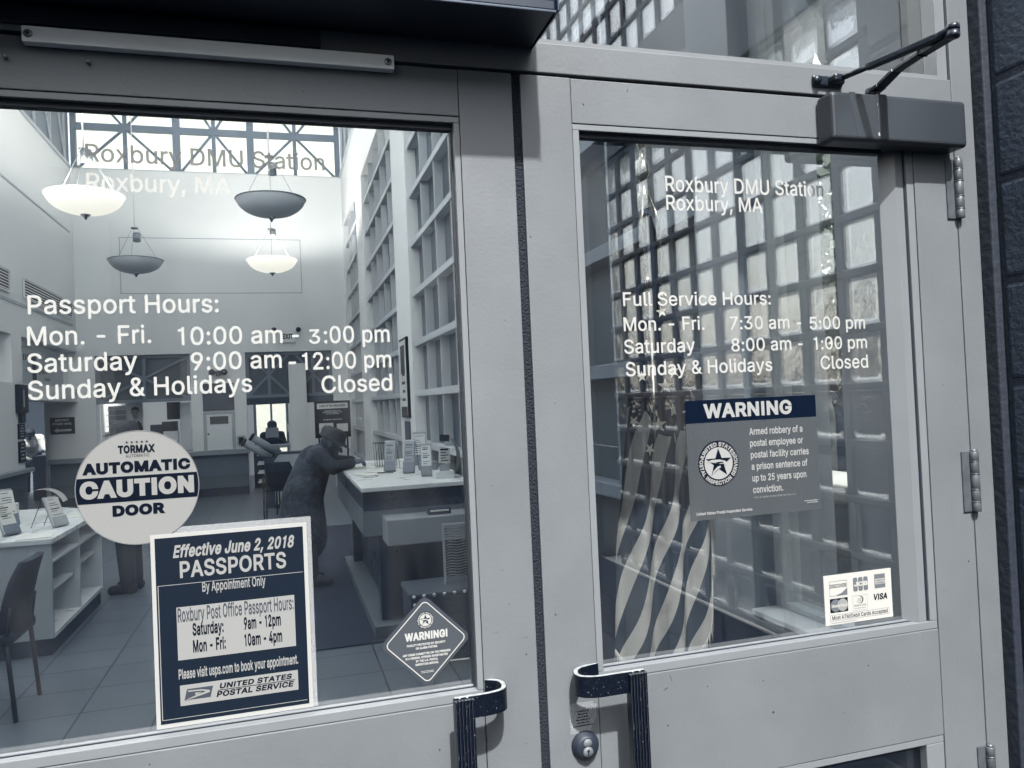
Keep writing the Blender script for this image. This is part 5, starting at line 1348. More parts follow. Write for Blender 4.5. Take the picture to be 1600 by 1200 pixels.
gbw = thing('glass_block_screen', 'glass block screen wall seen mirrored in the right door glass', 'wall', (1.42, -1.6, 0.85))
GX = 1.382
PW, PH = 0.1468, 0.1427
ycol = [-(0.252 + PW * k) for k in range(0, 12)]          # near edges of the panes
def screen(z_first, rows, ncol, y_start, gl, mo):
    y_end = y_start - PW * ncol
    for r in range(rows):
        z = z_first + PH * r
        mo.box(GX, GX + 0.026, y_end, y_start, z - 0.020, z + 0.0, 0.003, 1)
        for c in range(ncol + 1):
            y = y_start - PW * c
            mo.box(GX + 0.001, GX + 0.025, y - (0.029 if c < ncol else 0.0) , y + (0.0 if c else 0.012), z + 0.0005, z + PH - 0.0205)
        for c in range(ncol):
            ya, yb = y_start - PW * (c + 1), y_start - PW * c - 0.029
            pts = rrect(ya + .001, yb - .001, z + .001, z + PH - .0215, 0.018, 4)
            ip = rrect(ya + .012, yb - .012, z + .012, z + PH - .0325, 0.012, 4)
            # bevelled front and back faces
            bm = gl.bm
            def loop(P, x): return [bm.verts.new((x, p[0], p[1])) for p in P]
            l0, l1, l2, l3 = loop(ip, GX + 0.003), loop(pts, GX + 0.008), loop(pts, GX + 0.016), loop(ip, GX + 0.021)
            n = len(pts)
            bm.faces.new(list(reversed(l0))); bm.faces.new(l3)
            for A, Bq in ((l0, l1), (l1, l2), (l2, l3)):
                for i in range(n):
                    f = bm.faces.new((A[i], A[(i + 1) % n], Bq[(i + 1) % n], Bq[i]))
                    f.smooth = True
    z = z_first + PH * rows
    mo.box(GX, GX + 0.026, y_end, y_start, z - 0.020, z, 0.003, 1)
gl, mo = MB(), MB()
screen(0.8800, 12, 11, -0.2222, gl, mo)
screen(2.945, 10, 19, -0.2222, gl, mo)
bmesh.ops.recalc_face_normals(gl.bm, faces=gl.bm.faces[:])
gl.build('glass_panes', M['blockglass'], gbw)
mo.build('mortar_grid', M['gbmortar'], gbw)
ln = MB().box(GX - 0.01, GX + 0.16, -3.1, -0.222, 2.594, 2.923, 0.004)
ln.build('lintel', mat('lintel_paint', (0.06, 0.075, 0.10), 0.7, var=0.15), gbw)
MB().box(GX - 0.01, GX + 0.13, -2.30, -2.0, 0.85, 2.593, 0.004).build('post', M['operator'], gbw)
MB().box(GX - 0.005, GX + 0.17, -3.1, -0.222, 0.851, 0.859).build('sill', M['concrete'], gbw)

# ------------------------------------------------------------------ outdoors beyond the screen, seen through the blocks and in reflections
def tree(x, y, h, cr, seed, label, lm, dens=2600):
    rnd = random.Random(seed)
    t = thing('street_tree', label, 'tree', (x, y, 0), group='street trees')
    tk = MB()
    tk.tube([(x, y, -0.03), (x + .05, y, h * .25), (x - .05, y + .08, h * .5), (x + .1, y, h * .8)], [.16, .13, .1, .04], 9)
    for k in range(7):
        a = rnd.uniform(0, 6.28); z0 = h * rnd.uniform(.32, .6)
        tk.tube([(x, y, z0), (x + math.cos(a) * cr * .4, y + math.sin(a) * cr * .4, z0 + h * .15), (x + math.cos(a) * cr * .75, y + math.sin(a) * cr * .75, z0 + h * .25)], [.06, .04, .015], 6)
    tk.build('trunk', M['bark'], t)
    cw = MB()
    clumps = []
    for k in range(26):
        a = rnd.uniform(0, 6.28); rr = cr * math.sqrt(rnd.random()) * .85
        clumps.append((x + math.cos(a) * rr, y + math.sin(a) * rr, h * rnd.uniform(.38, .98), cr * rnd.uniform(.22, .40)))
    for k in range(dens):
        c = clumps[rnd.randrange(len(clumps))]
        d = Vector((rnd.gauss(0, 1), rnd.gauss(0, 1), rnd.gauss(0, .8)))
        d = d.normalized() * c[3] * rnd.uniform(.5, 1.05)
        p = Vector(c[:3]) + d
        s = rnd.uniform(.06, .13)
        u = Vector((rnd.gauss(0, 1), rnd.gauss(0, 1), rnd.gauss(0, 1))).normalized()
        v = u.cross(Vector((rnd.gauss(0, 1), rnd.gauss(0, 1), rnd.gauss(0, 1)))).normalized()
        cw.bm.faces.new([cw.bm.verts.new(q) for q in (p - u * s, p + v * s * .55, p + u * s, p - v * s * .55)])
    cw.build('crown', lm, t)
tree(24, -15, 4.8, 2.6, 1, 'leafy street tree beyond the near end of the glass block screen', M['leaf2'])
tree(27, -5, 4.6, 2.4, 2, 'leafy street tree beyond the middle of the glass block screen', M['leaf'])
tree(22, 6.5, 5.0, 2.6, 3, 'leafy street tree beyond the side windows of the lobby', M['leaf2'])
tree(21, -22, 5.2, 2.6, 4, 'leafy street tree farthest from the doors', M['leaf'])
yw = tag(MB().box(2.55, 2.85, 0.15, 5.2, -0.004, 1.02, 0.012).box(2.5, 2.9, 0.1, 5.25, 1.024, 1.12, 0.012).build('planter_wall', M['concrete']), 'low pale concrete wall with a coping outside the lobby side window', 'wall')
rw = MB()
for k in range(6):
    rw.box(5.0 + k * .35, 5.35 + k * .35, -1.5, 6, -0.02, 0.16 * (k + 1), 0.01)
tag(rw.build('concrete_steps', M['concrete']), 'broad pale concrete steps rising beyond the lobby side window', 'steps')
tree(6.4, 7.0, 4.7, 1.5, 9, 'leafy tree close behind the planter wall beyond the side window', M['leaf'], 3000)
# building added across the street to darken what the glass mirrors
ob = thing('added_street_building', 'dark brick building added across the street to keep the door reflections dark', 'building', (-4, -22, 0))
b = MB().box(-10, 7.4, -30, -20, -0.03, 10.5)
b.build('wall', M['brick'], ob)
MB().box(-10.3, 7.7, -30.3, -19.7, 10.502, 10.9).build('added_parapet', M['concrete'], ob)
for i in range(5):
    for j in range(3):
        MB().box(-8.6 + i * 3.1, -7.0 + i * 3.1, -19.98, -19.9, 0.9 + j * 3.4, 3.0 + j * 3.4).build('window', M['winpane'], ob)

# ================================================================== the lobby
RW, LW, BW = 1.309, -3.545, 14.7      # right wall face, left wall face, back wall face
def struct(name, mb, m, label=None, cat=None):
    o = mb.build(name, m)
    return tag(o, label, cat, kind='structure')
fl = MB(); fl.box(-9.5, 1.6, 0.12, 24, -0.1, 0.0); struct('floor', fl, M['tile'])
c = MB(); c.box(-3.9, 1.7, -0.05, 15.1, 8.0, 8.15); struct('ceiling', c, M['wall'])
# front wall over and beside the doors (inside of the facade)
w = MB()
w.box(-3.9, -0.952, 0.0, 0.12, 0, 8.0).box(-0.951, 1.3625, 0.0, 0.12, 3.081, 8.0).box(1.3635, 1.6, 0.006, 0.12, 0, 8.0)
struct('wall', w, M['wall'], 'plain white front wall of the lobby round the doors', 'wall')
# left wall with niches and an opening to a side room
w = MB()
w.box(-3.9, LW, 0.121, 11.07, 0, 2.12).box(-3.9, LW, 0.121, 7.2, 2.1205, 2.80).box(-3.9, LW, 0.121, 14.7, 2.8005, 6.2)
w.box(-3.9, LW, 11.0705, 11.52, 0, 2.80).box(-3.9, LW, 11.521, 14.7, 1.89, 2.12)
w.box(-3.9, -3.70, 7.2, 14.7, 2.1205, 2.80)
struct('wall', w, M['wall'], 'white left wall of the lobby with vents, niches and an opening', 'wall')
# wainscot and ledge on the left wall
w = MB(); w.box(LW, LW + 0.02, 0.121, 11.52, 0, 0.86)
tag(w.build('wainscot', M['wainscot']), 'dark grey wainscot along the left lobby wall', 'wainscot')
w = MB(); w.box(LW, LW + 0.12, 0.121, 11.53, 0.861, 0.915, 0.006)
tag(w.build('wall_ledge', M['ledge']), 'grey ledge capping the left wall wainscot', 'ledge')
# back wall
w = MB()
w.box(-4.03, -3.26, BW, 15.0, 0, 6.2).box(-3.26, -1.63, BW, 15.0, 0, 0.86).box(-3.26, 1.6, BW, 15.0, 2.7205, 6.2)
w.box(-1.63, -0.64, BW, 15.0, 0, 2.72).box(1.0, 1.6, BW, 15.0, 0, 2.72).box(-9.5, -4.031, BW + .001, 15.0, 2.0, 4)
struct('wall', w, M['wall'], 'tall white back wall of the lobby under the clerestory', 'wall')
wt = MB().box(-4.03, -0.64, BW - 0.02, BW, 0.0, 0.78)
tag(wt.build('wainscot', M['wainscot']), 'grey wainscot under the service openings of the back wall', 'wainscot')
MBb = MB().box(-4.03, -0.64, BW - 0.035, BW - 0.0205, 0.0, 0.15)
tag(MBb.build('skirting', M['base']), 'dark skirting at the foot of the back wall', 'skirting')
wl = MB().box(-4.03, -0.60, BW - 0.13, BW - 0.001, 0.781, 0.865, 0.006)
tag(wl.build('wall_ledge', M['ledge']), 'grey ledge along the back wall under the service openings', 'ledge')
# side and back rooms
w = MB()
w.box(-9.5, -3.9, 20.0, 20.2, 0, 3.2).box(-9.6, -9.5, 9.0, 20.2, 0, 3.2).box(-9.5, -3.91, 9.0, 9.15, 0, 3.2)
w.box(-4.18, -4.035, 15.001, 20.0, 0, 3.2)
w.box(-9.6, -3.901, 9.0, 15.5, 3.2, 3.3).box(-9.6, -3.901, 18.5, 20.2, 3.2, 3.3)  # middle of the roof left open, added to let daylight in
struct('wall', w, M['wall'], 'pale walls of the side room behind the left opening', 'wall')
w = MB()
w.box(-4.2, -0.66, 19.0, 19.15, 0, 3.0).box(0.16, 1.6, 19.0, 19.15, 0, 3.0).box(-0.66, 0.16, 19.0, 19.15, 1.9, 3.0).box(-0.66, 0.16, 19.0, 19.15, 0, 0.15)
w.box(1.45, 1.6, 15.0, 19.0, 0, 3.0).box(-4.2, 1.6, 15.0, 16.0, 3.0, 3.1).box(-4.2, 1.6, 18.3, 19.15, 3.0, 3.1)  # roof gap added so daylight brightens the work room
struct('wall', w, M['wall'], 'pale walls of the work room behind the counter', 'wall')
# right wall: pilasters with recessed window bays
bays = [(11.95, 14.45), (7.73, 10.97), (3.51, 6.75), (1.02, 2.53)]
ZB, ZT = 0.62, 5.15
w = MB()
w.box(RW, 1.6, 0.121, 14.7, 0, ZB).box(RW, 1.6, 0.121, 14.7, ZT, 6.2)
edges = [14.7]
for a, b_ in bays[:3]: edges += [b_, a]
edges += [3.1]
for i in range(0, len(edges) - 1, 2):
    w.box(RW, 1.6, edges[i + 1], edges[i], ZB + .0005, ZT - .0005)
we = MB()
we.box(RW, 1.6, 2.53, 3.0995, ZB + .0005, ZT - .0005).box(RW, 1.6, 0.78, 1.02, ZB + .0005, ZT - .0005)
we.box(RW, 1.6, 0.36, 0.78, 3.0, ZT - .0005).box(RW, 1.6, 0.36, 0.78, ZB + .0005, 0.93).box(RW, 1.6, 0.121, 0.36, ZB + .0005, ZT - .0005)
struct('wall', we, M['shadewall'], 'end of the right wall next to the doors, shade put into its colour', 'wall')
struct('wall', w, M['wall'], 'white right wall of the lobby with tall recessed window bays', 'wall')
for i, (a, b_) in enumerate(bays):
    t = thing('wall_window', ['tall gridded window bay of the right wall nearest the back corner', 'tall gridded window bay of the right wall between the first two pilasters', 'tall gridded window bay of the right wall above the writing counter', 'tall gridded window bay of the right wall behind the flag'][i], 'window', (1.42, (a + b_) / 2, ZB), group='window bays of the right wall')
    if i == 3:
        MB().box(1.425, 1.44, a, b_, 1.36, ZT).build('panel', M['frost'], t)
        MB().box(1.43, 1.436, a, 1.38, ZB, 1.355).build('pane', M['clear'], t)
        MB().box(1.425, 1.44, 1.3805, b_, ZB, 1.355).build('lower_panel', M['frost'], t)
    else:
        MB().box(1.425, 1.44, a, b_, ZB, ZT).build('panel', M['frost'], t)
    mv, mh = MB(), MB()
    z = 1.69 - 0.51 * 2
    zz = []
    while z < ZT - .05:
        if z > ZB + 0.02: zz.append(z)
        z += 0.51
    lev = [ZB] + zz + [ZT]
    for z in zz: mh.box(1.335, 1.4245, a + .001, b_ - .001, z - 0.03, z + 0.03, 0.003, 1)
    n = max(2, round((b_ - a) / 0.648))
    for k in range(1, n):
        y = a + (b_ - a) * k / n
        for q, r in zip(lev, lev[1:]):
            mv.box(1.345, 1.4245, y - 0.011, y + 0.011, q + (0.0305 if q != ZB else .001), r - (0.0305 if r != ZT else .001))
    mh.build('transom_bar', M['muntin'] if i < 3 else M['frame'], t)
    mv.build('muntin', M['muntin'] if i < 3 else M['frame'], t)
rwn = MB().box(RW - .02, RW - .0005, 0.125, 4.15, 0.0, 0.90)
tag(rwn.build('wainscot', M['darklam']), 'dark wainscot under the windows behind the flag', 'wainscot')
# clear side window near the doors
t = thing('side_window', 'narrow clear window in the right wall just inside the right door', 'window', (1.4, 0.57, 0.93))
f = MB()
f.box(1.38, 1.44, 0.361, 0.395, 0.931, 2.999, .002, 1).box(1.38, 1.44, 0.735, 0.779, 0.931, 2.999, .002, 1).box(1.38, 1.44, 0.396, 0.734, 0.931, 0.965, .002, 1).box(1.38, 1.44, 0.396, 0.734, 2.96, 2.999, .002, 1)
f.build('frame', M['lam'], t)
MB().box(1.408, 1.414, 0.395, 0.735, 0.965, 2.96).build('pane', M['clear'], t)
reflection_bars = MB()
reflection_bars.bar((1.425, .40, 2.30), (1.425, .73, 2.92), .05, .02, (1, 0, 0)).bar((1.452, .73, 2.30), (1.452, .40, 2.92), .05, .02, (1, 0, 0))
reflection_bars.build('brace', M['frame'], t)  # crossed bars added in place of a diagonal reflection in the transom
MB().box(1.295, 1.379, 0.362, 0.778, 0.932, 0.948, .002, 1).build('sill', M['muntin'], t)
MB().box(1.311, 1.379, 0.7785, 0.7795, 0.95, 2.99).build('reveal', M['frame'], t)

# ------------------------------------------------------------------ clerestory round the top
cs_ = thing('clerestory', 'band of bright clerestory glazing with crossed braces above the back wall', 'clerestory', (-1.1, BW, 6.2))
CZ0, CZ1, CZM = 6.2, 7.98, 6.99
f = MB()
for x, wd in ((-3.50, .09), (-1.735, .13), (-0.395, .13), (1.262, .10)):
    f.box(x - wd / 2, x + wd / 2, BW + .02, BW + .14, CZ0, CZ1, .004, 1)
xs = [-3.455, -1.80, -1.67, -0.46, -0.33, 1.212]
f.build('post', M['frame'], cs_)
f = MB()
for a, b_ in ((0, 1), (2, 3), (4, 5)):
    f.box(xs[a], xs[b_], BW + .03, BW + .12, CZM - .06, CZM + .06, .003, 1)
f.build('rail', M['frame'], cs_)
f = MB()
for a, b_ in ((0, 1), (2, 3), (4, 5)):
    xm = (xs[a] + xs[b_]) / 2
    f.box(xm - .035, xm + .035, BW + .04, BW + .10, CZ0, CZM - .061).box(xm - .035, xm + .035, BW + .04, BW + .10, CZM + .061, CZ1)
    for (p, q) in (((xs[a], CZ0), (xm, CZM)), ((xs[b_], CZ0), (xm, CZM)), ((xs[a], CZ1), (xm, CZM)), ((xs[b_], CZ1), (xm, CZM))):
        f.bar((p[0], BW + .075 + (.012 if p[1] == CZ0 else 0), p[1]), (q[0], BW + .075 + (.012 if p[1] == CZ0 else 0), q[1]), .045, .035, (0, 1, 0))
f.build('brace', M['frame'], cs_)
MB().box(-3.55, 1.31, BW + .1405, BW + .147, CZ0, CZ1).build('pane', glass_mat('sky_glass', (1.0, 0.98, 0.90), 1.05), cs_)
MB().box(-3.55, 1.31, BW - .001, BW + .16, CZ0 - .02, CZ0 - .0005).build('sill', M['muntin'], cs_)
for side, x in ((-1, -3.56), (1, 1.32)):
    s = thing('side_louvre', 'dark slatted band above the %s lobby wall beside the bright clerestory' % ('left' if side < 0 else 'right'), 'louvre', (x, 7, 6.2))
    MB().box(min(x, x + side * .08), max(x, x + side * .08), 0.13, 14.68, 6.2, 7.99).build('panel', M['frame'], s)
    f = MB()
    y = 14.3
    while y > 5:
        f.box(min(x, x - side * .03), max(x, x - side * .03), y - .02, y + .02, 6.201, 7.98)
        f.bar((x - side * .02, y - .03, 6.3), (x - side * .02, y - 0.85, 7.9), .03, .02, (1, 0, 0))
        y -= .9
    f.build('slat', M['lam'], s)
    MB().box(min(x, x - side * .05), max(x, x - side * .05), 0.13, 14.6, 6.15, 6.199).build('sill', M['muntin'], s)

# ------------------------------------------------------------------ wall mouldings, vents, wall signs
mo = MB()
def strip_rect(x0, x1, z0, z1, y, t=0.014):
    mo.box(x0, x1, y - .008, y - .0005, z1 - t, z1).box(x0, x1, y - .008, y - .0005, z0, z0 + t)
    mo.box(x0, x0 + t, y - .008, y - .0005, z0 + t + .0005, z1 - t - .0005).box(x1 - t, x1, y - .008, y - .0005, z0 + t + .0005, z1 - t - .0005)
strip_rect(-2.78, 0.48, 3.86, 4.92, BW)
tag(mo.build('wall_moulding', M['lam']), 'thin rectangular moulding high on the back wall behind the pendant lamps', 'moulding')
mo = MB().box(LW + .0005, LW + .012, 6.5, 14.45, 4.93, 4.96).box(LW + .0005, LW + .012, 6.5, 14.45, 3.24, 3.285)
tag(mo.build('wall_moulding', M['lam']), 'two long thin mouldings on the left wall above and below the vents', 'moulding')
def vent(y0, y1, label):
    v = thing('air_vent', label, 'vent', (LW, (y0 + y1) / 2, 3.5), group='vents on the left wall')
    MB().box(LW + .0005, LW + .004, y0, y1, 3.385, 3.665).build('backing', M['gasket'], v)
    f = MB()
    for k in range(7):
        z = 3.40 + k * .0415
        f.bm.verts.ensure_lookup_table()
        f.prism([(LW + .005, z), (LW + .022, z - .008), (LW + .022, z + .008), (LW + .005, z + .018)], 1, y0 + .021, y1 - .021)
    f.build('slat', M['wall'], v)
    f = MB().box(LW + .0045, LW + .028, y0, y0 + .02, 3.38, 3.67).box(LW + .0045, LW + .028, y1 - .02, y1, 3.38, 3.67).box(LW + .0045, LW + .028, y0 + .0205, y1 - .0205, 3.665, 3.685).box(LW + .0045, LW + .028, y0 + .0205, y1 - .0205, 3.36, 3.38)
    f.build('frame', M['wall'], v)
vent(11.65, 14.45, 'slatted air vent high on the left wall, the one nearer the back corner')
vent(8.2, 11.05, 'slatted air vent high on the left wall, cut by the left edge of the photo')
# niche shadow lips and banner
bn = thing('wall_banner', 'pale paper banner with handwriting in the niche above the side opening', 'banner', (-3.69, 13, 2.4))
MB().box(-3.699, -3.694, 11.75, 14.35, 2.15, 2.72).build('sheet', M['lam'], bn)
L = Lettering()
rnd = random.Random(3)
for (yy, z, s) in ((12.1, 2.50, .13), (12.9, 2.33, .10), (13.2, 2.22, .07)):
    for k in range(6):
        a = yy + k * s * .8
        L.quad((-3.692, a, z), (-3.692, a + s * .5, z + s * rnd.uniform(-.2, .4)), (-3.692, a + s * .55, z + s * .9), (-3.692, a + s * .1, z + s * .7))
L.build('scrawl', M['greyprint'], bn)
MB().box(-3.692, -3.688, 12.55, 12.75, 2.18, 2.62).build('figure', M['greyprint'], bn)

ps = thing('notice_case', 'dark glazed notice case on the pier beside the side opening', 'notice case', (LW, 11.36, 1.95))
MB().box(LW + .0005, LW + .06, 11.16, 11.55, 1.70, 2.10, .004, 1).build('case', M['darksteel'], ps)
MB().box(LW + .0605, LW + .063, 11.22, 11.50, 1.76, 2.05).build('glazing', M['greyprint'], ps)
MB().box(LW + .0635, LW + .065, 11.30, 11.36, 1.78, 2.03).build('glint', M['lam'], ps)
MB().box(LW + .0005, LW + .05, 11.28, 11.44, 1.56, 1.699).build('bracket', M['darksteel'], ps)
def strip_sign(z0, z1, label):
    s = thing('wall_sign', label, 'sign', (LW, 11.36, z0))
    MB().box(LW + .0005, LW + .02, 11.22, 11.50, z0, z1, .002, 1).build('board', M['navy'], s)
    L = Lettering()
    H = z1 - z0
    for k in range(5):
        zz = z1 - H * (.16 + .17 * k)
        xx = 11.36
        w = .05 + .06 * ((k * 7) % 3) / 2
        L.quad((LW + .0215, xx - w, zz), (LW + .0215, xx + w, zz), (LW + .0215, xx + w, zz + H * .06), (LW + .0215, xx - w, zz + H * .06))
    L.build('print', M['lam'], s)
strip_sign(1.33, 1.55, 'small dark sign on the pier under the notice case')
strip_sign(1.00, 1.30, 'tall narrow dark sign lowest on the pier beside the side opening')
dsn = thing('deposit_sign', 'dark sign with a left pointing arrow beside the side opening', 'sign', (-3.81, BW, 1.46))
MB().box(-4.008, -3.612, BW - .02, BW - .0005, 1.315, 1.617, .002, 1).build('board', M['navy'], dsn)
L = Lettering()
L.line('DEPOSIT', -3.925, 1.548, -3.70, 0.040, bold=0.04, y=BW - .0215)
L.line('STAMP MAIL', -3.975, 1.483, -3.655, 0.040, bold=0.04, y=BW - .0215)
L.poly([(-3.955, 1.385), (-3.885, 1.428), (-3.885, 1.404), (-3.67, 1.404), (-3.67, 1.366), (-3.885, 1.366), (-3.885, 1.342)], BW - .0215)
L.build('print', M['paper'], dsn)

# ------------------------------------------------------------------ back wall fittings
def lattice(name, label, x0, x1, z0, z1, centers):
    t = thing(name, label, 'lattice screen', ((x0 + x1) / 2, BW + .1, z0), group='lattice screens over the service openings')
    MB().box(x0 + .06, x1 - .06, BW + .141, BW + .15, z0 + .06, z1 - .06).build('panel', M['frost'], t)
    f = MB()
    f.box(x0, x1, BW + .06, BW + .14, z1 - .06, z1 - .001).box(x0, x1, BW + .06, BW + .14, z0, z0 + .06)
    f.box(x0, x0 + .06, BW + .06, BW + .14, z0 + .061, z1 - .061).box(x1 - .06, x1, BW + .06, BW + .14, z0 + .061, z1 - .061)
    f.build('frame', M['frame'], t)
    f = MB()
    zm = (z0 + z1) / 2
    for (a, xm, b_) in centers:
        f.box(xm - .03, xm + .03, BW + .07, BW + .13, z0 + .061, z1 - .061)
        for (p, q) in (((a, z0 + .06), (xm, zm)), ((b_, z0 + .06), (xm, zm)), ((a, z1 - .06), (xm, zm)), ((b_, z1 - .06), (xm, zm))):
            f.bar((p[0], BW + .085 + (.01 if p[1] < zm else 0), p[1]), (q[0], BW + .085 + (.01 if p[1] < zm else 0), q[1]), .045, .03, (0, 1, 0))
    f.build('brace', M['frame'], t)
lattice('lattice_screen', 'cross braced screen over the left service opening', -3.26, -1.63, 1.83, 2.72, [(-3.2, -2.445, -1.69)])
lattice('lattice_screen', 'cross braced screen over the right service opening behind the column', -0.64, 1.0, 1.83, 2.72, [(-0.58, -0.21, 0.16), (.30, .63, .94)])
db = tag(MB().box(-0.64, 1.0, BW + .02, BW + .16, 1.70, 1.829, .003, 1).build('dark_beam', M['base']), 'dark beam under the right lattice screen', 'beam')
cm = tag(MB().box(0.155, 0.478, 14.35, 14.66, 0.0, 2.46, .006, 1).build('column', M['wall']), 'square white column in front of the right service opening', 'column')
# dark screen and white hatch between the openings
sh = tag(MB().box(-1.425, -0.865, BW - .03, BW - .0005, 1.62, 2.14, .004, 1).build('dark_screen', M['base']), 'blank dark wall screen above the white hatch', 'screen')
ht = thing('wall_hatch', 'white wall hatch with a small window between the service openings', 'hatch', (-1.15, BW, .88))
f = MB()
f.box(-1.43, -0.86, BW - .03, BW - .0005, 1.545, 1.595).box(-1.43, -1.37, BW - .03, BW - .0005, 0.87, 1.544).box(-0.92, -0.86, BW - .03, BW - .0005, 0.87, 1.544)
f.build('frame', M['lam'], ht)
MB().box(-1.369, -0.921, BW - .02, BW - .0005, 0.871, 1.543).build('leaf', M['lightlam'], ht)
MB().box(-1.31, -0.98, BW - .0225, BW - .0205, 1.36, 1.51).build('glazing', M['greyprint'], ht)
MB().ball((-1.345, BW - .035, 1.18), .018, seg=10).build('knob', M['darksteel'], ht)
cr = thing('card_reader', 'small grey card reader box beside the white hatch', 'card reader', (-.76, BW, 1.0))
MB().box(-0.832, -0.69, BW - .06, BW - .0005, 0.93, 1.12, .006, 1).build('case', M['lam'], cr)
MB().box(-0.805, -0.72, BW - .064, BW - .0605, 0.96, 1.09).build('screen', M['navy'], cr)
def emergency(x, z, label, hgap=.11):
    e = thing('emergency_light', label, 'emergency light', (x, BW, z))
    MB().box(x - .05, x + .05, BW - .06, BW - .0005, z - .05, z + .04, .005, 1).build('case', M['darksteel'], e)
    for s in (-1, 1):
        MB().lathe([(.0001, -.11), (.058, -.11), (.062, -.09), (.04, -.03), (.0001, -.02)], (x + s * hgap, BW - .02, z + .01), 18, 'Y').build('lamp_head', M['darksteel'], e)
emergency(-1.13, 2.335, 'twin headed emergency light above the dark wall screen')
ex = thing('exit_sign', 'white illuminated exit sign between two small lamp heads high on the back wall', 'sign', (.17, BW, 2.98))
MB().box(.02, .32, BW - .06, BW - .0005, 2.885, 3.115, .005, 1).build('case', M['lightlam'], ex)
L = Lettering(); L.line('EXIT', .065, 2.955, .275, 0.105, bold=0.05, y=BW - .0615); L.build('letters', M['greyprint'], ex)
for s in (-.08, .375):
    MB().lathe([(.0001, -.1), (.045, -.1), (.05, -.08), (.03, -.02), (.0001, -.01)], (s, BW - .01, 3.135), 16, 'Y').build('lamp_head', M['darksteel'], ex)

# counter clutter in the left service opening
pt = thing('portrait_poster', 'portrait poster of a man in a dark suit standing behind the counter', 'poster', (-2.71, 15.3, 1.3))
MB().box(-2.86, -2.565, 15.3, 15.315, 0.87, 1.865).build('board', M['paper'], pt)
L = Lettering()
L.poly([(-2.845, 1.20), (-2.845, 1.36), (-2.80, 1.45), (-2.745, 1.50), (-2.665, 1.50), (-2.60, 1.44), (-2.575, 1.36), (-2.575, 1.20)], 15.298)
L.build('suit', M['navy'], pt)
L = Lettering(); L.poly([(-2.735, 1.50), (-2.705, 1.34), (-2.67, 1.50)], 15.2975); L.build('shirt', M['paper'], pt)
L = Lettering(); L.poly([(-2.705 + .068 * math.cos(a) * (1 if math.sin(a) > 0 else .86), 1.63 + .105 * math.sin(a)) for a in [k * 2 * math.pi / 28 for k in range(28)]], 15.297)
L.rect(-2.74, -2.67, 1.49, 1.56, 15.2972); L.build('face', M['skinlight'], pt)
L = Lettering(); L.poly([(-2.776, 1.63), (-2.772, 1.71), (-2.745, 1.757), (-2.70, 1.767), (-2.66, 1.752), (-2.637, 1.71), (-2.634, 1.63), (-2.648, 1.69), (-2.68, 1.705), (-2.735, 1.705), (-2.762, 1.69)], 15.2965)
for x in (-2.732, -2.682):
    L.poly(circ(x, 1.642, .010, 10), 15.2965); L.rect(x - .018, x + .018, 1.663, 1.669, 15.2965)
L.rect(-2.730, -2.682, 1.582, 1.590, 15.2965); L.rect(-2.732, -2.68, 1.561, 1.567, 15.2965)
L.build('hair_and_features', M['navy'], pt)
def part_box(name, label, cat, x0, x1, y0, y1, z0, z1, m, group=None):
    t = tag(MB().box(x0, x1, y0, y1, z0, z1, .006, 1).build(name, m), label, cat, group)
    return t
part_box('dark_board', 'dark square board hanging behind the left service opening', 'board', -2.18, -1.925, 15.6, 15.62, 1.485, 1.83, M['base'])
part_box('cabinet', 'bright white narrow cabinet at the right end of the left service opening', 'cabinet', -1.90, -1.70, 15.25, 15.6, 0.87, 1.81, M['lightlam'])
part_box('carton', 'white carton standing on the left service counter', 'box', -2.16, -1.93, 15.05, 15.3, 0.872, 1.26, M['lightlam'])
for i, (x0, x1, z0, z1, m) in enumerate(((-2.42, -2.22, 1.15, 1.40, 'base'), (-2.215, -1.95, 1.265, 1.45, 'darksteel'), (-3.22, -3.02, 0.87, 1.30, 'lam'), (-3.0, -2.88, .87, 1.12, 'lightlam'))):
    part_box('parcel', ['dark bundled parcel leaning on the white carton', 'dark rumpled parcel resting on top of the white carton', 'tall pale parcel stack at the left end of the service counter', 'short pale parcel beside the tall pale stack'][i], 'parcel', x0, x1, 15.1 + .03 * i, 15.35, z0, z1, M[m])
pg = MB().box(-3.22, -2.43, 15.001, 15.6, 0.80, 0.869).box(-2.43, -1.64, 15.001, 15.6, 0.80, 0.869)
tag(pg.build('service_counter', M['ledge']), 'grey service counter inside the left opening', 'counter')
rk = thing('paper_rack', 'pale wire rack of papers behind the left end of the service counter', 'rack', (-3.1, 15.8, 1.3))
f = MB()
for k in range(5): f.box(-3.3, -2.9, 15.7, 15.95, 1.28 + k * .11, 1.295 + k * .11)
f.build('shelf', M['lightlam'], rk)
MB().box(-3.3, -2.9, 15.96, 15.97, 0.0, 1.8).build('back', M['lam'], rk)

# work room beyond the right opening
wbd = thing('added_pale_building', 'pale building added far behind to brighten the back window of the work room', 'building', (0, 28, 0))  # added as a bright sunlit backdrop for the work room window
MB().box(-7, 7, 27, 32, -.03, 4.2).build('wall', M['lightlam'], wbd)
MB().box(-7.2, 7.2, 26.8, 32.2, 4.202, 4.5).build('roof', M['concrete'], wbd)
for k in range(4): MB().box(-5.6 + k * 3.1, -4.4 + k * 3.1, 26.96, 26.999, 1.6, 2.9).build('window', M['lam'], wbd)
wf_ = thing('back_window', 'bright window in the far wall of the work room', 'window', (-.25, 19.05, .15))
f = MB().box(-0.66, -0.60, 19.03, 19.1, .15, 1.9).box(0.10, 0.16, 19.03, 19.1, .15, 1.9).box(-0.27, -0.22, 19.03, 19.1, .15, 1.9).box(-0.599, -0.271, 19.03, 19.1, .70, .78).box(-0.219, 0.099, 19.03, 19.1, .70, .78)
f.build('frame', M['frame'], wf_)
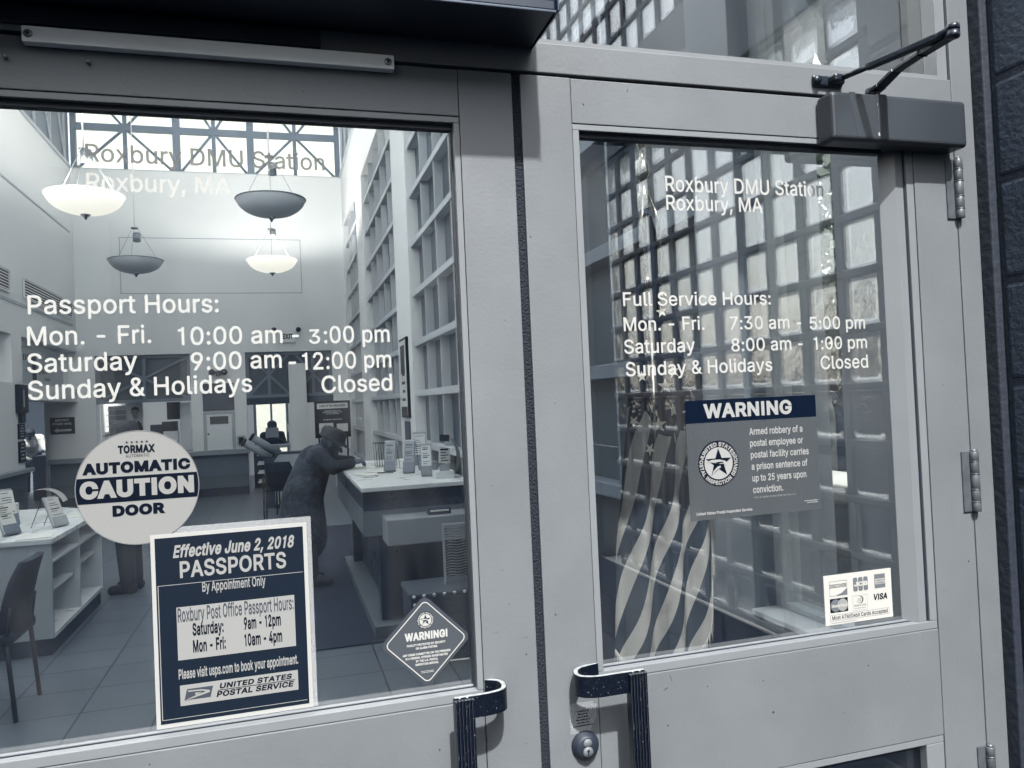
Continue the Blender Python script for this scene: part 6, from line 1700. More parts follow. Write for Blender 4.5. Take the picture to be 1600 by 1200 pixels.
MB().box(-0.66, 0.16, 19.105, 19.11, .15, 1.9).build('pane', glass_mat('far_glass', (0.8, 0.79, 0.74), 1.3), wf_)
dk = thing('work_desk', 'dark work desk in front of the bright back window', 'desk', (-.2, 15.9, 0))
MB().box(-0.60, 0.15, 15.62, 16.1, 0.80, 0.86, .004, 1).build('desktop', M['lam'], dk)
MB().box(-0.58, -0.3, 15.7, 16.05, 0.0, 0.799).build('pedestal', M['base'], dk)
sv = thing('paper_shelves', 'low pale shelf unit of papers seen under the work desk', 'shelves', (-.33, 15.5, .1))
f = MB()
for k in range(4): f.box(-0.50, -0.22, 15.2, 15.5, 0.14 + k * .18, 0.155 + k * .18)
f.build('shelf', M['lightlam'], sv)
f = MB()
for k in range(3): f.box(-0.48, -0.25, 15.22, 15.48, .156 + k * .18, .20 + k * .18)
f.build('paper_stack', M['paper'], sv)
nt_ = tag(MB().box(.10, .15, 14.64, 14.66, 1.14, 1.30).build('small_notice', M['paper']), 'small white notice on the left edge of the white column', 'notice')

# ------------------------------------------------------------------ pendant lamps
def pendant(x, y, z, lit, label, power=None):
    p = thing('pendant_lamp', label, 'pendant lamp', (x, y, z), group='bowl pendant lamps')
    r, d = 0.405, 0.225
    n = 14
    prof = [(r * math.sin(R(90 * k / n)) ** 0.92 + .0001, -d * (math.cos(R(90 * k / n)) ** 1.05)) for k in range(n + 1)]
    inner = [(q[0] * .985, q[1] + .012) for q in reversed(prof)]
    b = MB()
    rings = []
    b.lathe_open = None
    def ringv(rr, h): return [b.bm.verts.new((x + rr * math.cos(2 * math.pi * k / 40), y + rr * math.sin(2 * math.pi * k / 40), z + h)) for k in range(40)]
    for rr, h in prof + [(q[0], q[1] + (.0 if i else .0)) for i, q in enumerate(inner[1:])]: rings.append(ringv(max(rr, .012), h))
    for a, c in zip(rings, rings[1:]):
        for k in range(40):
            f = b.bm.faces.new((a[k], a[(k + 1) % 40], c[(k + 1) % 40], c[k])); f.smooth = True
    b.build('bowl', M['bowllit'] if lit else M['bowl'], p)
    rb = MB()
    rb.tube([(x + (r + .004) * math.cos(2 * math.pi * k / 40), y + (r + .004) * math.sin(2 * math.pi * k / 40), z - .012) for k in range(41)], .008, 6, False)
    rb.build('rim', M['bowllit'] if lit else M['steel'], p)
    MB().lathe([(.0001, -.06), (.012, -.055), (.022, -.03), (.05, -.012), (.055, .0), (.0001, .004)], (x, y, z - d), 20).build('finial', M['chrome'], p)
    MB().tube([(x, y, z + .50), (x, y, 7.99)], .007, 8).build('stem', M['wire'], p)
    cb = MB()
    for k in range(3):
        a = R(30 + 120 * k)
        cb.tube([(x + r * .93 * math.cos(a), y + r * .93 * math.sin(a), z - .01), (x + .05 * math.cos(a), y + .05 * math.sin(a), z + .50)], .0032, 6)
    cb.build('cable', M['steel'], p)
    MB().lathe([(.0001, -.05), (.075, -.05), (.085, 0), (.075, .05), (.0001, .05)], (x + .03, y, z + .36 if not lit else z + .44), 20, 'X').build('ballast', M['steel'], p)
    MB().lathe([(.0001, 0), (.055, 0), (.055, .02), (.0001, .02)], (x, y, z + .50), 20).build('hub', M['steel'], p)
    if lit:
        l = bpy.data.lights.new('lamp_bulb', 'POINT')
        l.energy = power or LAMP_W
        l.shadow_soft_size = 0.06
        l.color = (1.0, 0.985, 0.95)
        lo = bpy.data.objects.new('lamp_bulb', l)
        COL.objects.link(lo)
        lo.parent = p
        lo.location = (0, 0, -0.115)
LAMP_W = 98
pendant(-2.03, 8.5, 4.10, True, 'large lit pendant bowl hanging nearest at the left')
pendant(-2.16, 12.5, 4.10, False, 'unlit pendant bowl hanging farther back at the left')
pendant(-0.03, 8.6, 4.14, False, 'unlit grey pendant bowl hanging nearest at the right, above the lit one')
pendant(-0.06, 12.5, 4.12, True, 'lit pendant bowl hanging farther back at the right')
pendant(-2.03, 4.4, 4.12, True, 'added fill pendant over the white table, unseen above the left door head', 540)  # this and the next: unseen lamps added to fill the lobby with light
pendant(-0.03, 4.4, 4.12, True, 'added fill pendant over the floor mat, unseen above the left door head', 540)

# ================================================================== lobby furniture
# --- white table with open shelves, at the left
tb = thing('writing_table', 'white laminate table with open shelves in its side and a dark plinth at the left', 'table', (-2.2, 5.5, 0))
TX, TY0, TY1, TZ = -1.515, 4.74, 6.28, 0.785
MB().prism([(-3.2, TY0), (TX, TY0), (TX, TY1), (-1.95, TY1 + .55), (-3.2, TY1 + .55)], 2, TZ - .032, TZ).build('tabletop', M['lightlam'], tb)
MB().box(-3.19, TX - .012, TY0 + .012, TY0 + .035, 0.115, TZ - .0325).build('end_panel', M['lam'], tb)
MB().box(-3.19, TX - .38, TY0 + .036, TY1 + .5, 0.115, TZ - .0325).build('back_panel', M['lam'], tb)
f = MB()
for y in (TY1 - .035, 5.50): f.box(TX - .37, TX - .012, y, y + .022, 0.115, TZ - .033)
f.build('divider', M['lightlam'], tb)
f = MB()
f.box(TX - .375, TX - .010, TY0 + .0355, TY1 - .012, 0.115, 0.145)
f.box(TX - .375, TX - .014, TY0 + .036, TY1 - .036, 0.615, 0.635)
f.box(TX - .375, TX - .06, TY0 + .036, 5.499, 0.395, 0.413).box(TX - .375, TX - .06, 5.523, TY1 - .036, 0.435, 0.453)
f.build('shelf', M['lightlam'], tb)
MB().box(-3.15, TX - .03, TY0 + .03, TY1 - .03, 0.0, 0.1145).build('plinth', M['base'], tb)

def brochure_stand(x, y, z, rz, label, w=.115, h=.26, lean=22, kind=0, group='brochure stands on the lobby tables'):
    t = thing('brochure_stand', label, 'brochure stand', (x, y, z), rz, group)
    c, s = math.cos(R(lean)), math.sin(R(lean))
    def P(u, v, o): return (u, v * s - o * c, v * c + o * s + .004)      # v up the slope, o outward
    def slab(mb, u0, u1, v0, v1, o0, o1):
        vs = [mb.bm.verts.new(P(u, v, o)) for (u, v, o) in ((u0, v0, o0), (u1, v0, o0), (u1, v1, o0), (u0, v1, o0), (u0, v0, o1), (u1, v0, o1), (u1, v1, o1), (u0, v1, o1))]
        for q in ((0, 1, 2, 3), (7, 6, 5, 4), (0, 4, 5, 1), (1, 5, 6, 2), (2, 6, 7, 3), (3, 7, 4, 0)):
            mb.bm.faces.new([vs[k] for k in q])
        return mb
    slab(MB(), -w / 2, w / 2, 0, h, 0, .006).build('back_board', M['lam'], t, True)
    st_ = slab(MB(), -w / 2 + .006, w / 2 - .006, .012, h * .93, .0065, .026)
    st_.build('leaflet', M[('paper', 'lam', 'lightlam', 'paper', 'ledge')[int(x * 37 + y * 53) % 5]], t, True)
    pk = slab(MB(), -w / 2, w / 2, .0, h * .30, .027, .032)
    slab(pk, -w / 2, w / 2, -.004, .008, .0, .032)
    pk.build('pocket', M[('ledge', 'lam', 'frame')[int(x * 91 + y * 17) % 3]], t, True)
    L = Lettering()
    rnd = random.Random(int(x * 1000) + int(y * 777))
    for k in range(9):
        v = h * (.36 + .063 * k)
        if rnd.random() < .2: continue
        a = -w / 2 + .016; b_ = a + (w - .03) * rnd.uniform(.5, 1)
        hh = h * (.034 if k % 4 == 3 else .017)
        L.quad(P(a, v, .027), P(b_, v, .027), P(b_, v + hh, .027), P(a, v + hh, .027))
    L.build('print', M['greyprint'], t, True)
    f = MB()
    for u in (-w / 2 + .004, w / 2 - .004):
        f.tube([(u, h * s * .98, h * c * .98), (u, h * s + h * .42, .004)], .0025, 6)
    f.build('prop', M['darksteel'], t, True)
    return t
TT = TZ
brochure_stand(-1.62, 5.35, TT, R(62), 'grey leaflet stand nearest the table corner at the left', .13, .24)
brochure_stand(-1.86, 5.08, TT, R(62), 'grey leaflet stand nearest the left edge of the photo', .13, .24)
brochure_stand(-2.02, 5.62, TT, R(50), 'white leaning card stand behind the two grey leaflet stands', .12, .29, 15)
cv = MB()
pts = []
for k in range(11):
    a = R(15 + 110 * k / 10)
    pts.append((0.17 * math.cos(a), 0.15 * math.sin(a)))
for p, q in zip(pts, pts[1:]):
    cv.quad((-1.90 + p[0], 5.95, TT + .09 + p[1]), (-1.90 + q[0], 5.95, TT + .09 + q[1]), (-1.90 + q[0], 6.10, TT + .09 + q[1]), (-1.90 + p[0], 6.10, TT + .09 + p[1]))
bmesh.ops.solidify(cv.bm, geom=cv.bm.faces[:], thickness=.006)
tag(cv.build('curved_card', M['lightlam'], smooth=True), 'curved white card arching between the leaflet stands on the left table', 'card display')
part_box('form_tray', 'white form tray at the back of the left table', 'tray', -2.42, -2.15, 5.9, 6.3, TT + .001, TT + .12, M['paper'])

for i, (x, y, rz, h, l) in enumerate(((-1.66, 4.92, 8, .006, 'thin pile of forms near the front corner of the left table'), (-2.25, 4.95, -14, .03, 'thick pile of forms at the left edge of the photo on the left table'), (-1.72, 6.02, 30, .004, 'loose forms at the far end of the left table'))):
    tag(MB().obox((x, y, TT + .001 + h / 2), .21, .28, h, Matrix.Rotation(R(rz), 3, 'Z')).build('paper_pile', M['paper']), l, 'paper')
# --- chairs
def chair(x, y, rz, label, arms):
    t = thing('waiting_chair', label, 'chair', (x, y, 0), rz, 'dark upholstered chairs')
    # local: faces -y ; back at +y
    MB().box(-.225, .225, -.22, .23, .40, .47, .025, 3).build('seat', M['darkcloth'], t, True)
    b = MB()
    rows = []
    for k in range(9):
        v = k / 8
        z = .46 + .37 * v
        yy = .205 + .085 * v ** 1.6
        hw_ = .215 - .035 * max(0, v - .72) / .28 + .0
        rows.append((z, yy, hw_, .040 - .014 * v))
    for (A, B_) in zip(rows, rows[1:]):
        pass
    loops = []
    for (z, yy, hw_, th) in rows:
        lp = []
        for k in range(20):
            a = 2 * math.pi * k / 20
            ca, sa = math.cos(a), math.sin(a)
            px = hw_ * (abs(ca) ** .5) * (1 if ca > 0 else -1)
            py = th * (abs(sa) ** .7) * (1 if sa > 0 else -1)
            lp.append(b.bm.verts.new((px, yy + py + .03 * (px / .215) ** 2 * -1, z)))
        loops.append(lp)
    for p, q in zip(loops, loops[1:]):
        for k in range(20):
            f = b.bm.faces.new((p[k], p[(k + 1) % 20], q[(k + 1) % 20], q[k])); f.smooth = True
    b.bm.faces.new(list(reversed(loops[0]))); b.bm.faces.new(loops[-1])
    b.build('backrest', M['darkcloth'], t, True)
    for sx in (-1, 1):
        for (ya, yb) in ((-.19, -.205), (.20, .235)):
            MB().tube([(sx * .205, ya, .41), (sx * .212, yb, 0.0)], .0125, 10).build('leg', M['darksteel'], t, True)
        MB().tube([(sx * .212, .20, .42), (sx * .212, .225, .60)], .011, 8).build('back_post', M['darksteel'], t, True)
    if arms:
        for sx in (-1, 1):
            MB().tube([(sx * .255, .22, .42), (sx * .258, .21, .58), (sx * .26, .12, .655), (sx * .26, -.02, .67), (sx * .26, -.14, .64), (sx * .258, -.20, .55), (sx * .255, -.21, .41)], .017, 10).build('arm', M['darksteel'], t, True)
            MB().tube([(sx * .255, .22, .40), (sx * .255, -.21, .40)], .012, 8).build('arm_rail', M['darksteel'], t, True)
            for yy in (-.205, .22):
                MB().tube([(sx * .255, yy, .41), (sx * .258, yy, 0)], .014, 8).build('arm_leg', M['darksteel'], t, True)
    return t
chair(-1.64, 3.735, R(-90), 'dark upholstered chair in front of the white table, cut by the photo edge', False)
chair(0.03, 10.9, R(155), 'dark armchair with looped arms behind the person in the long coat', True)

# --- floor mat
fm = MB().box(0.02, 1.30, 4.08, 9.5, 0.0005, 0.012, .003, 1)
tag(fm.build('floor_mat', M['matt']), 'dark floor mat beside the writing counter', 'mat')

# --- writing counter along the right wall
dk = thing('writing_counter', 'long writing counter with a white top and dark apron along the right wall', 'counter', (.9, 5.6, 0))
MB().box(.505, 1.305, 4.24, 6.95, .992, 1.022, .003, 1).build('countertop', M['lightlam'], dk)
MB().box(.515, 1.305, 4.25, 6.93, .862, .9915, .002, 1).build('apron', M['darklam'], dk)
MB().box(.535, .60, 4.40, 4.55, .93, .945).build('slot_label', M['lam'], dk)
MB().box(.512, 1.305, 4.255, 6.90, .685, .8615, .002, 1).build('lower_apron', M['counterface'], dk)
MB().box(.64, 1.305, 3.98, 4.2545, .655, .825, .003, 1).build('front_shelf', M['shelfwhite'], dk)
MB().box(.70, 1.305, 4.35, 6.8, .10, .684).build('pedestal', M['darklam'], dk)
MB().box(.62, .70, 4.30, 4.42, .09, .684).box(.62, .70, 6.5, 6.62, .09, .684).build('leg', M['darklam'], dk)
MB().box(.555, 1.305, 4.17, 6.85, 0.0125, .085, .004, 1).build('plinth', mat('plinth_grey', (0.09, .108, .135), .6), dk)
pt_ = thing('pen_tray', 'dark tray with a pale label standing on the lower shelf of the counter', 'tray', (1.05, 4.1, .826))
MB().box(.93, 1.09, 4.06, 4.16, .826, .865, .003, 1).build('tray', M['darklam'], pt_)
MB().box(.945, 1.075, 4.0585, 4.0597, .846, .858).build('label_strip', M['paper'], pt_)
DT = 1.022
def stand_at(x, y, rz, label, **k): brochure_stand(x, y, DT, rz, label, **k)
stand_at(.86, 5.42, R(-20), 'leaflet stand farthest left of the row on the writing counter', w=.095, h=.27, lean=20)
stand_at(.98, 5.15, R(-20), 'leaflet stand second from the left in the row on the writing counter', w=.095, h=.28, lean=20)
stand_at(1.06, 4.78, R(-8), 'tall white leaflet stand in the middle of the row on the writing counter', w=.085, h=.25, lean=9)
stand_at(1.20, 5.9, R(-10), 'pale leaflet stand against the pilaster at the back of the writing counter', w=.12, h=.30, lean=8)
# curved cardboard display at the right end
cdn = thing('display_box', 'curved cardboard display with printed cards at the right end of the writing counter', 'card display', (1.17, 4.6, DT))
MB().box(1.08, 1.22, 4.50, 4.66, DT + .001, DT + .055, .002, 1).build('box', M['lightlam'], cdn)
cv = MB()
pr = []
for k in range(13):
    a = R(-75 + 150 * k / 12)
    pr.append((1.185 + .085 * math.cos(a), DT + .155 + .15 * math.sin(a)))
for p, q in zip(pr, pr[1:]): cv.quad((p[0], 4.52, p[1]), (q[0], 4.52, q[1]), (q[0], 4.64, q[1]), (p[0], 4.64, p[1]))
bmesh.ops.solidify(cv.bm, geom=cv.bm.faces[:], thickness=.004)
cv.build('curved_back', M['lam'], cdn, smooth=True)
for i, (u, v, wd, hh, mm) in enumerate(((1.155, .17, .085, .12, 'paper'), (1.16, .30, .075, .05, 'greyprint'), (1.15, .07, .075, .07, 'lam'))):
    MB().obox((u, 4.54 - i * .006, DT + v), wd, .004, hh, Matrix.Rotation(R(6 - 14 * (i == 2)), 3, 'Y')).build('card', M[mm], cdn)
L = Lettering()
for k in range(5):
    L.rect(1.125, 1.125 + .06 * (1 - .3 * (k % 2)), DT + .128 + k * .02, DT + .134 + k * .02 + (.006 if k == 4 else 0), 4.533)
L.build('print', M['navy'], cdn)
wb = thing('wire_basket', 'dark open wire basket standing behind the leaflet stands on the writing counter', 'basket', (.90, 5.95, DT))
f = MB()
for k in range(9):
    x = .80 + .0225 * k
    f.tube([(x, 5.9, DT + .22), (x + .012, 5.93, DT + .003), (x + .012, 6.07, DT + .003), (x, 6.1, DT + .22)], .002, 5)
f.tube([(.795, 5.9, DT + .22), (.985, 5.9, DT + .22), (.985, 6.1, DT + .22), (.795, 6.1, DT + .22), (.795, 5.9, DT + .22)], .003, 5)
f.build('wires', M['darksteel'], wb)
for i, (x, y, rz, s) in enumerate(((.70, 6.05, 12, 1), (.78, 5.55, -18, .9), (.66, 5.25, 25, .8), (.92, 6.3, 4, 1.1))):
    p = MB().obox((x, y, DT + .002 + i * .0012), .21 * s, .28 * s, .0016, Matrix.Rotation(R(rz), 3, 'Z'))
    tag(p.build('paper_form', M['paper']), ['white form under the hands of the person in the long coat', 'white form lying in front of the leaflet stands', 'small white form nearest the front edge of the writing counter', 'white form farthest back on the writing counter'][i], 'paper', 'forms on the writing counter')
tag(MB().box(1.10, 1.25, 5.30, 5.42, DT + .001, DT + .07, .004, 1).build('card_box', M['ledge']), 'small grey card box behind the leaflet stands on the writing counter', 'box')
tag(MB().tube([(.60, 5.02, DT + .004), (.66, 4.97, DT + .004), (.72, 5.05, DT + .004), (.70, 5.16, DT + .004), (.78, 5.22, DT + .004)], .0022, 6).build('pen_chain', M['steel']), 'beaded pen chain lying on the writing counter', 'chain')
pn_ = MB().tube([(.74, 5.30, DT + .008), (.86, 5.22, DT + .008)], .004, 8)
tag(pn_.build('pen', M['darksteel']), 'dark pen lying on the writing counter', 'pen')

# --- studded trunk and grille low in the right corner of the left door
tk = thing('studded_trunk', 'dark trunk edged with round studs behind the diamond sticker', 'trunk', (.95, 3.75, 0))
MB().box(.715, 1.25, 3.55, 3.92, 0.001, .395, .012, 2).build('body', mat('trunk_board', (.03, .042, .068), .5, var=.35, vscale=9, stretch=(.3, 1, 4)), tk)
MB().box(.705, 1.26, 3.54, 3.93, .3955, .43, .010, 2).build('lid', mat('trunk_lid', (.055, .07, .095), .5), tk)
f = MB()
for k in range(9): f.lathe([(.0001, -.006), (.008, -.005), (.011, 0), (.0001, .001)], (.73 + k * .063, 3.5395, .412), 12, 'Y')
for k in range(4): f.lathe([(.0001, -.006), (.008, -.005), (.011, 0), (.0001, .001)], (.735, 3.5495, .36 - k * .085), 12, 'Y')
f.build('stud', M['alu'], tk)
gr = thing('wall_grille', 'upright coiled wire grille standing on the studded trunk', 'grille', (1.02, 3.75, .43))
f = MB()
for x0 in (.955, 1.14): f.box(x0, x0 + .012, 3.70, 3.72, .431, .80)
f.box(.955, 1.152, 3.70, 3.72, .8005, .812)
f.build('frame', M['lam'], gr)
f = MB()
for k in range(20):
    z = .445 + k * .0175
    f.tube([(.969, 3.71, z), (1.0, 3.70, z + .01), (1.05, 3.71, z), (1.10, 3.70, z + .01), (1.139, 3.71, z)], .0035, 6)
f.build('coil', M['steel'], gr)

# --- kiosk panel, mailing tubes, poster board
kp = thing('kiosk', 'white panelled kiosk with a dark border behind the dark armchair', 'kiosk', (.1, 12.0, 0))
MB().prism([(-.17, .0), (-.17, .78), (-.08, .885), (.37, .885), (.37, .0)], 1, 12.0, 12.45).build('cabinet', M['base'], kp)
MB().prism([(-.145, .06), (-.145, .765), (-.065, .86), (.35, .86), (.35, .06)], 1, 11.99, 11.9995).build('panel', M['lam'], kp)
MB().box(-.125, -.03, 11.984, 11.9895, .52, .70).build('slot', M['ledge'], kp)
for (a, b_, l) in (((-.60, 12.2, 1.075), (-.20, 12.3, .80), 'grey mailing tube with a dark end, the lower of the two'), ((-.47, 12.25, 1.15), (-.06, 12.35, .86), 'grey mailing tube with a dark end, the upper of the two')):
    t = thing('mailing_tube', l, 'tube', b_, 0, 'mailing tubes on the kiosk')
    MB().tube([a, b_], .062, 16).build('tube', M['ledge'], t)
    d = (Vector(a) - Vector(b_)).normalized()
    MB().tube([Vector(a) + d * .001, Vector(a) + d * .03], .068, 16).build('cap', M['gasket'], t)
MB_ = MB().box(-.30, .1, 12.05, 12.5, .0, .80)
tag(MB_.build('tube_rest', M['base']), 'dark rest under the mailing tubes beside the kiosk', 'stand')
pb = thing('poster_board', 'dark freestanding poster about free boxes behind the hat of the person in the coat', 'poster', (.86, 13, 0))
MB().box(.555, 1.175, 13.0, 13.03, 1.05, 1.70, .006, 1).build('board', M['navy'], pb)
MB().box(.60, 1.135, 12.995, 12.9995, 1.565, 1.66).build('title_panel', M['paper'], pb)
L = Lettering(); L.line('LAND OF THE FREE BOXES', .645, 1.595, 1.09, .036, bold=.035, y=12.994); L.build('title', M['navy'], pb)
L = Lettering()
for k, (w, z) in enumerate(((.14, 1.515), (.17, 1.49), (.11, 1.465), (.16, 1.36))): microprint(L, .865 - w, .865 + w, z, .018 if k < 3 else .022, 12.9985)
L.build('print', M['lam'], pb)
for x0, x1, z0, z1 in ((.625, .87, 1.14, 1.31), (.93, 1.125, 1.15, 1.29)): MB().box(x0, x1, 12.993, 12.9992, z0, z1).build('flap', M['paper'], pb)
for x in (.62, 1.11): MB().box(x - .015, x + .015, 13.005, 13.03, 0, 1.049).build('leg', M['darksteel'], pb)
# framed posters on the pilasters of the right wall
def wall_poster(y0, y1, z0, z1, label):
    t = thing('framed_poster', label, 'poster', (RW, (y0 + y1) / 2, z0))
    MB().box(RW - .03, RW - .0005, y0, y1, z0, z1, .004, 1).build('frame', M['navy'], t)
    MB().box(RW - .033, RW - .0305, y0 + .03, y1 - .03, z0 + .03, z1 - .03).build('print', M['paper'], t)
    f = MB().box(RW - .035, RW - .0335, y0 + .10, y1 - .10, z0 + (z1 - z0) * .55, z1 - .08).box(RW - .035, RW - .0335, y0 + .03, y1 - .03, z0 + .03, z0 + .12)
    for k in range(4): f.box(RW - .035, RW - .0335, y0 + .13, y1 - .13 - .05 * (k % 2), z0 + .18 + k * .09, z0 + .21 + k * .09)
    f.build('artwork', M['greyprint'], t)
wall_poster(6.98, 7.46, 1.44, 2.30, 'tall framed poster on the pilaster above the writing counter')
sgn = tag(MB().box(RW - .02, RW - .0005, 7.05, 7.35, 1.08, 1.40, .003, 1).build('wall_sign', M['base']), 'blank dark narrow sign under the framed poster on the pilaster', 'sign')

# ================================================================== flag
fg = thing('flag', 'fringed flag with stars and stripes draped from a pole behind the right door', 'flag', (.905, .56, 0))
pole = MB().tube([(.905, .565, 0.02), (.905, .565, 2.07)], .013, 14)
pole.build('pole', mat('pole_wood', (.03, .045, .07), .3), fg)
fn = MB().lathe([(.0001, 0), (.017, 0), (.017, .04), (.012, .045), (.012, .075), (.019, .08), (.019, .12), (.010, .125), (.006, .145), (.016, .17), (.0001, .26)], (.905, .565, 2.06), 20)
fn.build('finial', M['gold'], fg)
MB().lathe([(.0001, 0), (.17, 0), (.16, .025), (.05, .05), (.03, .10), (.0001, .11)], (.905, .565, 0.001), 28).build('base', M['darksteel'], fg)
tas = MB()
for dx, l in ((-.012, .20), (.012, .24)):
    tas.tube([(.905 + dx * .6, .548, 2.09), (.905 + dx * 2, .535, 2.02), (.905 + dx * 1.5, .53, 2.09 - l)], .004, 6)
    for k in range(9):
        a = 2 * math.pi * k / 9
        tas.tube([(.905 + dx * 1.5, .53, 2.09 - l), (.905 + dx * 1.5 + .009 * math.cos(a), .53 + .009 * math.sin(a), 2.05 - l)], .0018, 4)
tas.build('tassel', M['gold'], fg)
# cloth: u runs across the folds, v down; the outline follows a flag hanging from one corner
NU, NV = 96, 90
Ledge = [(0.0, .890), (.12, .868), (.30, .842), (.45, .822), (.62, .800), (.78, .778), (1.0, .768)]
Redge = [(0.0, .915), (.10, .945), (.25, .968), (.40, .992), (.55, 1.012), (.75, 1.046), (1.0, 1.052)]
def interp(T, v):
    for (a, x), (b_, y) in zip(T, T[1:]):
        if v <= b_:
            t = (v - a) / (b_ - a); t = t * t * (3 - 2 * t) * .5 + t * .5
            return x + (y - x) * t
    return T[-1][1]
def botz(u): return .962 - .35 * min(u, .16) + 1.05 * max(0, u - .70) ** 1.35
bmv = MB()
sl = bmv.bm.verts.layers.float.new('stripe')
cl_ = bmv.bm.verts.layers.float.new('canton')
grid = []
def flag_pt(u, v):
    xl, xr = interp(Ledge, v), interp(Redge, v)
    # folds: sheared so that they run down to the left
    ph = u * 2 * math.pi * 3.1 + v * 2.2
    amp = .007 + .011 * v
    x = xl + (xr - xl) * (u + .014 * math.sin(ph + .6) * (1 - abs(2 * u - 1)))
    y = .552 - amp * math.cos(ph) - .02 * math.sin(u * 3.1) * v
    z = 2.045 - (2.045 - botz(u)) * v - .02 * (1 - v) * abs(u - .5)
    return Vector((x, y, z))
for i in range(NU + 1):
    grid.append([bmv.bm.verts.new(flag_pt(i / NU, j / NV)) for j in range(NV + 1)])
for i in range(NU + 1):
    for j in range(NV + 1):
        p = grid[i][j].co
        u, v = i / NU, j / NV
        grid[i][j][sl] = (p.x - 0.34 * p.z + .009 * math.sin(p.z * 8.0 + 1.0) + .004 * math.sin(p.z * 23))  / .062 + 0.0
        grid[i][j][cl_] = p.z - (1.555 - .10 * u + .02 * math.sin(u * 9))
for i in range(NU):
    for j in range(NV):
        f = bmv.bm.faces.new((grid[i][j], grid[i + 1][j], grid[i + 1][j + 1], grid[i][j + 1]))
        f.smooth = True
bmv.build('cloth', M['flag'], fg)
stv = MB()
rnd = random.Random(5)
for (u, v, s) in ((.45, .16, .011), (.62, .22, .012), (.35, .25, .011), (.70, .30, .014), (.40, .33, .013), (.22, .36, .011), (.58, .385, .015), (.82, .37, .013), (.33, .43, .014), (.75, .445, .015), (.50, .47, .016), (.14, .46, .012), (.90, .49, .014), (.66, .50, .015), (.28, .52, .013), (.40, .40, .012)):
    c0 = flag_pt(u, v)
    e = 1e-3
    du = (flag_pt(u + e, v) - c0).normalized(); dv = (flag_pt(u, v + e) - c0).normalized()
    n = du.cross(dv).normalized()
    if n.y > 0: n = -n
    b_ = du.cross(n).normalized()
    du2 = n.cross(b_)
    rot = rnd.uniform(-.7, .7)
    vs = [stv.bm.verts.new(c0 + n * .004 + (du2 * math.cos(rot + R(90 + 36 * k)) + b_ * math.sin(rot + R(90 + 36 * k))) * 1.35 * (s if k % 2 == 0 else s * .4)) for k in range(10)]
    cc = stv.bm.verts.new(c0 + n * .004)
    for k in range(10): stv.bm.faces.new((cc, vs[k], vs[(k + 1) % 10]))
stv.build('star', M['paper'], fg)
fr_ = MB()
for i in range(0, 150):
    u = i / 150
    if .12 < u < .78: continue
    p = flag_pt(u, 1.0)
    fr_.tube([p, p + Vector((rnd.uniform(-.004, .004), rnd.uniform(-.003, .003), -.030 - rnd.uniform(0, .01)))], [.0013, .0008], 4)
for j in range(70):
    v = .48 + .52 * j / 70
    p = flag_pt(1.0, v)
    fr_.tube([p, p + Vector((.014, rnd.uniform(-.003, .003), -.026))], [.0013, .0008], 4)
fr_.build('fringe', M['flagwhite'], fg)

# ================================================================== people
def capsule(mb, a, b, ra, rb, n=12):
    a, b = Vector(a), Vector(b)
    d = b - a
    L = d.length
    if L < 1e-5:
        d = Vector((0, 0, 1)); L = 1e-5
    d = d.normalized()
    u = Vector((0, 0, 1)) if abs(d.z) < .9 else Vector((1, 0, 0))
    u = (u - d * u.dot(d)).normalized(); w = d.cross(u)
    rings = []
    for k in range(1, 5):
        t = R(90 * k / 4 - 90 + 0)
        rings.append((a + d * (ra * math.sin(t)), max(ra * math.cos(t), ra * .02)))
    rings.append((a, ra)); rings.append((b, rb))
    for k in range(1, 5):
        t = R(90 * k / 4)
        rings.append((b + d * (rb * math.sin(t)), max(rb * math.cos(t), rb * .02)))
    VV = [[mb.bm.verts.new(c + (u * math.cos(2 * math.pi * k / n) + w * math.sin(2 * math.pi * k / n)) * r) for k in range(n)] for c, r in rings]
    for p, q in zip(VV, VV[1:]):
        for k in range(n): mb.bm.faces.new((p[k], p[(k + 1) % n], q[(k + 1) % n], q[k]))
    mb.bm.faces.new(list(reversed(VV[0]))); mb.bm.faces.new(VV[-1])

def melt(mb, name, m, parent, vox, smooth=5):
    """fuse overlapping shapes into one continuous smooth surface"""
    bmesh.ops.recalc_face_normals(mb.bm, faces=mb.bm.faces[:])
    me = bpy.data.meshes.new(name); mb.bm.to_mesh(me); mb.bm.free()
    o = bpy.data.objects.new(name, me)
    COL.objects.link(o)
    r = o.modifiers.new('r', 'REMESH'); r.mode = 'VOXEL'; r.voxel_size = vox; r.use_smooth_shade = True
    s = o.modifiers.new('s', 'SMOOTH'); s.iterations = smooth; s.factor = .5
    bpy.context.view_layer.update()
    me2 = bpy.data.meshes.new_from_object(o.evaluated_get(bpy.context.evaluated_depsgraph_get()))
    o.modifiers.clear()
    o.data = me2
    bpy.data.meshes.remove(me)
    me2.name = name
    me2.materials.clear(); me2.materials.append(m)
    me2.polygons.foreach_set('use_smooth', [True] * len(me2.polygons))
    o.parent = parent
    return o

